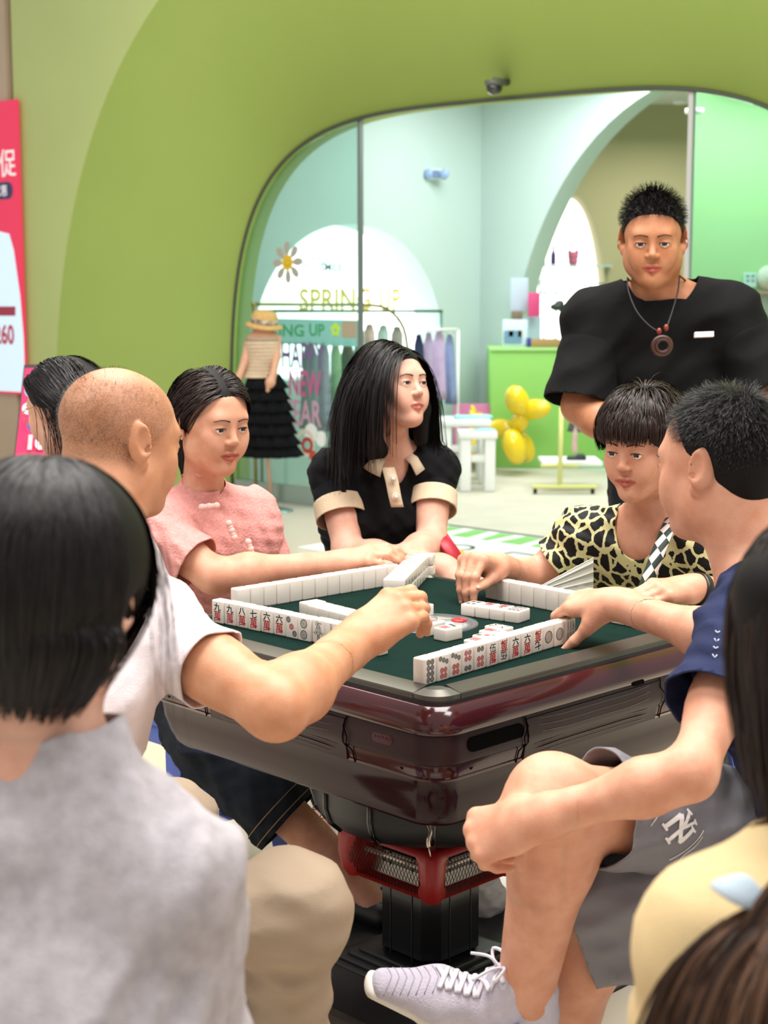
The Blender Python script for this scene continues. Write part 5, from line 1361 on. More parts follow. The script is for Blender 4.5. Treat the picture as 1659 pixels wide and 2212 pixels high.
# --- woman in the spotted dress, far right
def woman_spots():
    base = V(.66, 3.75, 0); t = person(base, 'woman with short dark bob in a pale yellow dress with black brush spots, gripping tiles')
    H = Head(P(1388, 962, 3.50), (-.60, -.78, -.16), (-.03, -.05, 1), .97)
    N = P(1402, 1132, 3.60); f = unit(V(-.55, -.83, 0)); r = np.cross(f, UP)
    shR, shL = N + r * .16 - UP * .055, N - r * .16 - UP * .055; pel = V(.70, 3.86, .48); ch = V(.655, 3.72, .77)
    elR, wrR = P(1150, 1262, 3.72), P(1078, 1226, 3.56); elL, wrL = P(1650, 1315, 3.42), P(1500, 1272, 3.32)
    S = SDF(); H.add(S, True, 1.05); neck(S, H, N, .050); torso(S, pel, ch, N, shR, shL, .90); arm(S, shR, elR, wrR, 1.05); arm(S, shL, elL, wrL, 1.05)
    bx, tips = hand(S, wrR, unit(V(-.62, -.70, .32)), unit(V(-.25, -.2, .95)), False, (72, 30, 12), 1.12, 3., (8, 60, 10), per={0: (66, 28, 10), 3: (78, 36, 15)})
    bx2, tips2 = hand(S, wrL, unit(P(1420, 1272, 3.28) - wrL), unit(V(-.1, -.35, .93)), True, (28, 35, 25), 1.0, 4., (25, 40, 15))
    hipR, hipL = pel + r * .09, pel - r * .09; knR, knL = V(.46, 3.62, .47), V(.62, 3.50, .47); anR, anL = V(.42, 3.66, .10), V(.58, 3.58, .10)
    leg(S, hipR, knR, anR, 1., anR + V(-.08, -.12, -.06)); leg(S, hipL, knL, anL, 1., anL + V(-.08, -.12, -.06))
    body_obj(S, H, SK2, t, [bx, bx2], fvox=.0036); nails(tips, t); nails(tips2, t); H.eyes(t, HD)
    cap = hair_cap(H, .012, .100); 
    for x in (-1, 1): cap.cone(H.L(x * .074, -.01, .02), H.L(x * .068, -.05, -.045), .018, .018, .03)
    roots, u = scalp_roots(H, 4200, lambda x, y, z: z > -.3 + .85 * max(0, y), 12); 
    cr = H.L(.0, -.02, .125); tg = roots - cr; tg /= np.linalg.norm(tg, axis=1)[:, None]; dl = tg + (u @ H.R) * .06
    v = strands(roots, dl, np.where(u[:, 1] > .30, .025 + .080 * np.clip(u[:, 2], 0, 1), .030 + .085 * np.clip(u[:, 2] + .3, 0, 1)), [head_collider(H, .015), face_collider(H, .008)], 9, .22, .035, 15, .0030, H.c, clump=lambda p, tt: (H.L(0, .01, -.03) - p) * (3.5 * tt))
    hair_obj(H, HD, t, cap, [v])
    # dress
    C = SDF(); torso(C, pel - UP * .04, ch, N, shR, shL, .95, grow=.012, hips=1.1); c1 = sleeve(C, shR, elR, .50, .066, .074, ext=.04); c2 = sleeve(C, shL, elL, .5, .066, .074)
    for x in (-1, 1): C.ell(ch + f * .075 + r * x * .07 + UP * .01, .075, None, .05); C.ell((shR if x > 0 else shL) + UP * .012, .066, None, .03)
    for h, k_ in ((hipR, knR), (hipL, knL)): C.cone(h, k_ - UP * .03, .10, .10, .08)
    m = mat('spotted_dress', '#cfc98f', .6, spec=.25, bump=.15, bscale=500); nt, lk, b = nodes_of(m)
    tc = nt.new('ShaderNodeTexCoord'); ns = nt.new('ShaderNodeTexNoise'); ns.inputs['Scale'].default_value = 60; ns.inputs['Detail'].default_value = 3
    ad = nt.new('ShaderNodeMixRGB'); ad.blend_type = 'ADD'; ad.inputs[0].default_value = .012
    mp = nt.new('ShaderNodeMapping'); mp.inputs['Scale'].default_value = (1., 1., .85); vo = nt.new('ShaderNodeTexVoronoi'); vo.feature = 'DISTANCE_TO_EDGE'; vo.inputs['Scale'].default_value = 33.; vo.inputs['Randomness'].default_value = .75
    lk.new(tc.outputs['Object'], mp.inputs[0]); lk.new(mp.outputs[0], ad.inputs[1]); lk.new(tc.outputs['Object'], ns.inputs['Vector']); lk.new(ns.outputs['Color'], ad.inputs[2]); lk.new(ad.outputs[0], vo.inputs['Vector'])
    cr = nt.new('ShaderNodeValToRGB'); cr.color_ramp.elements[0].position = .10; cr.color_ramp.elements[1].position = .11; cr.color_ramp.elements[0].color = lin('#d9d49a'); cr.color_ramp.elements[1].color = lin('#141314')
    lk.new(vo.outputs['Distance'], cr.inputs[0]); lk.new(cr.outputs[0], b.inputs['Base Color'])
    cloth_obj('dress', [(C, [gell(N + f * .06 + UP * .02, (.058, .10, .095), np.array([r, f, UP])), gell(N + UP * .03, (.070, .085, .055), np.array([r, f, UP])), gplane(knR * .5 + knL * .5 - UP * .08, V(0, 0, -1))]), c1, c2], m, t, .008, waves(51, 9, 24, 100, .012, bias=(.5, .1, .6)))
    # bracelet strap of the watch on her left wrist
    d_ = unit(wrL - elL); c = lerp(elL, wrL, .95); x_ = unit(np.cross(d_, UP)); y_ = np.cross(d_, x_)
    b = MB(); rr_ = .0345
    vs, fs = [], []
    for w_ in (-.009, .009):
        for rr2 in (rr_, rr_ + .003):
            for i in range(28): a = 2 * math.pi * i / 28; vs.append(c + d_ * w_ + (x_ * math.cos(a) * 1.05 + y_ * math.sin(a)) * rr2)
    for i in range(28):
        j = (i + 1) % 28; fs += [(28 + i, 28 + j, 84 + j, 84 + i), (i, j, 28 + j, 28 + i), (56 + i, 56 + j, 84 + j, 84 + i), (i, j, 56 + j, 56 + i)]
    b.poly(vs, fs).obj('wrist_band', mat('black_wrist_band', '#1b1614', .35), t, smooth=True)
    # chequered shoulder strap
    sm = mat('chequered_strap', '#f0e4e2', .6); nt, lk, b2 = nodes_of(sm)
    tc = nt.new('ShaderNodeTexCoord'); ck = nt.new('ShaderNodeTexChecker'); ck.inputs['Scale'].default_value = 5.; ck.inputs[1].default_value = lin('#26352c'); ck.inputs[2].default_value = lin('#eadbd6')
    mp = nt.new('ShaderNodeMapping'); mp.inputs['Rotation'].default_value = (0, 0, math.pi / 4); lk.new(tc.outputs['UV'], mp.inputs[0]); lk.new(mp.outputs[0], ck.inputs[0]); lk.new(ck.outputs[0], b2.inputs['Base Color'])
    pts = bez([P(1462, 1098, 3.58), P(1446, 1135, 3.475), P(1425, 1185, 3.425), P(1402, 1245, 3.40), P(1385, 1290, 3.40)], 20)
    sd = unit(V(.9, .1, .38)); w_ = .0205
    vs = np.concatenate([np.array([p - sd * w_, p + sd * w_]) for p in pts]); fs = [(2 * i, 2 * i + 1, 2 * i + 3, 2 * i + 2) for i in range(len(pts) - 1)]
    o = wobj('bag_strap', vs, fs, sm, t)
    uv = o.data.uv_layers.new(name='UVMap'); ln = np.concatenate([[0], np.cumsum(np.linalg.norm(np.diff(pts, axis=0), axis=1))])
    for li, lp in enumerate(o.data.loops): vi = lp.vertex_index; uv.data[li].uv = ((vi % 2) * .041 * 10, ln[vi // 2] * 7)
    s_ = o.modifiers.new('thickness', 'SOLIDIFY'); s_.thickness = .002
woman_spots()
# ------------------------------------------------------------------ onlookers
# --- woman in the black polo behind the far corner
def woman_polo():
    base = V(0, 4.5, 0); t = person(base, 'long-haired woman in a black polo with cream collar and cuffs, looking up right')
    H = Head(P(852, 838, 4.32), (.66, -.72, .20), (.02, .05, 1), .97)
    N = P(846, 985, 4.40); f = unit(V(.16, -.98, 0)); r = np.cross(f, UP)
    shR, shL = P(722, 1022, 4.40), P(936, 1018, 4.42); pel = V(-.03, 4.55, .50); ch = V(-.01, 4.44, .80)
    elR, wrR = P(752, 1196, 4.26), P(962, 1226, 4.10); elL, wrL = P(932, 1172, 4.28), P(842, 1232, 4.08)
    S = SDF(); H.add(S, True); neck(S, H, N, .046); torso(S, pel, ch, N, shR, shL, .86); arm(S, shR, elR, wrR, 1.02); arm(S, shL, elL, wrL, 1.)
    bx, tips = hand(S, wrR, V(.8, -.4, -.5), V(.2, -.6, .75), False, (25, 25, 15), .95); bx2, tips2 = hand(S, wrL, V(-.6, -.55, -.5), V(-.1, -.6, .75), True, (25, 25, 15), .95)
    hipR, hipL = pel + r * .09, pel - r * .09; knR, knL = V(-.13, 4.12, .48), V(.10, 4.12, .48); anR, anL = V(-.16, 4.22, .1), V(.12, 4.22, .1)
    leg(S, hipR, knR, anR, .72, anR + V(0, -.12, -.06)); leg(S, hipL, knL, anL, .72, anL + V(0, -.12, -.06))
    body_obj(S, H, SK3, t, [bx, bx2], fvox=.0045); H.eyes(t)
    # long straight hair
    cap = hair_cap(H, .008)
    for x, y in ((-1, .0), (1, .0)):
        cap.cone(H.L(x * .068, .02, .06), H.L(x * .090, .0, -.06), .020, .026, .02); cap.cone(H.L(x * .088, .0, -.06), H.L(x * .090, -.01, -.15), .024, .016, .02, H.f, 1.4)
    cap.cone(H.L(0, -.09, .0), H.L(0, -.10, -.15), .06, .045, .03, H.r, 1.4)
    roots, u = scalp_roots(H, 4200, lambda x, y, z: z > -.25 + .9 * max(0, y), 21)
    pr = np.sign(u[:, 0] + .25); dl = np.stack([pr * .85, -.15 * np.ones(len(u)), .05 * np.ones(len(u))], 1) @ H.R
    cols = [head_collider(H, .012), face_collider(H, .006), ('c', H.L(0, -.02, -.05), N, .062, .080), ('c', shR, shL, .078, .078), ('c', N - UP * .05, ch, .112, .130)]
    side = (u @ H.R) @ V(1, 0, 0); ln = np.where(u[:, 1] > .25, .29, .215) + .07 * np.abs(np.sin(u[:, 0] * 9)) * rng.uniform(.4, 1., len(u))
    v = strands(roots, dl, ln, cols, 14, lambda tt: .28 + .5 * tt, .05, 22, .0028, H.c)
    hair_obj(H, HB, t, cap, [v])
    # polo
    C = SDF(); torso(C, pel - UP * .05, ch, N, shR, shL, .92, grow=.010, hips=1.02); c1 = sleeve(C, shR, elR, .40, .066, .070); c2 = sleeve(C, shL, elL, .36, .064, .066)
    for x in (-1, 1): C.ell(ch + f * .075 + r * x * .068 + UP * .02, .074, None, .05)
    for h, k_ in ((hipR, knR), (hipL, knL)): C.cone(h, lerp(h, k_, .5), .10, .10, .08)
    fr_ = np.array([r, f, UP])
    po = cloth_obj('polo_shirt', [(C, [gell(N + f * .075 + UP * .025, (.040, .075, .095), fr_), gell(N + UP * .035, (.062, .075, .05), fr_)]), c1, c2], fabric('black_knit', '#0d0d0f', .1, .9, bump=.2), t, .008, waves(61, 9, 22, 90, .011))
    cr = fabric('cream_rib', '#d9c2a4', .05, .9, bump=.5, bscale=260)
    for (sh, el, t0, r1) in ((shR, elR, .40, .0735), (shL, elL, .36, .0695)):
        a, d = lerp(sh, el, t0), unit(el - sh); Q = SDF(); Q.cone(a - d * .06, a + d * .08, r1, r1 - .002, .01)
        cloth_obj('cuff', [(Q, [gplane(a - d * .006, -d), gplane(a + d * .044, d)])], cr, po, .006, None)
    # collar wings and placket with two pearl buttons
    cz = lambda a: N + UP * (.045 - .0 * a)
    for sg in (-1, 1):
        pts = []
        for k, a in enumerate(np.linspace(0, 1, 9)):
            th = math.radians(160 - 128 * a); c = N + r * sg * .066 * math.sin(th) * 1.0 + f * (-.066 * math.cos(th) * -1 if False else .0) 
            ang = math.radians(180 - 150 * a); c = N + (-f * math.cos(math.radians(180) - ang) * 0)
            phi = math.radians(150 * (1 - a) + 24); inner = N + r * sg * .064 * math.sin(phi) + f * .066 * math.cos(phi) + UP * (.046 - .050 * a ** 2)
            outer = N + r * sg * (.092 + .012 * a) * math.sin(phi + .08) + f * (.088 + .03 * a) * math.cos(phi + .08) + UP * (.016 - .060 * a ** 1.6)
            pts += [inner, (inner + outer) / 2 + UP * .010, outer]
        fs = [(3 * i + j, 3 * i + j + 1, 3 * i + j + 4, 3 * i + j + 3) for i in range(8) for j in range(2)]
        o = wobj('collar', pts, fs, cr, po); s_ = o.modifiers.new('thickness', 'SOLIDIFY'); s_.thickness = .004
    pts = [P(838, 1012, 4.27), P(846, 1040, 4.245), P(852, 1070, 4.235), P(858, 1094, 4.24)]; sd = unit(V(.98, .16, .0)); vs = []; 
    for i, p in enumerate(bez(pts, 9)): vs += [p - sd * .017, p + sd * .017]
    o = wobj('placket', vs, [(2 * i, 2 * i + 1, 2 * i + 3, 2 * i + 2) for i in range(len(vs) // 2 - 1)], cr, po); s_ = o.modifiers.new('thickness', 'SOLIDIFY'); s_.thickness = .006
    for (px, py) in ((849, 1034), (855, 1073)):
        b = MB(); c = P(px, py, 4.228); b.lathe([(.0105, -.004), (.0105, .001), (.0085, .003), (.0075, .0015)], c, 20, axis=f); b.ball(c + f * .002, .0066, 12, 8); b.obj('pearl_button', mat('pearl', '#e6d9c6', .2, coat=.6), po, smooth=True)
    tr = SDF(); tr.cone(pel, pel - UP * .02, .12, .125, .05, r, 1.35)
    for h, k_, a in ((hipR, knR, anR), (hipL, knL, anL)): tr.cone(h, k_, .092, .075, .05); tr.cone(k_, a, .075, .062, .04)
    cloth_obj('trousers', [(tr, [gplane(anR, V(0, 0, -1), .12), gplane(anL, V(0, 0, -1), .12)])], fabric('black_trousers', '#17171a', .1), t, .014, waves(62, 6, 18, 45, .01))
woman_polo()

# --- standing man in black
def man_black():
    base = V(.78, 4.6, 0); t = person(base, 'standing man in a loose black tee with a wooden ring pendant on a cord')
    H = Head(P(1410, 518, 4.45), (-.16, -.96, -.16), (-.02, -.06, 1), 1.03)
    N = P(1425, 636, 4.54); f = unit(V(-.10, -.99, 0)); r = np.cross(f, UP)
    shR, shL = P(1282, 690, 4.55), P(1580, 680, 4.52); pel = V(.86, 4.72, .90); ch = V(.80, 4.60, 1.20)
    elR, wrR = P(1250, 878, 4.48), P(1395, 975, 4.30); elL, wrL = P(1665, 850, 4.45), P(1610, 985, 4.30)
    S = SDF(); H.add(S, jaw=1.08); neck(S, H, N, .060); torso(S, pel, ch, N, shR, shL, .98); arm(S, shR, elR, wrR, 1.15); arm(S, shL, elL, wrL, 1.15)
    bx, tips = hand(S, wrR, V(.6, -.5, -.5), V(-.4, -.5, .7), False, (30, 30, 20), 1.03); bx2, t2 = hand(S, wrL, V(-.5, -.5, -.6), V(.4, -.5, .7), True, (30, 30, 20), 1.03)
    hipR, hipL = pel + r * .10, pel - r * .10; knR, knL = V(.76, 4.66, .50), V(.98, 4.66, .50); anR, anL = V(.75, 4.72, .1), V(1.0, 4.72, .1)
    body_obj(S, H, SK4, t, [bx, bx2], fvox=.0050); H.eyes(t)
    region = lambda x, y, z: z > (-.45 if y < -.1 else -.45 + .98 * (y + .1)) and not (abs(x) > .82 and z < .1 and y > -.2)
    roots, u = scalp_roots(H, 5000, region, 26); w = u @ H.R; cr = H.L(0, -.05, .11); tg = roots - cr; tg /= np.linalg.norm(tg, axis=1)[:, None]
    v = strands(roots, w * .7 + tg, .016 + .020 * np.clip(u[:, 2], 0, 1), [head_collider(H, .002)], 4, .05, .35, 28, .0014, H.c); hair_obj(H, HB, t, hair_cap(H, .006, .100), [v])
    C = SDF(); torso(C, pel - UP * .04, ch, N, shR, shL, 1.06, grow=.022); c1 = sleeve(C, shR, elR, .95, .078, .104); c2 = sleeve(C, shL, elL, .95, .078, .104)
    C.cone(N - UP * .02, N + UP * .05, .076, .070, .03)
    nd = unit(UP * .92 + f * .42)
    te = cloth_obj('t_shirt', [(C, [gplane(N + UP * .024, nd, .11), gplane(pel - UP * .10, V(0, 0, -1))]), c1, c2], fabric('black_cotton', '#0b0b0c', .1, .85, bump=.15), t, .010, waves(71, 9, 14, 60, .011, bias=(.5, .1, -.6)))
    tr = SDF(); tr.cone(pel + UP * .02, pel - UP * .04, .12, .13, .05, r, 1.35)
    for h, k_, a in ((hipR, knR, anR), (hipL, knL, anL)): tr.cone(h, k_, .095, .08, .05); tr.cone(k_, a - UP * .04, .08, .072, .04)
    cloth_obj('trousers', [(tr, [gplane(anR - UP * .04, V(0, 0, -1))])], fabric('dark_trousers', '#22242a', .1), t, .012, waves(72, 6, 16, 40, .012))
    for a in (anR, anL):
        X_ = SDF(); X_.cone(V(a[0], a[1] + .05, .045), V(a[0], a[1] - .15, .035), .042, .034, .02, V(1, 0, 0), 1.15); vv, fc = X_.mesh(.01); wobj('shoe', vv, fc, mat('shoe_dark', '#2a2624', .5), t)
    # cord, beads and ring pendant
    nk = thing('necklace', P(1430, 745, 4.30), 'dark wooden ring pendant on a thin black cord', 'necklace')
    cord = mat('black_cord', '#17120f', .6); wood = mat('dark_wood', '#4a2c26', .4, var=.2, vscale=60)
    lp = [P(1355, 600, 4.44), P(1358, 630, 4.40), P(1375, 672, 4.355), P(1402, 703, 4.325), P(1426, 718, 4.31)]; rp = [P(1468, 596, 4.44), P(1464, 630, 4.40), P(1453, 670, 4.355), P(1443, 700, 4.325), P(1436, 718, 4.31)]
    bk = [P(1355, 600, 4.44), N + r * .07 + UP * .035, N - f * .075 + UP * .06, N - r * .07 + UP * .035, P(1468, 596, 4.44)]
    for pl_ in (lp, rp, bk): b = MB(); b.tube(bez(pl_, 16), .0022, 6); b.obj('cord', cord, nk, smooth=True)
    for (px, py, ax) in ((1424, 716, (1, 0, -.6)), (1439, 708, (-.3, 0, -1))):
        b = MB(); b.ball(P(px, py, 4.308), (.007, .007, .010), 10, 8); b.obj('bead', mat('red_bead', '#7d2f22', .3), nk, smooth=True)
    c = P(1430, 747, 4.30); rx = unit(V(1, 0, 0)); rz = unit(V(0, -.25, 1))
    for rr_, o_ in ((.0245, 0), (.0175, .002)):
        b = MB(); b.tube([c + (rx * math.cos(a) + rz * math.sin(a)) * rr_ + V(o_, -o_, 0) for a in np.linspace(0, 2 * math.pi, 37)[:-1]], .0058 if o_ == 0 else .0045, 8, closed=True); b.obj('ring', wood, nk, smooth=True)
    # small woven badge on the chest
    Mx = frame(P(1521, 722, 4.335), V(1, .12, 0), V(.05, -.95, .25))
    bd = MB(); q = [(-.026, -.0075), (.026, -.0065), (.0265, .0075), (-.025, .0065)]
    v = np.array([(x, y, z) for z in (-.01, .002) for x, y in q]); bd.poly(xf(Mx, v), [(0, 1, 2, 3), (4, 5, 6, 7), (0, 1, 5, 4), (1, 2, 6, 5), (2, 3, 7, 6), (3, 0, 4, 7)]); bo = bd.obj('badge', mat('badge_pink_white', '#e9dfe2', .6), te)
    for i, x in enumerate((-.015, -.004, .007, .017)):
        v2, f2 = linem([(x - .004, -.002), (x, .003), (x + .004, -.001)], .0016); v2 = np.asarray(v2); v2[:, 2] = .0025; wobj('badge_mark', xf(Mx, v2), f2, mat('badge_grey', '#8d8187', .6), bo, smooth=False)
man_black()

# --- woman with glasses at the far left
def woman_glasses():
    base = V(-.80, 4.15, 0); t = person(base, 'woman with tied-back black hair and thin glasses in a dark top, facing left')
    H = Head(P(138, 880, 4.0), (-.84, .50, -.22), (-.05, .05, 1), .97)
    N = P(180, 1020, 4.07); f = unit(V(-.75, .66, 0)); r = np.cross(f, UP)
    shR, shL = N + r * .16 - UP * .055, N - r * .16 - UP * .055; pel = V(-.74, 4.12, .5); ch = V(-.745, 4.10, .80)
    elR, wrR = shR + V(-.06, .05, -.26), shR + V(-.24, .16, -.24); elL, wrL = shL + V(-.08, .02, -.26), shL + V(-.24, .12, -.22)
    S = SDF(); H.add(S, True); neck(S, H, N, .046); torso(S, pel, ch, N, shR, shL, .86); arm(S, shR, elR, wrR, .9); arm(S, shL, elL, wrL, .9)
    bx, _ = hand(S, wrR, V(-.7, .6, .1), V(0, -.3, .9), False, (20, 25, 15), .95); bx2, _ = hand(S, wrL, V(-.8, .4, .1), V(0, -.3, .9), True, (20, 25, 15), .95)
    body_obj(S, H, SK3, t, [bx, bx2], vox=.011, fvox=.0045, hvox=.0036); H.eyes(t)
    cap = hair_cap(H, .009); cap.cone(H.L(0, -.105, .02), H.L(0, -.12, -.06), .05, .045, .03); cap.cone(H.L(0, -.12, -.06), H.L(.01, -.10, -.24), .045, .032, .03, H.r, 1.4)
    for x in (-1, 1): cap.cone(H.L(x * .055, .045, .075), H.L(x * .080, -.005, .02), .02, .018, .02)
    roots, u = scalp_roots(H, 2200, lambda x, y, z: z > -.35 + .95 * max(0, y), 29)
    def cl(p, tt): q = H.L(0, -.12, -.02) - p; return q / (np.linalg.norm(q, axis=1)[:, None] + 1e-6) * (.4 if tt < .5 else 0)
    dl = np.stack([np.sign(u[:, 0]) * .6, -.7 * np.ones(len(u)), -.1 * np.ones(len(u))], 1) @ H.R
    v = strands(roots, dl, np.full(len(u), .30), [head_collider(H, .012), face_collider(H, .004), ('c', H.L(0, -.11, -.02), H.L(.01, -.10, -.24), .05, .04)], 12, lambda tt: .1 + .5 * tt, .07, 30, .0026, H.c, clump=cl)
    hair_obj(H, HB, t, cap, [v])
    C = SDF(); torso(C, pel - UP * .05, ch, N, shR, shL, .93, grow=.012); c1 = sleeve(C, shR, elR, .8, .062, .066); c2 = sleeve(C, shL, elL, .8, .062, .066); C.cone(N - UP * .02, N + UP * .05, .062, .06, .03)
    cloth_obj('top', [(C, [gplane(N + UP * .028, unit(UP + f * .3), .10), gplane(pel - UP * .1, V(0, 0, -1))]), c1, c2], fabric('dark_blouse', '#1b1a20', .1), t, .010, waves(81, 6, 20, 45, .008))
    sk = SDF(); sk.cone(pel, pel - UP * .03, .12, .13, .05, r, 1.35)
    for s_ in (-1, 1): h = pel + r * .09 * s_; k_ = h + f * .42; sk.cone(h, k_, .095, .075, .06); sk.cone(k_, k_ - UP * .40 - f * .05, .075, .06, .04)
    cloth_obj('trousers', [(sk, [])], fabric('black_trousers', '#17171a', .1), t, .016)
    # glasses
    g = thing('glasses', H.L(0, .09, 0), 'thin gold-rimmed glasses on the woman facing left', 'glasses'); gm = mat('gold_wire', '#c9a45a', .25, metal=1.)
    for x in (-1, 1):
        b = MB(); b.tube([H.L(x * .033 + .024 * math.cos(a), .101 - .012 * abs(math.cos(a)) * (1 if x * math.cos(a) > 0 else 0), -.004 + .020 * math.sin(a)) for a in np.linspace(0, 2 * math.pi, 25)[:-1]], .0011, 5, closed=True); b.obj('rim', gm, g, smooth=True)
        b = MB(); b.tube([H.L(x * .058, .092, .004), H.L(x * .074, .06, .008), H.L(x * .080, .0, .014), H.L(x * .082, -.016, .002)], .0011, 5); b.obj('temple', gm, g, smooth=True)
    b = MB(); b.tube([H.L(-.009, .101, .0), H.L(0, .104, .003), H.L(.009, .101, .0)], .0011, 5); b.obj('bridge', gm, g, smooth=True)
woman_glasses()

# --- girl in grey, nearest left, back to the camera
def girl_grey():
    base = V(-.35, 1.35, 0); t = person(base, 'dark-haired girl in a heather grey tee, seen from behind in the left foreground')
    H = Head(P(112, 1282, 1.50), (.36, .92, -.12), (.05, -.05, 1), .97)
    N = P(95, 1628, 1.47); f = unit(V(.25, .97, 0)); r = np.cross(f, UP)
    shR, shL = P(350, 1905, 1.42), N - r * .17 - UP * .075; pel = V(-.36, 1.30, .47); ch = V(-.335, 1.40, .78)
    elR, wrR = P(432, 2420, 1.44), P(540, 2460, 1.68); elL, wrL = shL + V(-.03, .05, -.27), shL + V(.05, .26, -.24)
    S = SDF(); H.add(S, True); neck(S, H, N, .050); S.cone(H.L(0, -.030, -.06), N - f * .01, .044, .046, .03)
    torso(S, pel, ch, N, shR, shL, .86); arm(S, shR, elR, wrR, .92); arm(S, shL, elL, wrL, .92)
    bx, _ = hand(S, wrR, V(.2, .8, -.4), V(.3, .2, .9), False, (20, 25, 15), .92); bx2, _ = hand(S, wrL, V(.3, .8, -.4), V(0, .2, .9), True, (20, 25, 15), .92)
    body_obj(S, H, SK3, t, [bx, bx2], vox=.010, fvox=.0045, hvox=.0036); H.eyes(t)
    cap = SDF(); q = H.sc
    cap.ell(H.L(0, -.022, .036), V(.100, .114, .100) * q, H.R, .02); cap.ell(H.L(0, -.04, -.030), V(.100, .082, .078) * q, H.R, .04); cap.ell(H.L(0, .13, -.05), V(.10, .09, .14) * q, H.R, .015, True)
    cap.ell(H.L(.102, .002, -.030), V(.036, .032, .042) * q, H.R, .012, True)
    roots, u = scalp_roots(H, 5200, lambda x, y, z: z > -.5 + .85 * max(0, y), 33, (.100, .114, .100), (0, -.022, .036))
    nw = u @ H.R; up1 = nw @ H.u; rad_ = nw - np.outer(up1, H.u); tg = -H.u + nw * up1[:, None] + rad_ * .25; tg /= np.linalg.norm(tg, axis=1)[:, None]
    cols = [('e', H.L(0, -.022, .036), V(.1025, .1165, .1025) * q, H.R), ('e', H.L(0, -.04, -.030), V(.102, .084, .080) * q, H.R)]
    def cl(p, tt): q_ = H.L(0, -.05, -.15) - p; return q_ * (7. * tt)
    ln = np.clip((roots - H.L(0, 0, -.080)) @ H.u, .02, .3) * 1.12
    v = strands(roots, tg, ln, cols, 12, .22, .03, 34, .0026, H.c, clump=cl, avoid=[(H.L(.094, -.006, -.022), .034)])
    # loose locks by the ear
    n = 70; rr = np.random.default_rng(5); rt = np.array([H.L(.083 + a * .010, .05 + b_ * .015, .05 + c * .02) for a, b_, c in rr.uniform(-1, 1, (n, 3))])
    v2 = strands(rt, np.tile(H.r * .25 - UP * .9 + H.f * .1, (n, 1)), np.full(n, .17), [head_collider(H, .010), face_collider(H, .012)], 10, .35, .07, 36, .0018, H.c, .3)
    hair_obj(H, hair_mat('hair_soft_black', '#0c0808', '#1d1514', .5), t, cap, [v, v2], .006)
    C = SDF(); torso(C, pel - UP * .04, ch, N, shR, shL, .93, grow=.016); c1 = sleeve(C, shR, elR, .80, .062, .066); c2 = sleeve(C, shL, elL, .6, .066, .074)
    C.cone(N - UP * .02, N + UP * .06, .070, .066, .03); nd = unit(UP * .98 + f * .22)
    m = fabric('heather_grey', '#b1aaae', .14, .95, bump=.4, bscale=420, vscale=55)
    ts = cloth_obj('t_shirt', [(C, [gell(N + UP * .068 + f * .012, (.086, .092, .062), np.array([r, f, UP])), gplane(pel - UP * .1, V(0, 0, -1))]), c1, c2], m, t, .010, waves(91, 9, 16, 70, .018, bias=(.7, .1, -.35)))
    sk = SDF(); sk.cone(pel, pel - UP * .03, .12, .13, .05, r, 1.35)
    for s_ in (-1, 1): h = pel + r * .09 * s_; k_ = h + f * .40 + UP * .02; sk.cone(h, k_, .09, .07, .06); sk.cone(k_, k_ - UP * .42 - f * .02, .07, .055, .04)
    cloth_obj('trousers', [(sk, [])], fabric('black_trousers', '#17171a', .1), t, .016)
girl_grey()

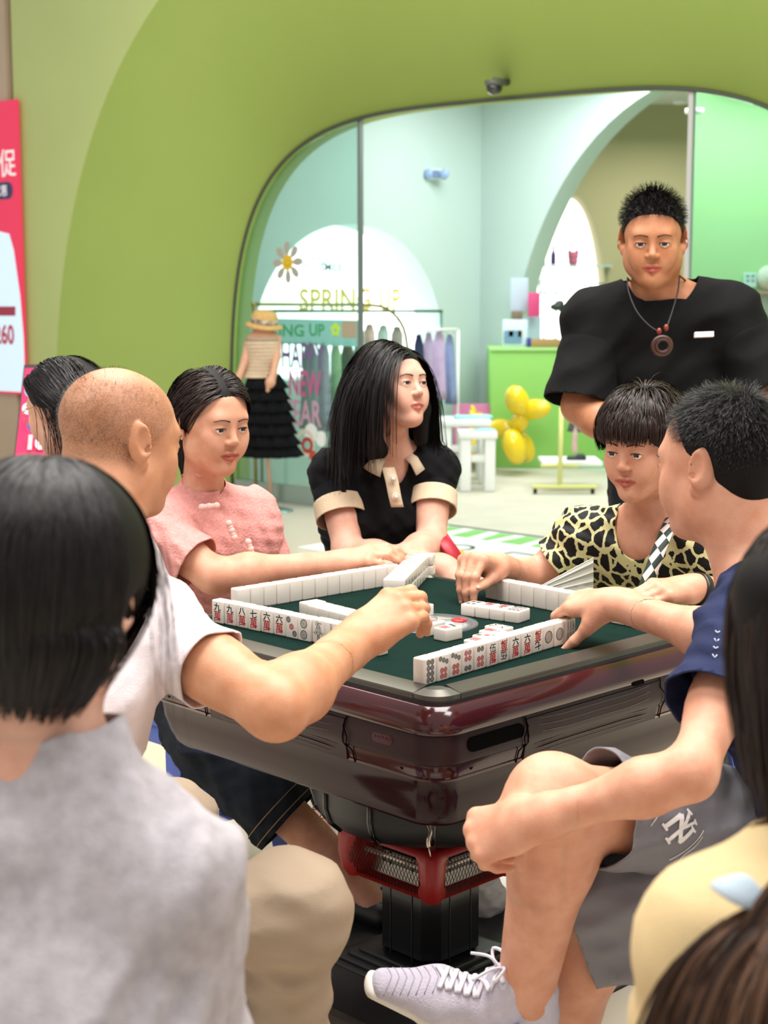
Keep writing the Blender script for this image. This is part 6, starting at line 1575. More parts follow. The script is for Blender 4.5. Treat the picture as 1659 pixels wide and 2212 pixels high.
# --- woman with long hair at the right edge, very near
def woman_edge():
    base = V(.38, 1.25, 0); t = person(base, 'long-haired person in a cream top cut off by the right edge, nearest the camera')
    H = Head(P(1786, 1390, 1.42), (-.35, .93, -.05), (0, 0, 1), .98)
    N = P(1830, 1800, 1.42); f = unit(V(-.25, .97, 0)); r = np.cross(f, UP)
    shL = P(1578, 2050, 1.30); shR = N + r * .17 - UP * .07; pel = V(.44, 1.25, .47); ch = V(.42, 1.36, .76)
    elL, wrL = P(1530, 2420, 1.34), P(1500, 2480, 1.55); elR, wrR = shR + V(.06, .05, -.26), shR + V(0, .26, -.25)
    S = SDF(); H.add(S, True); neck(S, H, N, .048); torso(S, pel, ch, N, shR, shL, .86); arm(S, shL, elL, wrL, .92); arm(S, shR, elR, wrR, .92)
    bx, _ = hand(S, wrR, V(-.2, .8, -.4), V(.0, .2, .9), False, (20, 25, 15), .92); bx2, _ = hand(S, wrL, V(-.1, .8, -.4), V(0, .2, .9), True, (20, 25, 15), .92)
    body_obj(S, H, SK3, t, [bx, bx2], vox=.011, fvox=.0045, hvox=.0036); H.eyes(t)
    q = H.sc; cap = SDF(); cap.ell(H.L(0, -.022, .036), V(.088, .108, .096) * q, H.R, .02); cap.ell(H.L(0, .13, -.05), V(.10, .09, .14) * q, H.R, .015, True)
    cap.cone(H.L(-.062, -.01, .05), H.L(-.070, -.005, -.07), .028, .020, .03, H.f, 1.4); cap.cone(H.L(0, -.08, 0), H.L(0, -.09, -.16), .055, .05, .03, H.r, 1.4)
    roots, u = scalp_roots(H, 2800, lambda x, y, z: z > -.4 + .85 * max(0, y), 43, (.088, .108, .096), (0, -.022, .036))
    nw = u @ H.R; up1 = nw @ H.u; rad_ = nw - np.outer(up1, H.u); tg = -H.u + nw * up1[:, None] + rad_ * .25; tg /= np.linalg.norm(tg, axis=1)[:, None]
    cols = [('e', H.L(0, -.022, .036), V(.0905, .1105, .0985) * q, H.R), ('c', H.L(0, -.02, -.05), N, .07, .09), ('c', shR, shL, .084, .084)]
    v = strands(roots, tg, .20 + .03 * u[:, 0], cols, 14, lambda tt: .3 + .4 * tt, .05, 44, .0042, H.c, clump=lambda p, tt: (H.L(0, -.02, -.16) - p) * (2.5 * tt))
    # the tail brushed forward over the near shoulder
    n = 1800; rr = np.random.default_rng(8); a0, b0 = P(1740, 1990, 1.235), P(1600, 2320, 1.17)
    cap.cone(a0, (a0 + b0) / 2 + V(0, -.01, .01), .030, .042, .03, UP, 1.2); cap.cone((a0 + b0) / 2 + V(0, -.01, .01), b0, .042, .036, .03)
    rt = np.array([P(1725 + 60 * x, 1945 + 45 * y, 1.205 + .02 * z) for x, y, z in rr.uniform(-1, 1, (n, 3))])
    v2 = strands(rt, np.tile(unit(V(-.60, -.12, -.62)), (n, 1)), np.full(n, .19), [('c', shL, shR, .088, .088), ('c', shL, elL, .088, .09), ('c', a0, b0, .042, .048)], 12, lambda tt: .12 + .42 * tt, .045, 45, .0036, V(.3, 1.6, .7), .25)
    hair_obj(H, [hair_mat('hair_deep_brown', '#120c0b', '#2d201c', .5), hair_mat('hair_warm_brown', '#241813', '#6b4c38', .5)], t, cap, [v, v2], .006)
    C = SDF(); torso(C, pel - UP * .04, ch, N, shR, shL, .93, grow=.016); c1 = sleeve(C, shL, elL, .9, .078, .090); c2 = sleeve(C, shR, elR, .8, .07, .08); C.cone(N - UP * .02, N + UP * .05, .066, .064, .03)
    cloth_obj('top', [(C, [gplane(N + UP * .016, unit(UP * .98 + f * .18), .11)]), c1, c2], fabric('cream_knit', '#dcc191', .06, .95, bump=.4), t, .010, waves(95, 6, 16, 40, .010))
    b = MB(); pts = bez([P(1545, 1905, 1.222), P(1580, 1912, 1.205), P(1625, 1935, 1.20), P(1670, 1965, 1.205)], 12); b.tube(pts, [.004 + .006 * math.sin(math.pi * i / (len(pts) - 1)) for i in range(len(pts))], 10, flat=(1.5, .4), up=V(0, -.6, .8)); b.obj('shoulder_patch', fabric('pale_blue_patch', '#aebcc6', .05), t, smooth=True)
    sk = SDF(); sk.cone(pel, pel - UP * .03, .12, .13, .05, r, 1.35)
    for s_ in (-1, 1): h = pel + r * .09 * s_; k_ = h + f * .36; sk.cone(h, k_, .09, .07, .06); sk.cone(k_, k_ - UP * .40 - f * .02, .07, .055, .04)
    cloth_obj('trousers', [(sk, [])], fabric('black_trousers', '#17171a', .1), t, .016)
woman_edge()
# ------------------------------------------------------------------ stools, bags and the shop's things
def stool_proto():
    t = thing('plastic_stool', (0, 0, 0), 'blue plastic stool', 'stool'); m = mat('blue_plastic', '#4a62b8', .35, spec=.5); H_ = .42
    b = MB(); b.box((0, 0, H_ - .012), (.30, .30, .024), bevel=.011, seg=3); b.obj('seat', m, t, auto=40)
    b = MB(); b.box((0, 0, H_ - .045), (.28, .28, .05), bevel=.008); b.obj('apron', m, t, auto=40)
    for x in (-1, 1):
        for y in (-1, 1):
            vs = []
            for (z, o, w_) in ((H_ - .03, .138, .060), (.0, .178, .042)):
                for a, c in ((0, 0), (-w_, 0), (-w_, -.006), (-.008, -.008), (-.006, -w_), (0, -w_)): vs.append((x * (o + a), y * (o + c), z))
            fs = [(i, (i + 1) % 6, 6 + (i + 1) % 6, 6 + i) for i in range(6)] + [(0, 1, 2, 3), (0, 3, 4, 5), (6, 7, 8, 9), (6, 9, 10, 11)]
            MB().poly(vs, fs).obj('leg', m, t)
    for k in range(4):
        a = k * math.pi / 2; c = V(math.cos(a), math.sin(a), 0) * .158; MB().box(c + V(0, 0, .17), (.008, .30, .035), rz=a, bevel=.003).obj('rail', m, t)
    return t
def copy_tree(o, parent=None):
    c = o.copy(); COL.objects.link(c); c.parent = parent
    for ch in o.children: copy_tree(ch, c)
    return c
sp = stool_proto()
spots = [((-.53, 2.40), .8, 'blue plastic stool under the man in the white tee'), ((-.49, 3.90), .8, 'blue plastic stool under the woman in pink, left of the table'), ((.70, 3.90), .7, 'blue plastic stool under the woman in the spotted dress'),
         ((.74, 2.52), 1.2, 'blue plastic stool under the man in navy, right edge'), ((-.03, 4.58), .1, 'blue plastic stool under the woman in the black polo'), ((-.36, 1.27), .3, 'blue plastic stool under the girl in grey'),
         ((.45, 1.22), .2, 'blue plastic stool under the person in the cream top'), ((-.88, 4.26), .4, 'blue plastic stool under the woman with glasses')]
for i, ((x, y), rz, lb) in enumerate(spots):
    o = sp if i == 0 else copy_tree(sp); o.location = (x, y, 0); o.rotation_euler = (0, 0, rz); tag(o, lb, 'stool', 'blue plastic stools')

# handbag beside the woman in the polo
hb = thing('handbag', P(975, 1240, 4.25), 'mustard yellow handbag with a red flap beside the woman in the polo', 'bag')
S = SDF(); S.ell(P(972, 1225, 4.26), (.055, .03, .055), None, .01); S.ell(P(990, 1250, 4.26), (.06, .035, .06), None, .03)
v, f_ = S.mesh(.006); wobj('body', v, f_, mat('mustard_leather', '#c99a3f', .45, bump=.2, bscale=80), hb)
b = MB(); b.tube(bez([P(948, 1150, 4.30), P(962, 1172, 4.24), P(982, 1202, 4.22), P(1000, 1240, 4.22)], 12), .016, 8, flat=(1.4, .4)); b.obj('flap', mat('red_leather', '#a8182c', .45), hb, smooth=True)
# pleated clear fan between the arm and the dress
fn = thing('folding_fan', P(1270, 1300, 3.59), 'translucent white pleated fan behind the far right tile row', 'fan'); fm = mat('fan_film', '#e3e6d6', .4, alpha=.72)
piv = P(1120, 1292, 3.60); ribs = [P(1282, 1205 + 10 * i, 3.585 - .004 * (i % 2)) for i in range(10)]
for i in range(9):
    MB().poly([piv, ribs[i], ribs[i + 1], piv + V(0, .002, 0), ribs[i] + V(0, .002, 0), ribs[i + 1] + V(0, .002, 0)], [(0, 1, 2), (3, 4, 5), (0, 1, 4, 3), (1, 2, 5, 4), (2, 0, 3, 5)]).obj('pleat', fm, fn)
for p in ribs[::1]: b = MB(); b.tube([piv, p], .0012, 5); b.obj('rib', mat('fan_rib', '#f2f2ea', .4), fn, smooth=True)
# crumpled carrier bag on the floor behind the pillar
S = SDF(); c = G(1045, 2010, .0) + V(0, .05, .06)
S.ell(c, (.06, .05, .06), None, .02); S.ell(c + V(-.02, .0, .05), (.035, .03, .04), None, .02)
v, f_ = S.mesh(.006, disp=waves(77, 8, 60, 150, .012)); tag(wobj('carrier_bag', v, f_, mat('thin_white_plastic', '#e6e0d6', .35, alpha=.8), None), 'crumpled thin white carrier bag on the floor behind the table pillar', 'bag')

# ---- child mannequin outside the glass
mz = G(588, 1104, 0); mn = thing('child_mannequin', mz, 'headless child mannequin in cream knit top and black tulle skirt by the glass', 'mannequin'); MD = mz[1]
SKM = mat('mannequin_skin', '#d3a184', .5)
b = MB(); b.lathe([(.135, 0), (.135, .006), (.12, .011), (.02, .016)], mz, 36); b.obj('base_plate', mat('brushed_base', '#9db0ad', .2, metal=.9), mn, smooth=True)
b = MB(); b.tube([mz + V(0, 0, .01), P(578, 990, MD), P(572, 900, MD)], .012, 10); b.obj('pole', mat('pole_copper', '#c79a86', .25, metal=.7), mn, smooth=True)
def ringset(specs, n=40, wob=0., seed=0):
    """specs: (px, py, half width px, depth half in m)"""
    vs = []; r_ = random.Random(seed); ph = [r_.uniform(0, 6.28) for _ in range(4)]
    for j, (px, py, hw, dp) in enumerate(specs):
        c = P(px, py, MD); h = hw / F_PX * MD
        for i in range(n):
            a = 2 * math.pi * i / n; k = 1 + wob * (math.sin(a * 9 + ph[0] + j) * .6 + math.sin(a * 17 + ph[1]) * .4); vs.append(c + V(h * math.cos(a) * k, dp * math.sin(a) * k, 0))
    fs = [(j * n + i, j * n + (i + 1) % n, (j + 1) * n + (i + 1) % n, (j + 1) * n + i) for j in range(len(specs) - 1) for i in range(n)]
    return vs, fs + [tuple(range(n)), tuple((len(specs) - 1) * n + i for i in range(n))]
v, f_ = ringset([(571, 694, 15, .045), (570, 706, 15, .045), (569, 716, 24, .055), (568, 726, 33, .065), (567, 745, 36, .075)]); wobj('neck_and_shoulders', v, f_, SKM, mn)
v, f_ = ringset([(567, 728, 35, .078), (567, 740, 37.5, .082), (566, 765, 33, .078), (564, 785, 30, .072), (562, 796, 31, .075), (560, 812, 36, .085), (560, 815, 37, .088)], wob=.012)
tp = wobj('knit_top', v, f_, fabric('cream_knit_top', '#d9c3a9', .10, .9, bump=1., bscale=90), mn)
for i, y in enumerate(range(735, 812, 8)):
    hw = np.interp(y, [728, 740, 765, 785, 796, 815], [35.5, 38, 33.5, 30.5, 31.5, 37.5]); px = np.interp(y, [728, 815], [567, 560])
    c = P(px, y, MD); h = hw / F_PX * MD * 1.012; b = MB(); b.tube([c + V(h * math.cos(a), .083 * math.sin(a), 0) for a in np.linspace(0, 2 * math.pi, 33)[:-1]], .0022, 5, closed=True); b.obj('knit_rib', mat('knit_rib', '#b79f83', .9) if i else mat('knit_edge', '#5b4a40', .9), tp, smooth=True)
r_ = random.Random(3)
for k in range(7):                                                  # tulle: stacked ruffled tiers
    y0, y1 = 808 + k * 24, 838 + k * 24.5; w0 = np.interp(y0, [808, 985], [30, 52]); w1 = np.interp(y1, [808, 985], [44, 66]); px = np.interp(y0, [808, 985], [572, 588])
    v, f_ = ringset([(px, y0, w0, w0 / F_PX * MD * .8), (px, (y0 + y1) / 2, (w0 + w1) / 2, .7 * (w0 + w1) / 2 / F_PX * MD), (px + 2, y1, w1, w1 / F_PX * MD * .8)], 96, .11, k); wobj('tulle_tier', v, f_, fabric('black_tulle', '#0e0f13', .3, .9, bump=1., bscale=200, sheen=0), mn)
def marm(pts, rs):
    S = SDF()
    for a, b_, r0, r1 in zip(pts[:-1], pts[1:], rs[:-1], rs[1:]): S.cone(a, b_, r0, r1, .015)
    v, f_ = S.mesh(.006); wobj('arm', v, f_, SKM, mn)
marm([P(538, 738, MD), P(531, 775, MD - .02), P(517, 812, MD - .06), P(511, 828, MD - .07), P(508, 842, MD - .07)], [.030, .028, .022, .026, .010])
marm([P(598, 732, MD), P(597, 770, MD - .02), P(591, 806, MD - .08), P(584, 826, MD - .10), P(578, 844, MD - .10)], [.030, .028, .022, .030, .012])
ht = thing('straw_hat', P(572, 700, MD), 'straw sun hat with dark printed band on the mannequin', 'hat'); Mst = mat('straw', '#cfa76a', .8, bump=1., bscale=120, var=.12, vscale=60)
ax = unit(V(.12, -.16, 1)); c = P(571, 699, MD)
b = MB(); b.lathe([(.122, -.018), (.115, -.008), (.085, .004), (.082, .045), (.074, .070), (.05, .080), (0, .084)], c, 40, axis=ax); b.obj('straw_body', Mst, ht, smooth=True)
b = MB(); b.lathe([(.0865, .006), (.0858, .034)], c, 40, axis=ax); b.obj('hat_band', mat('hat_band', '#d9cdb8', .8, var=.9, vscale=40, var_hex='#2b2724'), ht, smooth=True)

# ---- lettering and stickers on the left pane
def FM(px, py, o=-.0165):
    s, z = Fpx(px, py); return frame(Fpt(s, z, o), FS, FN)
def psize(px, py, n):               # photo pixels -> metres on the shop front
    s, z = Fpx(px, py); return n / F_PX * Fpt(s, z)[1]
def ptext(name, txt, px, py, h, w, hexc, label, bold=.02, shear=0.):
    co, fs = text_mesh(txt, 1., bold, shear); ext = co.max(0) - co.min(0)
    sy = psize(px, py, h) / ext[1]; s0 = Fpx(px - w / 2, py)[0]; s1 = Fpx(px + w / 2, py)[0]; sx = (s1 - s0) / ext[0]
    return tag(wobj(name, xf(FM(px, py), co * [sx, sy, 1] + [0, 0, .0]), fs, mat('vinyl_' + hexc.strip('#'), hexc, .5), None, smooth=False), label, 'lettering')
ptext('window_lettering', 'HAPPY', 650, 768, 56, 92, '#75608f', 'purple HAPPY window lettering beside the mannequin')
ptext('window_lettering', 'NEW', 655, 829, 56, 70, '#c25f95', 'pink NEW window lettering beside the black tulle skirt')
ptext('window_lettering', 'YEAR', 648, 892, 56, 84, '#c9a0b9', 'pale pink YEAR window lettering under the word NEW')
ptext('window_lettering', 'Come', 676, 560, 26, 58, '#8fbcbc', 'thin teal script word Come beside the daisy sticker', 0., .35)
ptext('window_lettering', 'SMILE', 712, 577, 17, 46, '#41585a', 'small dark SMILE window lettering right of the daisy', .015)
# teal strip with the shop's slogan
st = thing('window_banner', Fpt(*Fpx(680, 745)), 'teal window strip reading SPRING UP in green with a lime flower', 'banner')
s0, s1, z0, z1 = Fpx(586, 715)[0], Fpx(770, 715)[0], Fpx(680, 746)[1], Fpx(680, 690)[1]
wobj('strip', [Fpt(s, z, o) for o in (-.0185, -.0165) for s, z in ((s0, z0), (s1, z0), (s1, z1), (s0, z1))], [(0, 1, 2, 3), (4, 5, 6, 7), (0, 1, 5, 4), (1, 2, 6, 5), (2, 3, 7, 6), (3, 0, 4, 7)], mat('teal_vinyl', '#7fc4bb', .5, alpha=.85), st, smooth=False)
for wd, x0, x1 in (('SPRING', 548, 652), ('UP', 664, 697)):
    co, fs = text_mesh(wd, 1., .02); ext = co.max(0) - co.min(0); a0, a1 = Fpx(x0, 713)[0], Fpx(x1, 713)[0]
    wobj('slogan_word', xf(FM((x0 + x1) / 2, 713, -.0155), co * [(a1 - a0) / ext[0], psize(640, 713, 26) / ext[1], 1]), fs, mat('vinyl_green', '#2c9a5a', .5), st, smooth=False)
fl_ = [(math.cos(a) * r_, math.sin(a) * r_, 0) for a, r_ in [(2 * math.pi * i / 60 + math.pi / 2, .040 * (.78 + .32 * abs(math.cos(2.5 * 2 * math.pi * i / 60)))) for i in range(60)]]
wobj('flower', xf(FM(721, 712, -.0155), np.array(fl_)), [tuple(range(60))], mat('vinyl_lime', '#b5e03a', .5), st, smooth=False)
v, f_ = discm(0, 0, .011); wobj('flower_centre', xf(FM(721, 713, -.0150), np.array(v)), f_, mat('vinyl_sky', '#5fb5c9', .5), st, smooth=False)
s0, s1, z0, z1 = Fpx(735, 712)[0], Fpx(766, 712)[0], Fpx(750, 730)[1], Fpx(750, 694)[1]
wobj('square_label', [Fpt(s, z, -.0150) for s, z in ((s0, z0), (s1, z0), (s1, z1), (s0, z1))], [(0, 1, 2, 3)], mat('vinyl_tan', '#a69a82', .6), st, smooth=False)
# daisy
ds = thing('daisy_sticker', Fpt(*Fpx(618, 600)), 'grey daisy sticker with smiling yellow centre on the glass', 'sticker')
for i in range(8):
    a = math.pi / 2 + i * math.pi / 4 + .05; L_, w_ = .135, .030; pts = []
    for j in range(17):
        tt = 2 * math.pi * j / 16; x = .045 + (L_ - .045) / 2 * (1 - math.cos(tt)); y = w_ * math.sin(tt) * (.55 + .45 * (x / L_)); pts.append((x * math.cos(a) - y * math.sin(a), x * math.sin(a) + y * math.cos(a), 0))
    wobj('petal', xf(FM(617, 567), np.array(pts[:-1])), [tuple(range(16))], mat('vinyl_grey', '#a9a096', .6), ds, smooth=False)
v, f_ = discm(0, 0, .050, 28); wobj('centre', xf(FM(617, 567, -.0155), np.array(v)), f_, mat('vinyl_yellow', '#d9b32c', .6), ds, smooth=False)
v, f_ = merge([linem([(-.022, -.008), (-.012, -.020), (.0, -.024), (.012, -.020), (.022, -.008)], .004), discm(-.014, .012, .004), discm(.014, .012, .004)]); wobj('smile', xf(FM(617, 567, -.0150), np.array(v)), f_, mat('vinyl_brown', '#6d5a20', .6), ds, smooth=False)
# curled red and white sticker low on the glass
cs = thing('curl_sticker', Fpt(*Fpx(665, 1000)), 'red and white curled sticker low on the glass by the skirt', 'sticker')
for (px, py, r_, w_, hx, o) in ((655, 958, 30, 9, '#d8d3c2', -.0160), (660, 962, 18, 9, '#b03a32', -.0158), (668, 935, 20, 20, '#eef3f1', -.0164), (690, 948, 17, 17, '#eef3f1', -.0164), (672, 985, 12, 12, '#b8493c', -.0156)):
    v, f_ = ringm(0, 0, psize(px, py, r_), psize(px, py, w_) * .98, 24); wobj('curl', xf(FM(px, py, o), np.array(v)), f_, mat('vinyl_' + hx.strip('#'), hx, .6), cs, smooth=False)
# yellow slogan on the back window
for wd, x0, x1 in (('SPRING', 648, 801), ('UP', 820, 865)):
    a0, a1 = wall_l(x0, -.25), wall_l(x1, -.25); co, fs = text_mesh(wd, 1., .02); ext = co.max(0) - co.min(0); pc = W0 - FS * .25 + WD * (a0 + a1) / 2
    tag(wobj('window_lettering', xf(frame(V(pc[0], pc[1], P(756, 647, pc[1])[2]), WD, FS), co * [(a1 - a0) / ext[0], 48 / F_PX * 12.2 / ext[1], 1]), fs, mat('vinyl_gold', '#e3c54a', .5), None, smooth=False), f'large yellow word {wd} on the bright side window', 'lettering')

# ---- racks and clothes
gm2 = mat('brass_rod', '#8f8a4e', .3, metal=.8); gm3 = mat('green_rod', '#4d7a66', .35, metal=.5)
def WP(px, py, off): return P(px, py, wall_y(px, off))              # photo point on a plane `off` in front of the left wall
rk = thing('clothes_rack', V(*WP(881, 985, .55)[:2], 0), 'arched gold clothes rack in front of the bright side window', 'rack')
b = MB(); b.tube(bez([WP(545, 657, .55), WP(700, 658, .55), WP(810, 660, .55), WP(848, 676, .55), WP(872, 710, .55), WP(881, 760, .55)], 30), .012, 8); b.obj('arch_rod', gm2, rk, smooth=True)
for q in (WP(881, 760, .55), WP(548, 657, .55)): b = MB(); b.tube([q, V(q[0], q[1], .0)], .012, 8); b.obj('upright', gm2, rk, smooth=True)
rk2 = thing('clothes_rail', V(*WP(953, 985, .25)[:2], 0), 'straight green clothes rail behind the arched rack', 'rack')
b = MB(); b.tube([WP(560, 672, .25), WP(955, 672, .25)], .011, 8); b.obj('rail', gm3, rk2, smooth=True)
for px in (562, 953): q = WP(px, 672, .25); b = MB(); b.tube([q, V(q[0], q[1], .0)], .011, 8); b.obj('upright', gm3, rk2, smooth=True)
rk3 = thing('clothes_rail', V(*WP(990, 960, .45)[:2], 0), 'white clothes rail carrying the lavender clothes', 'rack'); b = MB(); b.tube([WP(885, 712, .45), WP(990, 712, .45)], .010, 8); b.obj('rail', M_white, rk3, smooth=True)
for px in (887, 990): q = WP(px, 712, .45); b = MB(); b.tube([q, V(q[0], q[1], .0)], .010, 8); b.obj('upright', M_white, rk3, smooth=True)
def garment(px, y0, y1, w0, w1, dep, hexc, label, flare=.10, group='clothes hanging on the shop racks', hook=14):
    base = P(px, y1, dep); g = thing('hanging_garment', base, label, 'garment', group); n, rows = 28, 7; vs = []; r_ = random.Random(int(px * 7 + y0)); ph = r_.uniform(0, 6)
    for j in range(rows):
        t_ = j / (rows - 1); c = P(px + 2 * math.sin(t_ * 3 + ph), y0 + (y1 - y0) * t_, dep); h = np.interp(t_, [0, .08, 1], [w0 * .45, w0, w1]) / 2 / F_PX * dep; dp = .02 + flare * t_
        for i in range(n): a = 2 * math.pi * i / n; k = 1 + .10 * t_ * math.sin(6 * a + ph); vs.append(c + V(h * math.cos(a) * k, dp * math.sin(a) * k, 0))
    fs = [(j * n + i, j * n + (i + 1) % n, (j + 1) * n + (i + 1) % n, (j + 1) * n + i) for j in range(rows - 1) for i in range(n)] + [tuple(range(n)), tuple((rows - 1) * n + i for i in range(n))]
    wobj('cloth', vs, fs, fabric('garment_' + hexc.strip('#'), hexc, .12, bump=.3), g)
    b = MB(); p0 = P(px, y0, dep); b.tube(bez([p0, P(px, y0 - hook * .5, dep), P(px + 3, y0 - hook * .8, dep), P(px, y0 - hook, dep)], 8), .003, 5); b.tube([P(px - w0 * .4, y0 + 5, dep), p0, P(px + w0 * .4, y0 + 5, dep)], .004, 5); b.obj('hanger', M_white, g, smooth=True)
GL = [(903, 722, 862, 20, 26, .45, '#2c3550', 'navy child garment at the left end of the white rail'), (925, 718, 868, 20, 28, .45, '#a99bb8', 'lavender child garment beside the navy one on the white rail'), (948, 716, 862, 26, 34, .45, '#b7a3c2', 'lilac pleated child dress with pink bows on the white rail'), (973, 722, 872, 20, 26, .45, '#7f8fb5', 'dusty blue child trousers at the right end of the white rail'),
      (750, 735, 950, 30, 44, .55, '#4f625c', 'dark green long garment behind the lettering'), (700, 735, 930, 26, 36, .55, '#a39bb0', 'lilac grey ribbed cardigan behind the lettering'), (724, 738, 905, 22, 28, .55, '#a9c7a2', 'pale green long-sleeved top behind the glass'), (776, 735, 850, 22, 28, .55, '#4e9d9f', 'teal printed top by the glass post'),
      (668, 735, 925, 30, 40, .55, '#6d8a87', 'grey green dress behind the pink lettering'), (800, 700, 800, 24, 30, .55, '#b3a59a', 'beige patterned blouse right of the glass post'), (828, 702, 800, 24, 30, .55, '#9db8ae', 'mint patterned blouse above the polo woman'), (856, 705, 800, 24, 30, .55, '#8d8d84', 'grey patterned blouse near the curve of the rack')]
for (px, y0, y1, w0, w1, off, hx, lb) in GL: garment(px, y0, y1, w0, w1, wall_y(px, off), hx, lb, .05)

# ---- toys and furniture in the shop
def slab_table(name, px0, px1, ytop, ybase, dep, label, th=.05, d_=.4, legs=4):
    q = P((px0 + px1) / 2, ybase, dep); zt = P(0, ytop, dep)[2]; x0, x1 = X(px0, dep), X(px1, dep); y = dep + d_ / 2; t = thing(name, (q[0], y, 0), label, 'table' if 'table' in name else 'chair')
    MB().box(((x0 + x1) / 2, y, zt - th / 2), (x1 - x0, d_, th), bevel=.012).obj('top', M_white, t, auto=40)
    for x in (x0 + .05, x1 - .05):
        for yy in (dep + .05, dep + d_ - .05): MB().box((x, yy, (zt - th) / 2), (.075, .07, zt - th), bevel=.01).obj('leg', M_white, t, auto=40)
    MB().box(((x0 + x1) / 2, dep + .06, zt * .55), (x1 - x0 - .1, .03, .05), bevel=.006).obj('rail', M_white, t, auto=40)
    return t
kt = slab_table('play_table', 950, 1062, 908, 1045, 11.5, 'white child play table with pale blue cloth beside the balloon dog')
slab_table('play_bench', 992, 1076, 934, 1030, 11.1, 'low white child bench in front of the play table', d_=.28)
ch = thing('child_chair', G(930, 1000, 0), 'white child chair left of the play table', 'chair')
q = P(930, 1000, 11.7); x0 = X(912, 11.7); x1 = X(952, 11.7)
MB().box(((x0 + x1) / 2, 11.85, .28), (x1 - x0, .26, .03), bevel=.008).obj('seat', M_white, ch, auto=40); MB().box(((x0 + x1) / 2, 11.98, .42), (x1 - x0, .03, .30), bevel=.01).obj('backrest', M_white, ch, auto=40)
for x in (x0 + .02, x1 - .02):
    for y in (11.74, 11.96): MB().box((x, y, .133), (.03, .03, .266)).obj('leg', M_white, ch)
S = SDF(); 
for i in range(9): S.ell(P(990 + i * 8 + 4 * math.sin(i * 2), 904 - 3 * math.cos(i * 1.7), 11.62 + .03 * (i % 3)), (.04, .05, .018), None, .03)
v, f_ = S.mesh(.008); tag(wobj('crumpled_cloth', v, f_, fabric('pale_blue_cloth', '#9fd0d6', .1), None), 'crumpled pale blue cloth on the white play table', 'cloth')
S = SDF(); S.ell(P(1040, 931, 11.2), (.07, .05, .018), None, .03); S.ell(P(1062, 933, 11.2), (.04, .05, .02), None, .03); v, f_ = S.mesh(.008); tag(wobj('crumpled_cloth', v, f_, fabric('pale_blue_cloth', '#9fd0d6', .1), None), 'pale blue cloth on the low white bench', 'cloth')
def balloon_dog(parts, base, label):
    t = thing('balloon_dog', base, label, 'balloon', 'yellow balloon dogs'); m = mat('yellow_balloon', '#f0cf12', .18, spec=.6, coat=.5)
    for nm, a, b_, r in parts:
        b = MB(); a, b_ = V(a), V(b_); L_ = np.linalg.norm(b_ - a) / 2 + r * .55; d = unit(b_ - a); x_ = unit(np.cross(d, V(.3, .9, .1))); y_ = np.cross(d, x_)
        b.ball((a + b_) / 2, (r, r, L_), 20, 14, Matrix(np.stack([x_, y_, d], 1).tolist())); b.obj(nm, m, t, smooth=True)
D_ = 12.1
bd = [('muzzle', P(1135, 886, D_), P(1178, 882, D_ - .1), .078), ('ear', P(1108, 848, D_ + .05), P(1122, 884, D_ + .03), .085), ('ear', P(1110, 846, D_ - .08), P(1128, 884, D_ - .05), .085), ('neck', P(1128, 898, D_), P(1118, 925, D_ + .05), .070),
      ('front_leg', P(1104, 940, D_ - .08), P(1118, 990, D_ - .08), .088), ('front_leg', P(1120, 945, D_ + .1), P(1140, 985, D_ + .1), .085), ('trunk', P(1104, 926, D_ + .1), P(1060, 925, D_ + .2), .075), ('hind_leg', P(1040, 935, D_ + .22), P(1030, 990, D_ + .15), .08), ('hind_leg', P(1048, 935, D_ + .38), P(1045, 988, D_ + .4), .08), ('tail', P(1030, 915, D_ + .3), P(1018, 890, D_ + .3), .03)]
balloon_dog(bd, G(1120, 1004, 0), 'large yellow balloon dog standing before the green counter')
D2 = 12.45
balloon_dog([('head', P(1030, 902, D2), P(1045, 912, D2), .055), ('ear', P(1020, 878, D2), P(1026, 895, D2), .020), ('trunk', P(1018, 930, D2), P(1035, 940, D2), .05), ('front_leg', P(1010, 960, D2), P(1008, 990, D2), .045), ('hind_leg', P(1040, 955, D2), P(1042, 990, D2), .045)], G(1025, 998, 0), 'small yellow balloon dog partly hidden by the white play table')
MB_ = MB().box(P(1028, 935, 12.62), (.36, .03, .46)); tag(MB_.obj('foam_board', mat('pink_foam', '#dd86b9', .7)), 'pink foam board leaning behind the small balloon dog', 'board')
# counter and what stands on it
CD = 12.55; cz_ = P(0, 752, CD)[2]; x0, x1 = X(1060, CD), X(1420, CD)
ct = thing('green_counter', ((x0 + x1) / 2, CD + .25, 0), 'bright green shop counter below the arch', 'counter')
MB().box(((x0 + x1) / 2, CD + .25, cz_ / 2 - .01), (x1 - x0, .5, cz_ - .02), bevel=.008).obj('front', mat('counter_green', '#8ec964', .5), ct, auto=40)
MB().box(((x0 + x1) / 2, CD + .25, cz_ - .01), (x1 - x0 + .02, .53, .03), bevel=.008).obj('worktop', mat('counter_top', '#a5d885', .4), ct, auto=40)
def onc(px0, px1, ytop, dep, th, hexc, name, label, cat, rz=0., tilt=0., ybase=None):
    z0 = cz_ + .006 if ybase is None else P(0, ybase, dep)[2]; z1 = P(0, ytop, dep)[2]; x0, x1 = X(px0, dep), X(px1, dep)
    R = Matrix.Rotation(rz, 3, 'Z') @ Matrix.Rotation(tilt, 3, 'X'); return tag(MB().box(((x0 + x1) / 2, dep, (z0 + z1) / 2), (x1 - x0, th, z1 - z0), R=R, bevel=min(.006, th * .3)).obj(name, mat('c_' + hexc.strip('#'), hexc, .5), auto=40), label, cat)
fr1 = onc(1084, 1138, 690, CD + .12, .02, '#cfdfe8', 'photo_frame', 'pale framed print leaning at the left end of the counter', 'frame', tilt=-.12)
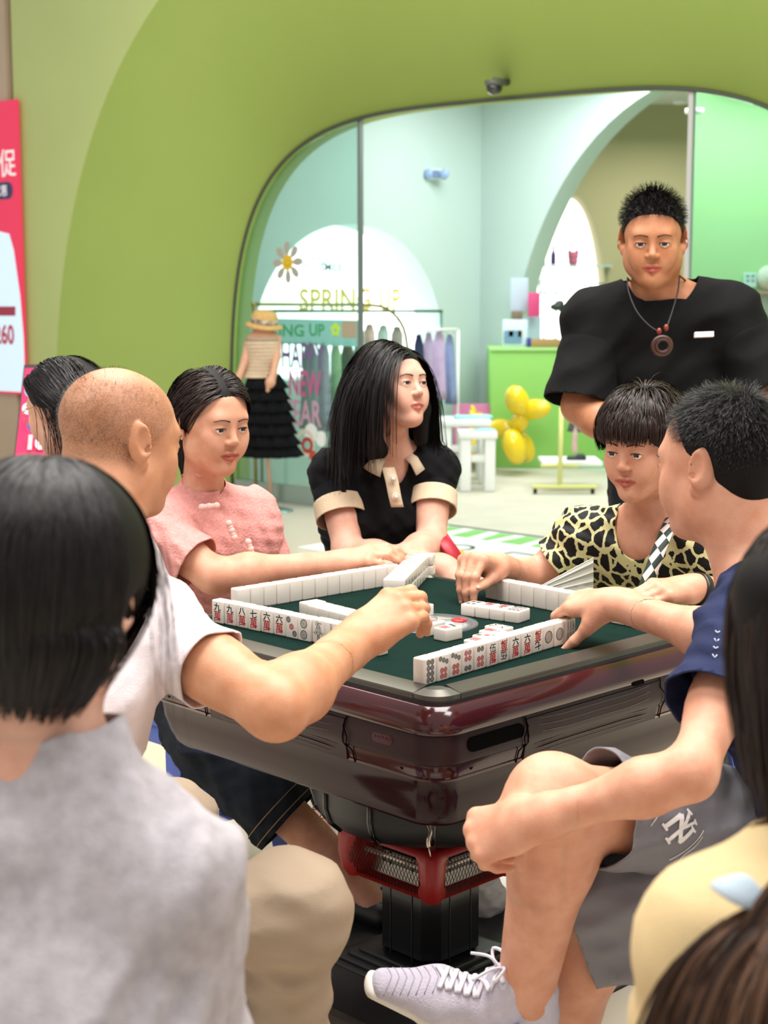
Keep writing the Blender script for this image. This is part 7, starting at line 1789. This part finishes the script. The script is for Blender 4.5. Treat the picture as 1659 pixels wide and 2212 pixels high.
for (px, py, hx, w_, h_) in ((1108, 728, '#6f93b3', .14, .10), (1104, 720, '#e9efef', .035, .05), (1124, 721, '#e8dcc8', .035, .05)):
    q = P(px, py, CD + .09); wobj('print', [q + V(a * w_ / 2, .0, b_ * h_ / 2) for a, b_ in ((-1, -1), (1, -1), (1, 1), (-1, 1))], [(0, 1, 2, 3)], mat('c_' + hx.strip('#'), hx, .6), fr1, smooth=False).location.y -= .0 
onc(1118, 1166, 684, CD + .3, .02, '#b9d3e4', 'acrylic_board', 'pale blue board standing behind the framed print', 'board')
onc(1100, 1138, 600, CD + .28, .012, '#c3cfe2', 'card_stand', 'tall pale acrylic card stand on the counter', 'stand', ybase=672); onc(1103, 1126, 672, CD + .28, .05, '#857261', 'stand_block', 'brown wooden block holding the tall card stand', 'block', ybase=690)
onc(1138, 1164, 632, CD + .2, .012, '#d84a83', 'price_card', 'pink price card clipped above the counter', 'card', rz=.1, ybase=684)
onc(1144, 1206, 732, CD + .1, .18, '#a98a58', 'wicker_basket', 'shallow brown basket on the green counter', 'basket'); onc(1136, 1146, 730, CD + .1, .1, '#39429b', 'small_box', 'small dark blue box between print and basket', 'box'); onc(1206, 1216, 735, CD + .1, .1, '#2f9fd0', 'small_box', 'small bright blue box right of the basket', 'box')
fr = thing('display_stand', P(1192, 735, CD + .3), 'white tubular display stand on the green counter', 'stand'); tm = mat('pale_tube', '#bcd0d0', .4)
b = MB(); b.tube(bez([P(1167, 632, CD + .3), P(1167, 610, CD + .3), P(1176, 602, CD + .3), P(1206, 602, CD + .3), P(1216, 610, CD + .3), P(1216, 632, CD + .3)], 20), .010, 8); b.obj('loop', tm, fr, smooth=True)
b = MB(); b.tube([P(1167, 632, CD + .3), P(1216, 632, CD + .3)], .010, 8); b.obj('bar', tm, fr, smooth=True)
for px in (1176, 1201): b = MB(); b.tube([P(px, 632, CD + .3), P(px - 2, 742, CD + .3)], .008, 8); b.obj('post', tm, fr, smooth=True)
S = SDF(); S.ell(P(1204, 663, CD + .2), (.06, .04, .03), None, .02); S.cone(P(1212, 665, CD + .2), P(1216, 705, CD + .2), .015, .012, .01); S.ell(P(1210, 655, CD + .2), (.03, .03, .025), None, .02); v, f_ = S.mesh(.006); tag(wobj('hair_clip_toy', v, f_, mat('black_toy', '#26302c', .5), None), 'black soft toy hanging on the tubular stand', 'toy')
# window ledge shelf with bottles
SD = YR - .08; z_ = P(0, 572, SD)[2]; tag(MB().box((X(1225, SD), SD, z_ - .012), (X(1320, SD) - X(1140, SD), .18, .02)).obj('glass_shelf', mat('glass_shelf', '#bfe3dd', .2, alpha=.7)), 'pale glass shelf across the rear arched window', 'shelf')
for px, hx, hh, lb in ((1161, '#2f2a4a', 26, 'dark bottle at the left end of the glass shelf'), (1173, '#22a9b3', 38, 'teal bottle on the glass shelf'), (1195, '#5d4796', 38, 'purple bottle on the glass shelf')):
    q = P(px, 572, SD); h_ = hh / F_PX * SD; b = MB(); b.lathe([(.024, 0), (.024, h_ * .55), (.016, h_ * .72), (.011, h_ * .78), (.011, h_)], q + V(0, 0, .001), 16); o = thing('bottle', q, lb, 'bottle', 'bottles on the glass shelf'); b.obj('glass_body', mat('c_' + hx.strip('#'), hx, .25), o, smooth=True)
    b = MB(); b.lathe([(.012, h_ * .9), (.012, h_ * 1.04), (0, h_ * 1.05)], q, 12); b.obj('cap', mat('cap_navy', '#2b3c80', .4), o, smooth=True)
S = SDF(); q = P(1238, 560, SD); S.ell(q + V(0, 0, -.02), (.045, .04, .04), None, .02); S.ell(q + V(0, 0, .03), (.05, .045, .04), None, .02); S.ell(q + V(-.035, 0, .065), (.018, .02, .022), None, .015); S.ell(q + V(.035, 0, .065), (.018, .02, .022), None, .015); v, f_ = S.mesh(.006); tag(wobj('plush_toy', v, f_, mat('pink_plush', '#d9799a', .8, bump=.5), None), 'small pink plush toy on the glass shelf', 'toy')
# second tubular stand near the man's shoulder
fr = thing('display_stand', P(1270, 735, CD + .2), 'grey wire stand partly hidden by the standing man', 'stand')
for a, b_ in (((1250, 640), (1252, 740)), ((1275, 615), (1275, 740)), ((1240, 638), (1320, 636)), ((1250, 612), (1310, 612))): b = MB(); b.tube([P(*a, CD + .2), P(*b_, CD + .2)], .008, 6); b.obj('wire', mat('grey_wire', '#8d9a98', .4, metal=.5), fr, smooth=True)
# yellow rolling rack with shoes
YD = 11.0; ym = mat('pale_yellow_tube', '#d9d98a', .4); rr = thing('rolling_rack', G(1212, 1056, 0), 'pale yellow rolling rack with a shoe platform by the standing man', 'rack')
b = MB(); b.tube([P(1213, 880, YD), P(1209, 1052, YD)], .016, 8); b.obj('upright', ym, rr, smooth=True)
b = MB(); b.box(P(1219, 1051, YD), (.45, .04, .025), bevel=.005); b.obj('foot_bar', ym, rr)
b = MB(); b.box(P(1208, 1006, YD + .1), (.26, .03, .02), bevel=.004); b.obj('shelf_bar', ym, rr)
for px in (1156, 1280): q = P(px, 1058, YD); b = MB(); b.lathe([(.018, -.012), (.018, .012)], V(q[0], q[1], .019), 14, axis=(1, 0, 0)); b.obj('caster', M_dark, rr, smooth=True)
zz = P(0, 998, YD + .3)[2]; MB().box(V(X(1235, YD + .3), YD + .35, zz), (.42, .4, .03), bevel=.006).obj('platform', M_white, rr, auto=40)
S = SDF(); c = P(1245, 991, YD + .3); S.cone(c + V(-.05, 0, 0), c + V(.05, 0, 0), .022, .022, .02, V(0, 1, 0), 1.3); S.ell(c + V(.03, 0, .015), (.03, .028, .025), None, .02); v, f_ = S.mesh(.005); tag(wobj('child_shoe', v, f_, mat('navy_shoe', '#20242e', .5), None), 'small dark child shoe on the white rack platform', 'shoe')
garment(1262, 892, 932, 60, 66, YD + .1, '#5e5f62', 'grey child shorts on the yellow rolling rack', .04); garment(1243, 925, 978, 10, 12, YD + .05, '#d9b7b5', 'narrow pale pink strap hanging from the yellow rack', .01)
# wall fittings
el = thing('emergency_light', WP(942, 377, .05), 'white twin-head emergency light on the mint wall', 'lamp'); q = WP(942, 377, .05); MB().box(q, (.19, .07, .085), bevel=.02, seg=3).obj('housing', mat('lamp_housing', '#dfe7f0', .4), el, auto=40)
for s_ in (-1, 1): b = MB(); b.lathe([(.036, 0), (.038, .02), (.030, .026), (0, .024)], q + V(s_ * .062, -.03, 0), 20, axis=(0, -1, .1)); b.obj('lamp_head', mat('lamp_lens', '#8aa6cf', .2), el, smooth=True)
MB().box(q + V(0, -.038, 0), (.05, .01, .06)).obj('label', mat('lamp_label', '#6f86ad', .5), el)
s_, z_ = Fpx(1068, 182, .02); dm = thing('dome_camera', Fpt(s_, z_, .1), 'dark dome camera on the green wall above the entrance', 'camera'); 
zc = 2.52 + .02; q = Fpt(*Fpx(1068, 186, .16), .16); b = MB(); b.lathe([(.055, .03), (.055, .012), (.050, 0)], q, 28, axis=(0, 0, 1)); b.obj('collar', mat('camera_grey', '#55584f', .4), dm, smooth=True)
b = MB(); b.lathe([(.047, .004), (.045, -.018), (.034, -.038), (.018, -.048), (0, -.051)], q, 28); b.obj('dome', mat('dome_black', '#0c0d0e', .1, coat=1.), dm, smooth=True)
b = MB(); b.tube([q + V(0, 0, .03), q - FN * .12 + V(0, 0, .03)], .02, 8); b.obj('bracket', mat('camera_grey', '#55584f', .4), dm, smooth=True)
for i, (px, py, d_) in enumerate(((1470, 224, 13.2), (1500, 245, 10.6))):
    q = P(px, py, d_); o = thing('ceiling_spotlight', q, ('round ceiling spotlight left of the pale post' , 'round ceiling spotlight right of the pale post')[i], 'lamp', 'shop ceiling spotlights'); b = MB(); b.lathe([(.06, .03), (.06, 0), (.048, -.003)], q, 24); b.obj('ring', M_white, o, smooth=True); b = MB(); b.lathe([(.047, -.002), (0, -.002)], q, 24); b.obj('lens', mat('spot_lens', '#ffffff', .3, emit=3.), o, smooth=True)
q = P(1640, 632, 11.2); tag(MB().box(q + V(.1, -.05, 0), (.42, .12, .022), bevel=.003).obj('wooden_shelf', mat('shelf_wood', '#b98a68', .5, var=.15, vscale=12, stretch=(1, 8, 8))), 'short wooden shelf on the green wall at the right edge', 'shelf')
q = P(1620, 605, 11.22); sw = thing('switch_plate', q, 'pale blue notice plate on the green wall above the wooden shelf', 'plate'); MB().box(q, (.09, .02, .10), bevel=.004).obj('plate', mat('plate_blue', '#bfe0dc', .5), sw); 
for a in (-1, 1):
    for b_ in (-1, 1): MB().box(q + V(a * .018, -.011, .012 + b_ * .016), (.016, .004, .012)).obj('mark', mat('plate_mark', '#4d6b6a', .5), sw)
q = P(1655, 600, 11.2); 
for (py, lb) in ((600, 'round pale wall knob above the wooden shelf'), (655, 'round pale wall knob below the wooden shelf')):
    b = MB(); b.lathe([(.085, 0), (.085, .03), (.07, .05), (0, .055)], P(1660, py, 11.24), 28, axis=(0, -1, 0)); tag(b.obj('wall_knob', mat('knob_grey', '#cfd2c4', .6), smooth=True), lb, 'knob', 'round pale wall knobs')
# entrance mat: white with green lettering bars
def fp(s, o): return Fpt(s, 0, o)
c0 = G(958, 1134, 0); s0 = (c0 - FO) @ FS; o0 = (c0 - FO) @ FN
mt = thing('entrance_mat', fp(s0 + .8, o0 + .5), 'white entrance mat with green letter strokes at the shop threshold', 'mat')
vs = [fp(s, o) + V(0, 0, z) for z in (.001, .008) for s, o in ((s0 - .05, o0), (s0 + 1.9, o0), (s0 + 1.9, o0 + 1.2), (s0 - .05, o0 + 1.2))]
wobj('pile', vs, [(0, 1, 2, 3), (4, 5, 6, 7), (0, 1, 5, 4), (1, 2, 6, 5), (2, 3, 7, 6), (3, 0, 4, 7)], mat('mat_white', '#dfe6e2', .9, bump=.4, bscale=200), mt, smooth=False)
for i in range(9):
    s_ = s0 + .1 + i * .19; q4 = [(s_, o0 + .06), (s_ + .11, o0 + .06), (s_ + .11 + .04 * (i % 2), o0 + .32), (s_ + .03 * (i % 3), o0 + .32)]; wobj('letter_stroke', [fp(a, b_) + V(0, 0, .0095) for a, b_ in q4], [(0, 1, 2, 3)], mat('mat_green', '#7dbd68', .9) if i != 5 else mat('mat_yellow', '#d9b94a', .9), mt, smooth=False)
wobj('border', [fp(a, b_) + V(0, 0, .009) for a, b_ in ((s0 - .05, o0), (s0 + 1.9, o0), (s0 + 1.9, o0 + .04), (s0 - .05, o0 + .04))], [(0, 1, 2, 3)], mat('mat_dark', '#39413c', .9), mt, smooth=False)
for i in range(4):
    Mx = frame(fp(s0 + .2 + i * .42, o0 + .62) + V(0, 0, .0095), FS, UP); v, f_ = ringm(0, 0, .10, .025, 24) if i % 2 else linem([(-.1, -.08), (-.1, .08), (.1, .08)], .03); wobj('letter_stroke', xf(Mx, np.array(v)), f_, mat('mat_dark', '#39413c', .9), mt, smooth=False)

# ---- posters at the left edge
PO = SPLAY + .045
def pp(px, py): return Fpx(px, py, PO)
s1 = pp(44, 500)[0]; s0 = s1 - 1.15; zt, zb = pp(20, 216)[1], pp(20, 850)[1]
po = thing('poster', Fpt((s0 + s1) / 2, zb, PO), 'tall red sale poster with white lettering on the left pillar', 'poster')
def plate(name, pts, o, m, parent): return wobj(name, [Fpt(s, z, o) for s, z in pts], [tuple(range(len(pts)))], m, parent, smooth=False)
vs = [Fpt(s, z, o) for o in (PO - .02, PO) for s, z in ((s0, zb), (s1, zb), (s1, zt), (s0, zt))]
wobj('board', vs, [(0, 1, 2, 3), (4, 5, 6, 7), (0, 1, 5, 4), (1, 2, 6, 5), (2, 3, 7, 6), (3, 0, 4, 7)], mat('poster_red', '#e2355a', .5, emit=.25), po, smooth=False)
q = [pp(0, 500), pp(20, 505), pp(30, 540), pp(44, 640), pp(56, 730), pp(62, 790), pp(62, 848)]
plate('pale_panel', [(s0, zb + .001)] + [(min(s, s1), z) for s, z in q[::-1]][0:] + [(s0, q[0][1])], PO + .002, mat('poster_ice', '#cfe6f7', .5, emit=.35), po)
def potext(txt, px, py, h, hexc, bold=.03, o=PO + .004, sx=1.):
    co, fs = text_mesh(txt, 1., bold); ext = co.max(0) - co.min(0); s, z = pp(px, py); k = h / F_PX * 11.5 / ext[1]; 
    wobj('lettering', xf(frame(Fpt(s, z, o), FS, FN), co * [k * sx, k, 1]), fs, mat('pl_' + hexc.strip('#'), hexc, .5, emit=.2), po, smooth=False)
potext('促', 17, 352, 58, '#f6f2f4', .010); potext('260', 10, 722, 44, '#b23a52', .03, sx=.85)
s, z = pp(8, 412); ol = []
for i in range(28): a = 2 * math.pi * i / 28; ol.append((s + math.copysign(.05, math.cos(a)) + .06 * math.cos(a), z + .06 * math.sin(a)))
plate('pill', ol, PO + .003, mat('pl_navy', '#2f3f6b', .5), po); potext('优惠', 2, 412, 24, '#e9e2ee', .012, PO + .005)
plate('price_strip', [pp(-60, 662), pp(34, 662), pp(34, 682), pp(-60, 682)], PO + .004, mat('pl_strip', '#b23a52', .5), po)
# standing board behind the woman with glasses
SDp = 6.6; sb = thing('standing_board', G(90, 1180, 0), 'magenta standing advert board behind the woman with glasses', 'board')
cr = [P(52, 788, SDp + .1), P(190, 788, SDp + .1), P(172, 1130, SDp - .25), P(14, 1130, SDp - .25)]; cr2 = [p + V(0, .03, 0) for p in cr]
wobj('frame', cr + cr2, [(0, 1, 2, 3), (4, 5, 6, 7), (0, 1, 5, 4), (1, 2, 6, 5), (2, 3, 7, 6), (3, 0, 4, 7)], mat('board_frame', '#3a2a33', .5), sb, smooth=False)
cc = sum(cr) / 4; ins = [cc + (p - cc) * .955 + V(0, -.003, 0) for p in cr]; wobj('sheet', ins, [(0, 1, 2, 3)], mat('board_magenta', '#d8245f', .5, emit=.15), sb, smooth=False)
nb = unit(np.cross(cr[1] - cr[0], cr[3] - cr[0])); nb = nb if nb[1] < 0 else -nb
for (txt, px, py, h, hx) in (('10', 80, 955, 36, '#f2ecef'),):
    co, fs = text_mesh(txt, 1., .05); ext = co.max(0) - co.min(0); k = h / F_PX * 6.5 / ext[1]; wobj('lettering', xf(frame(P(px, py, SDp - .10), V(1, 0, 0), nb) , co * k), fs, mat('pl_w', hx, .5), sb, smooth=False)
for (px, py, r_, hx) in ((66, 845, 13, '#5fa9c9'), (62, 882, 14, '#e9e9f2'), (70, 920, 12, '#4b4fa8'), (68, 815, 8, '#7f3f8f')):
    v, f_ = ringm(0, 0, r_ / F_PX * 6.6, r_ / F_PX * 6.6 * .6, 18); wobj('mark', xf(frame(P(px, py, SDp - .03 - .0010 * (py - 800)), V(1, 0, 0), nb), np.array(v)), f_, mat('pl_' + hx.strip('#'), hx, .5), sb, smooth=False)
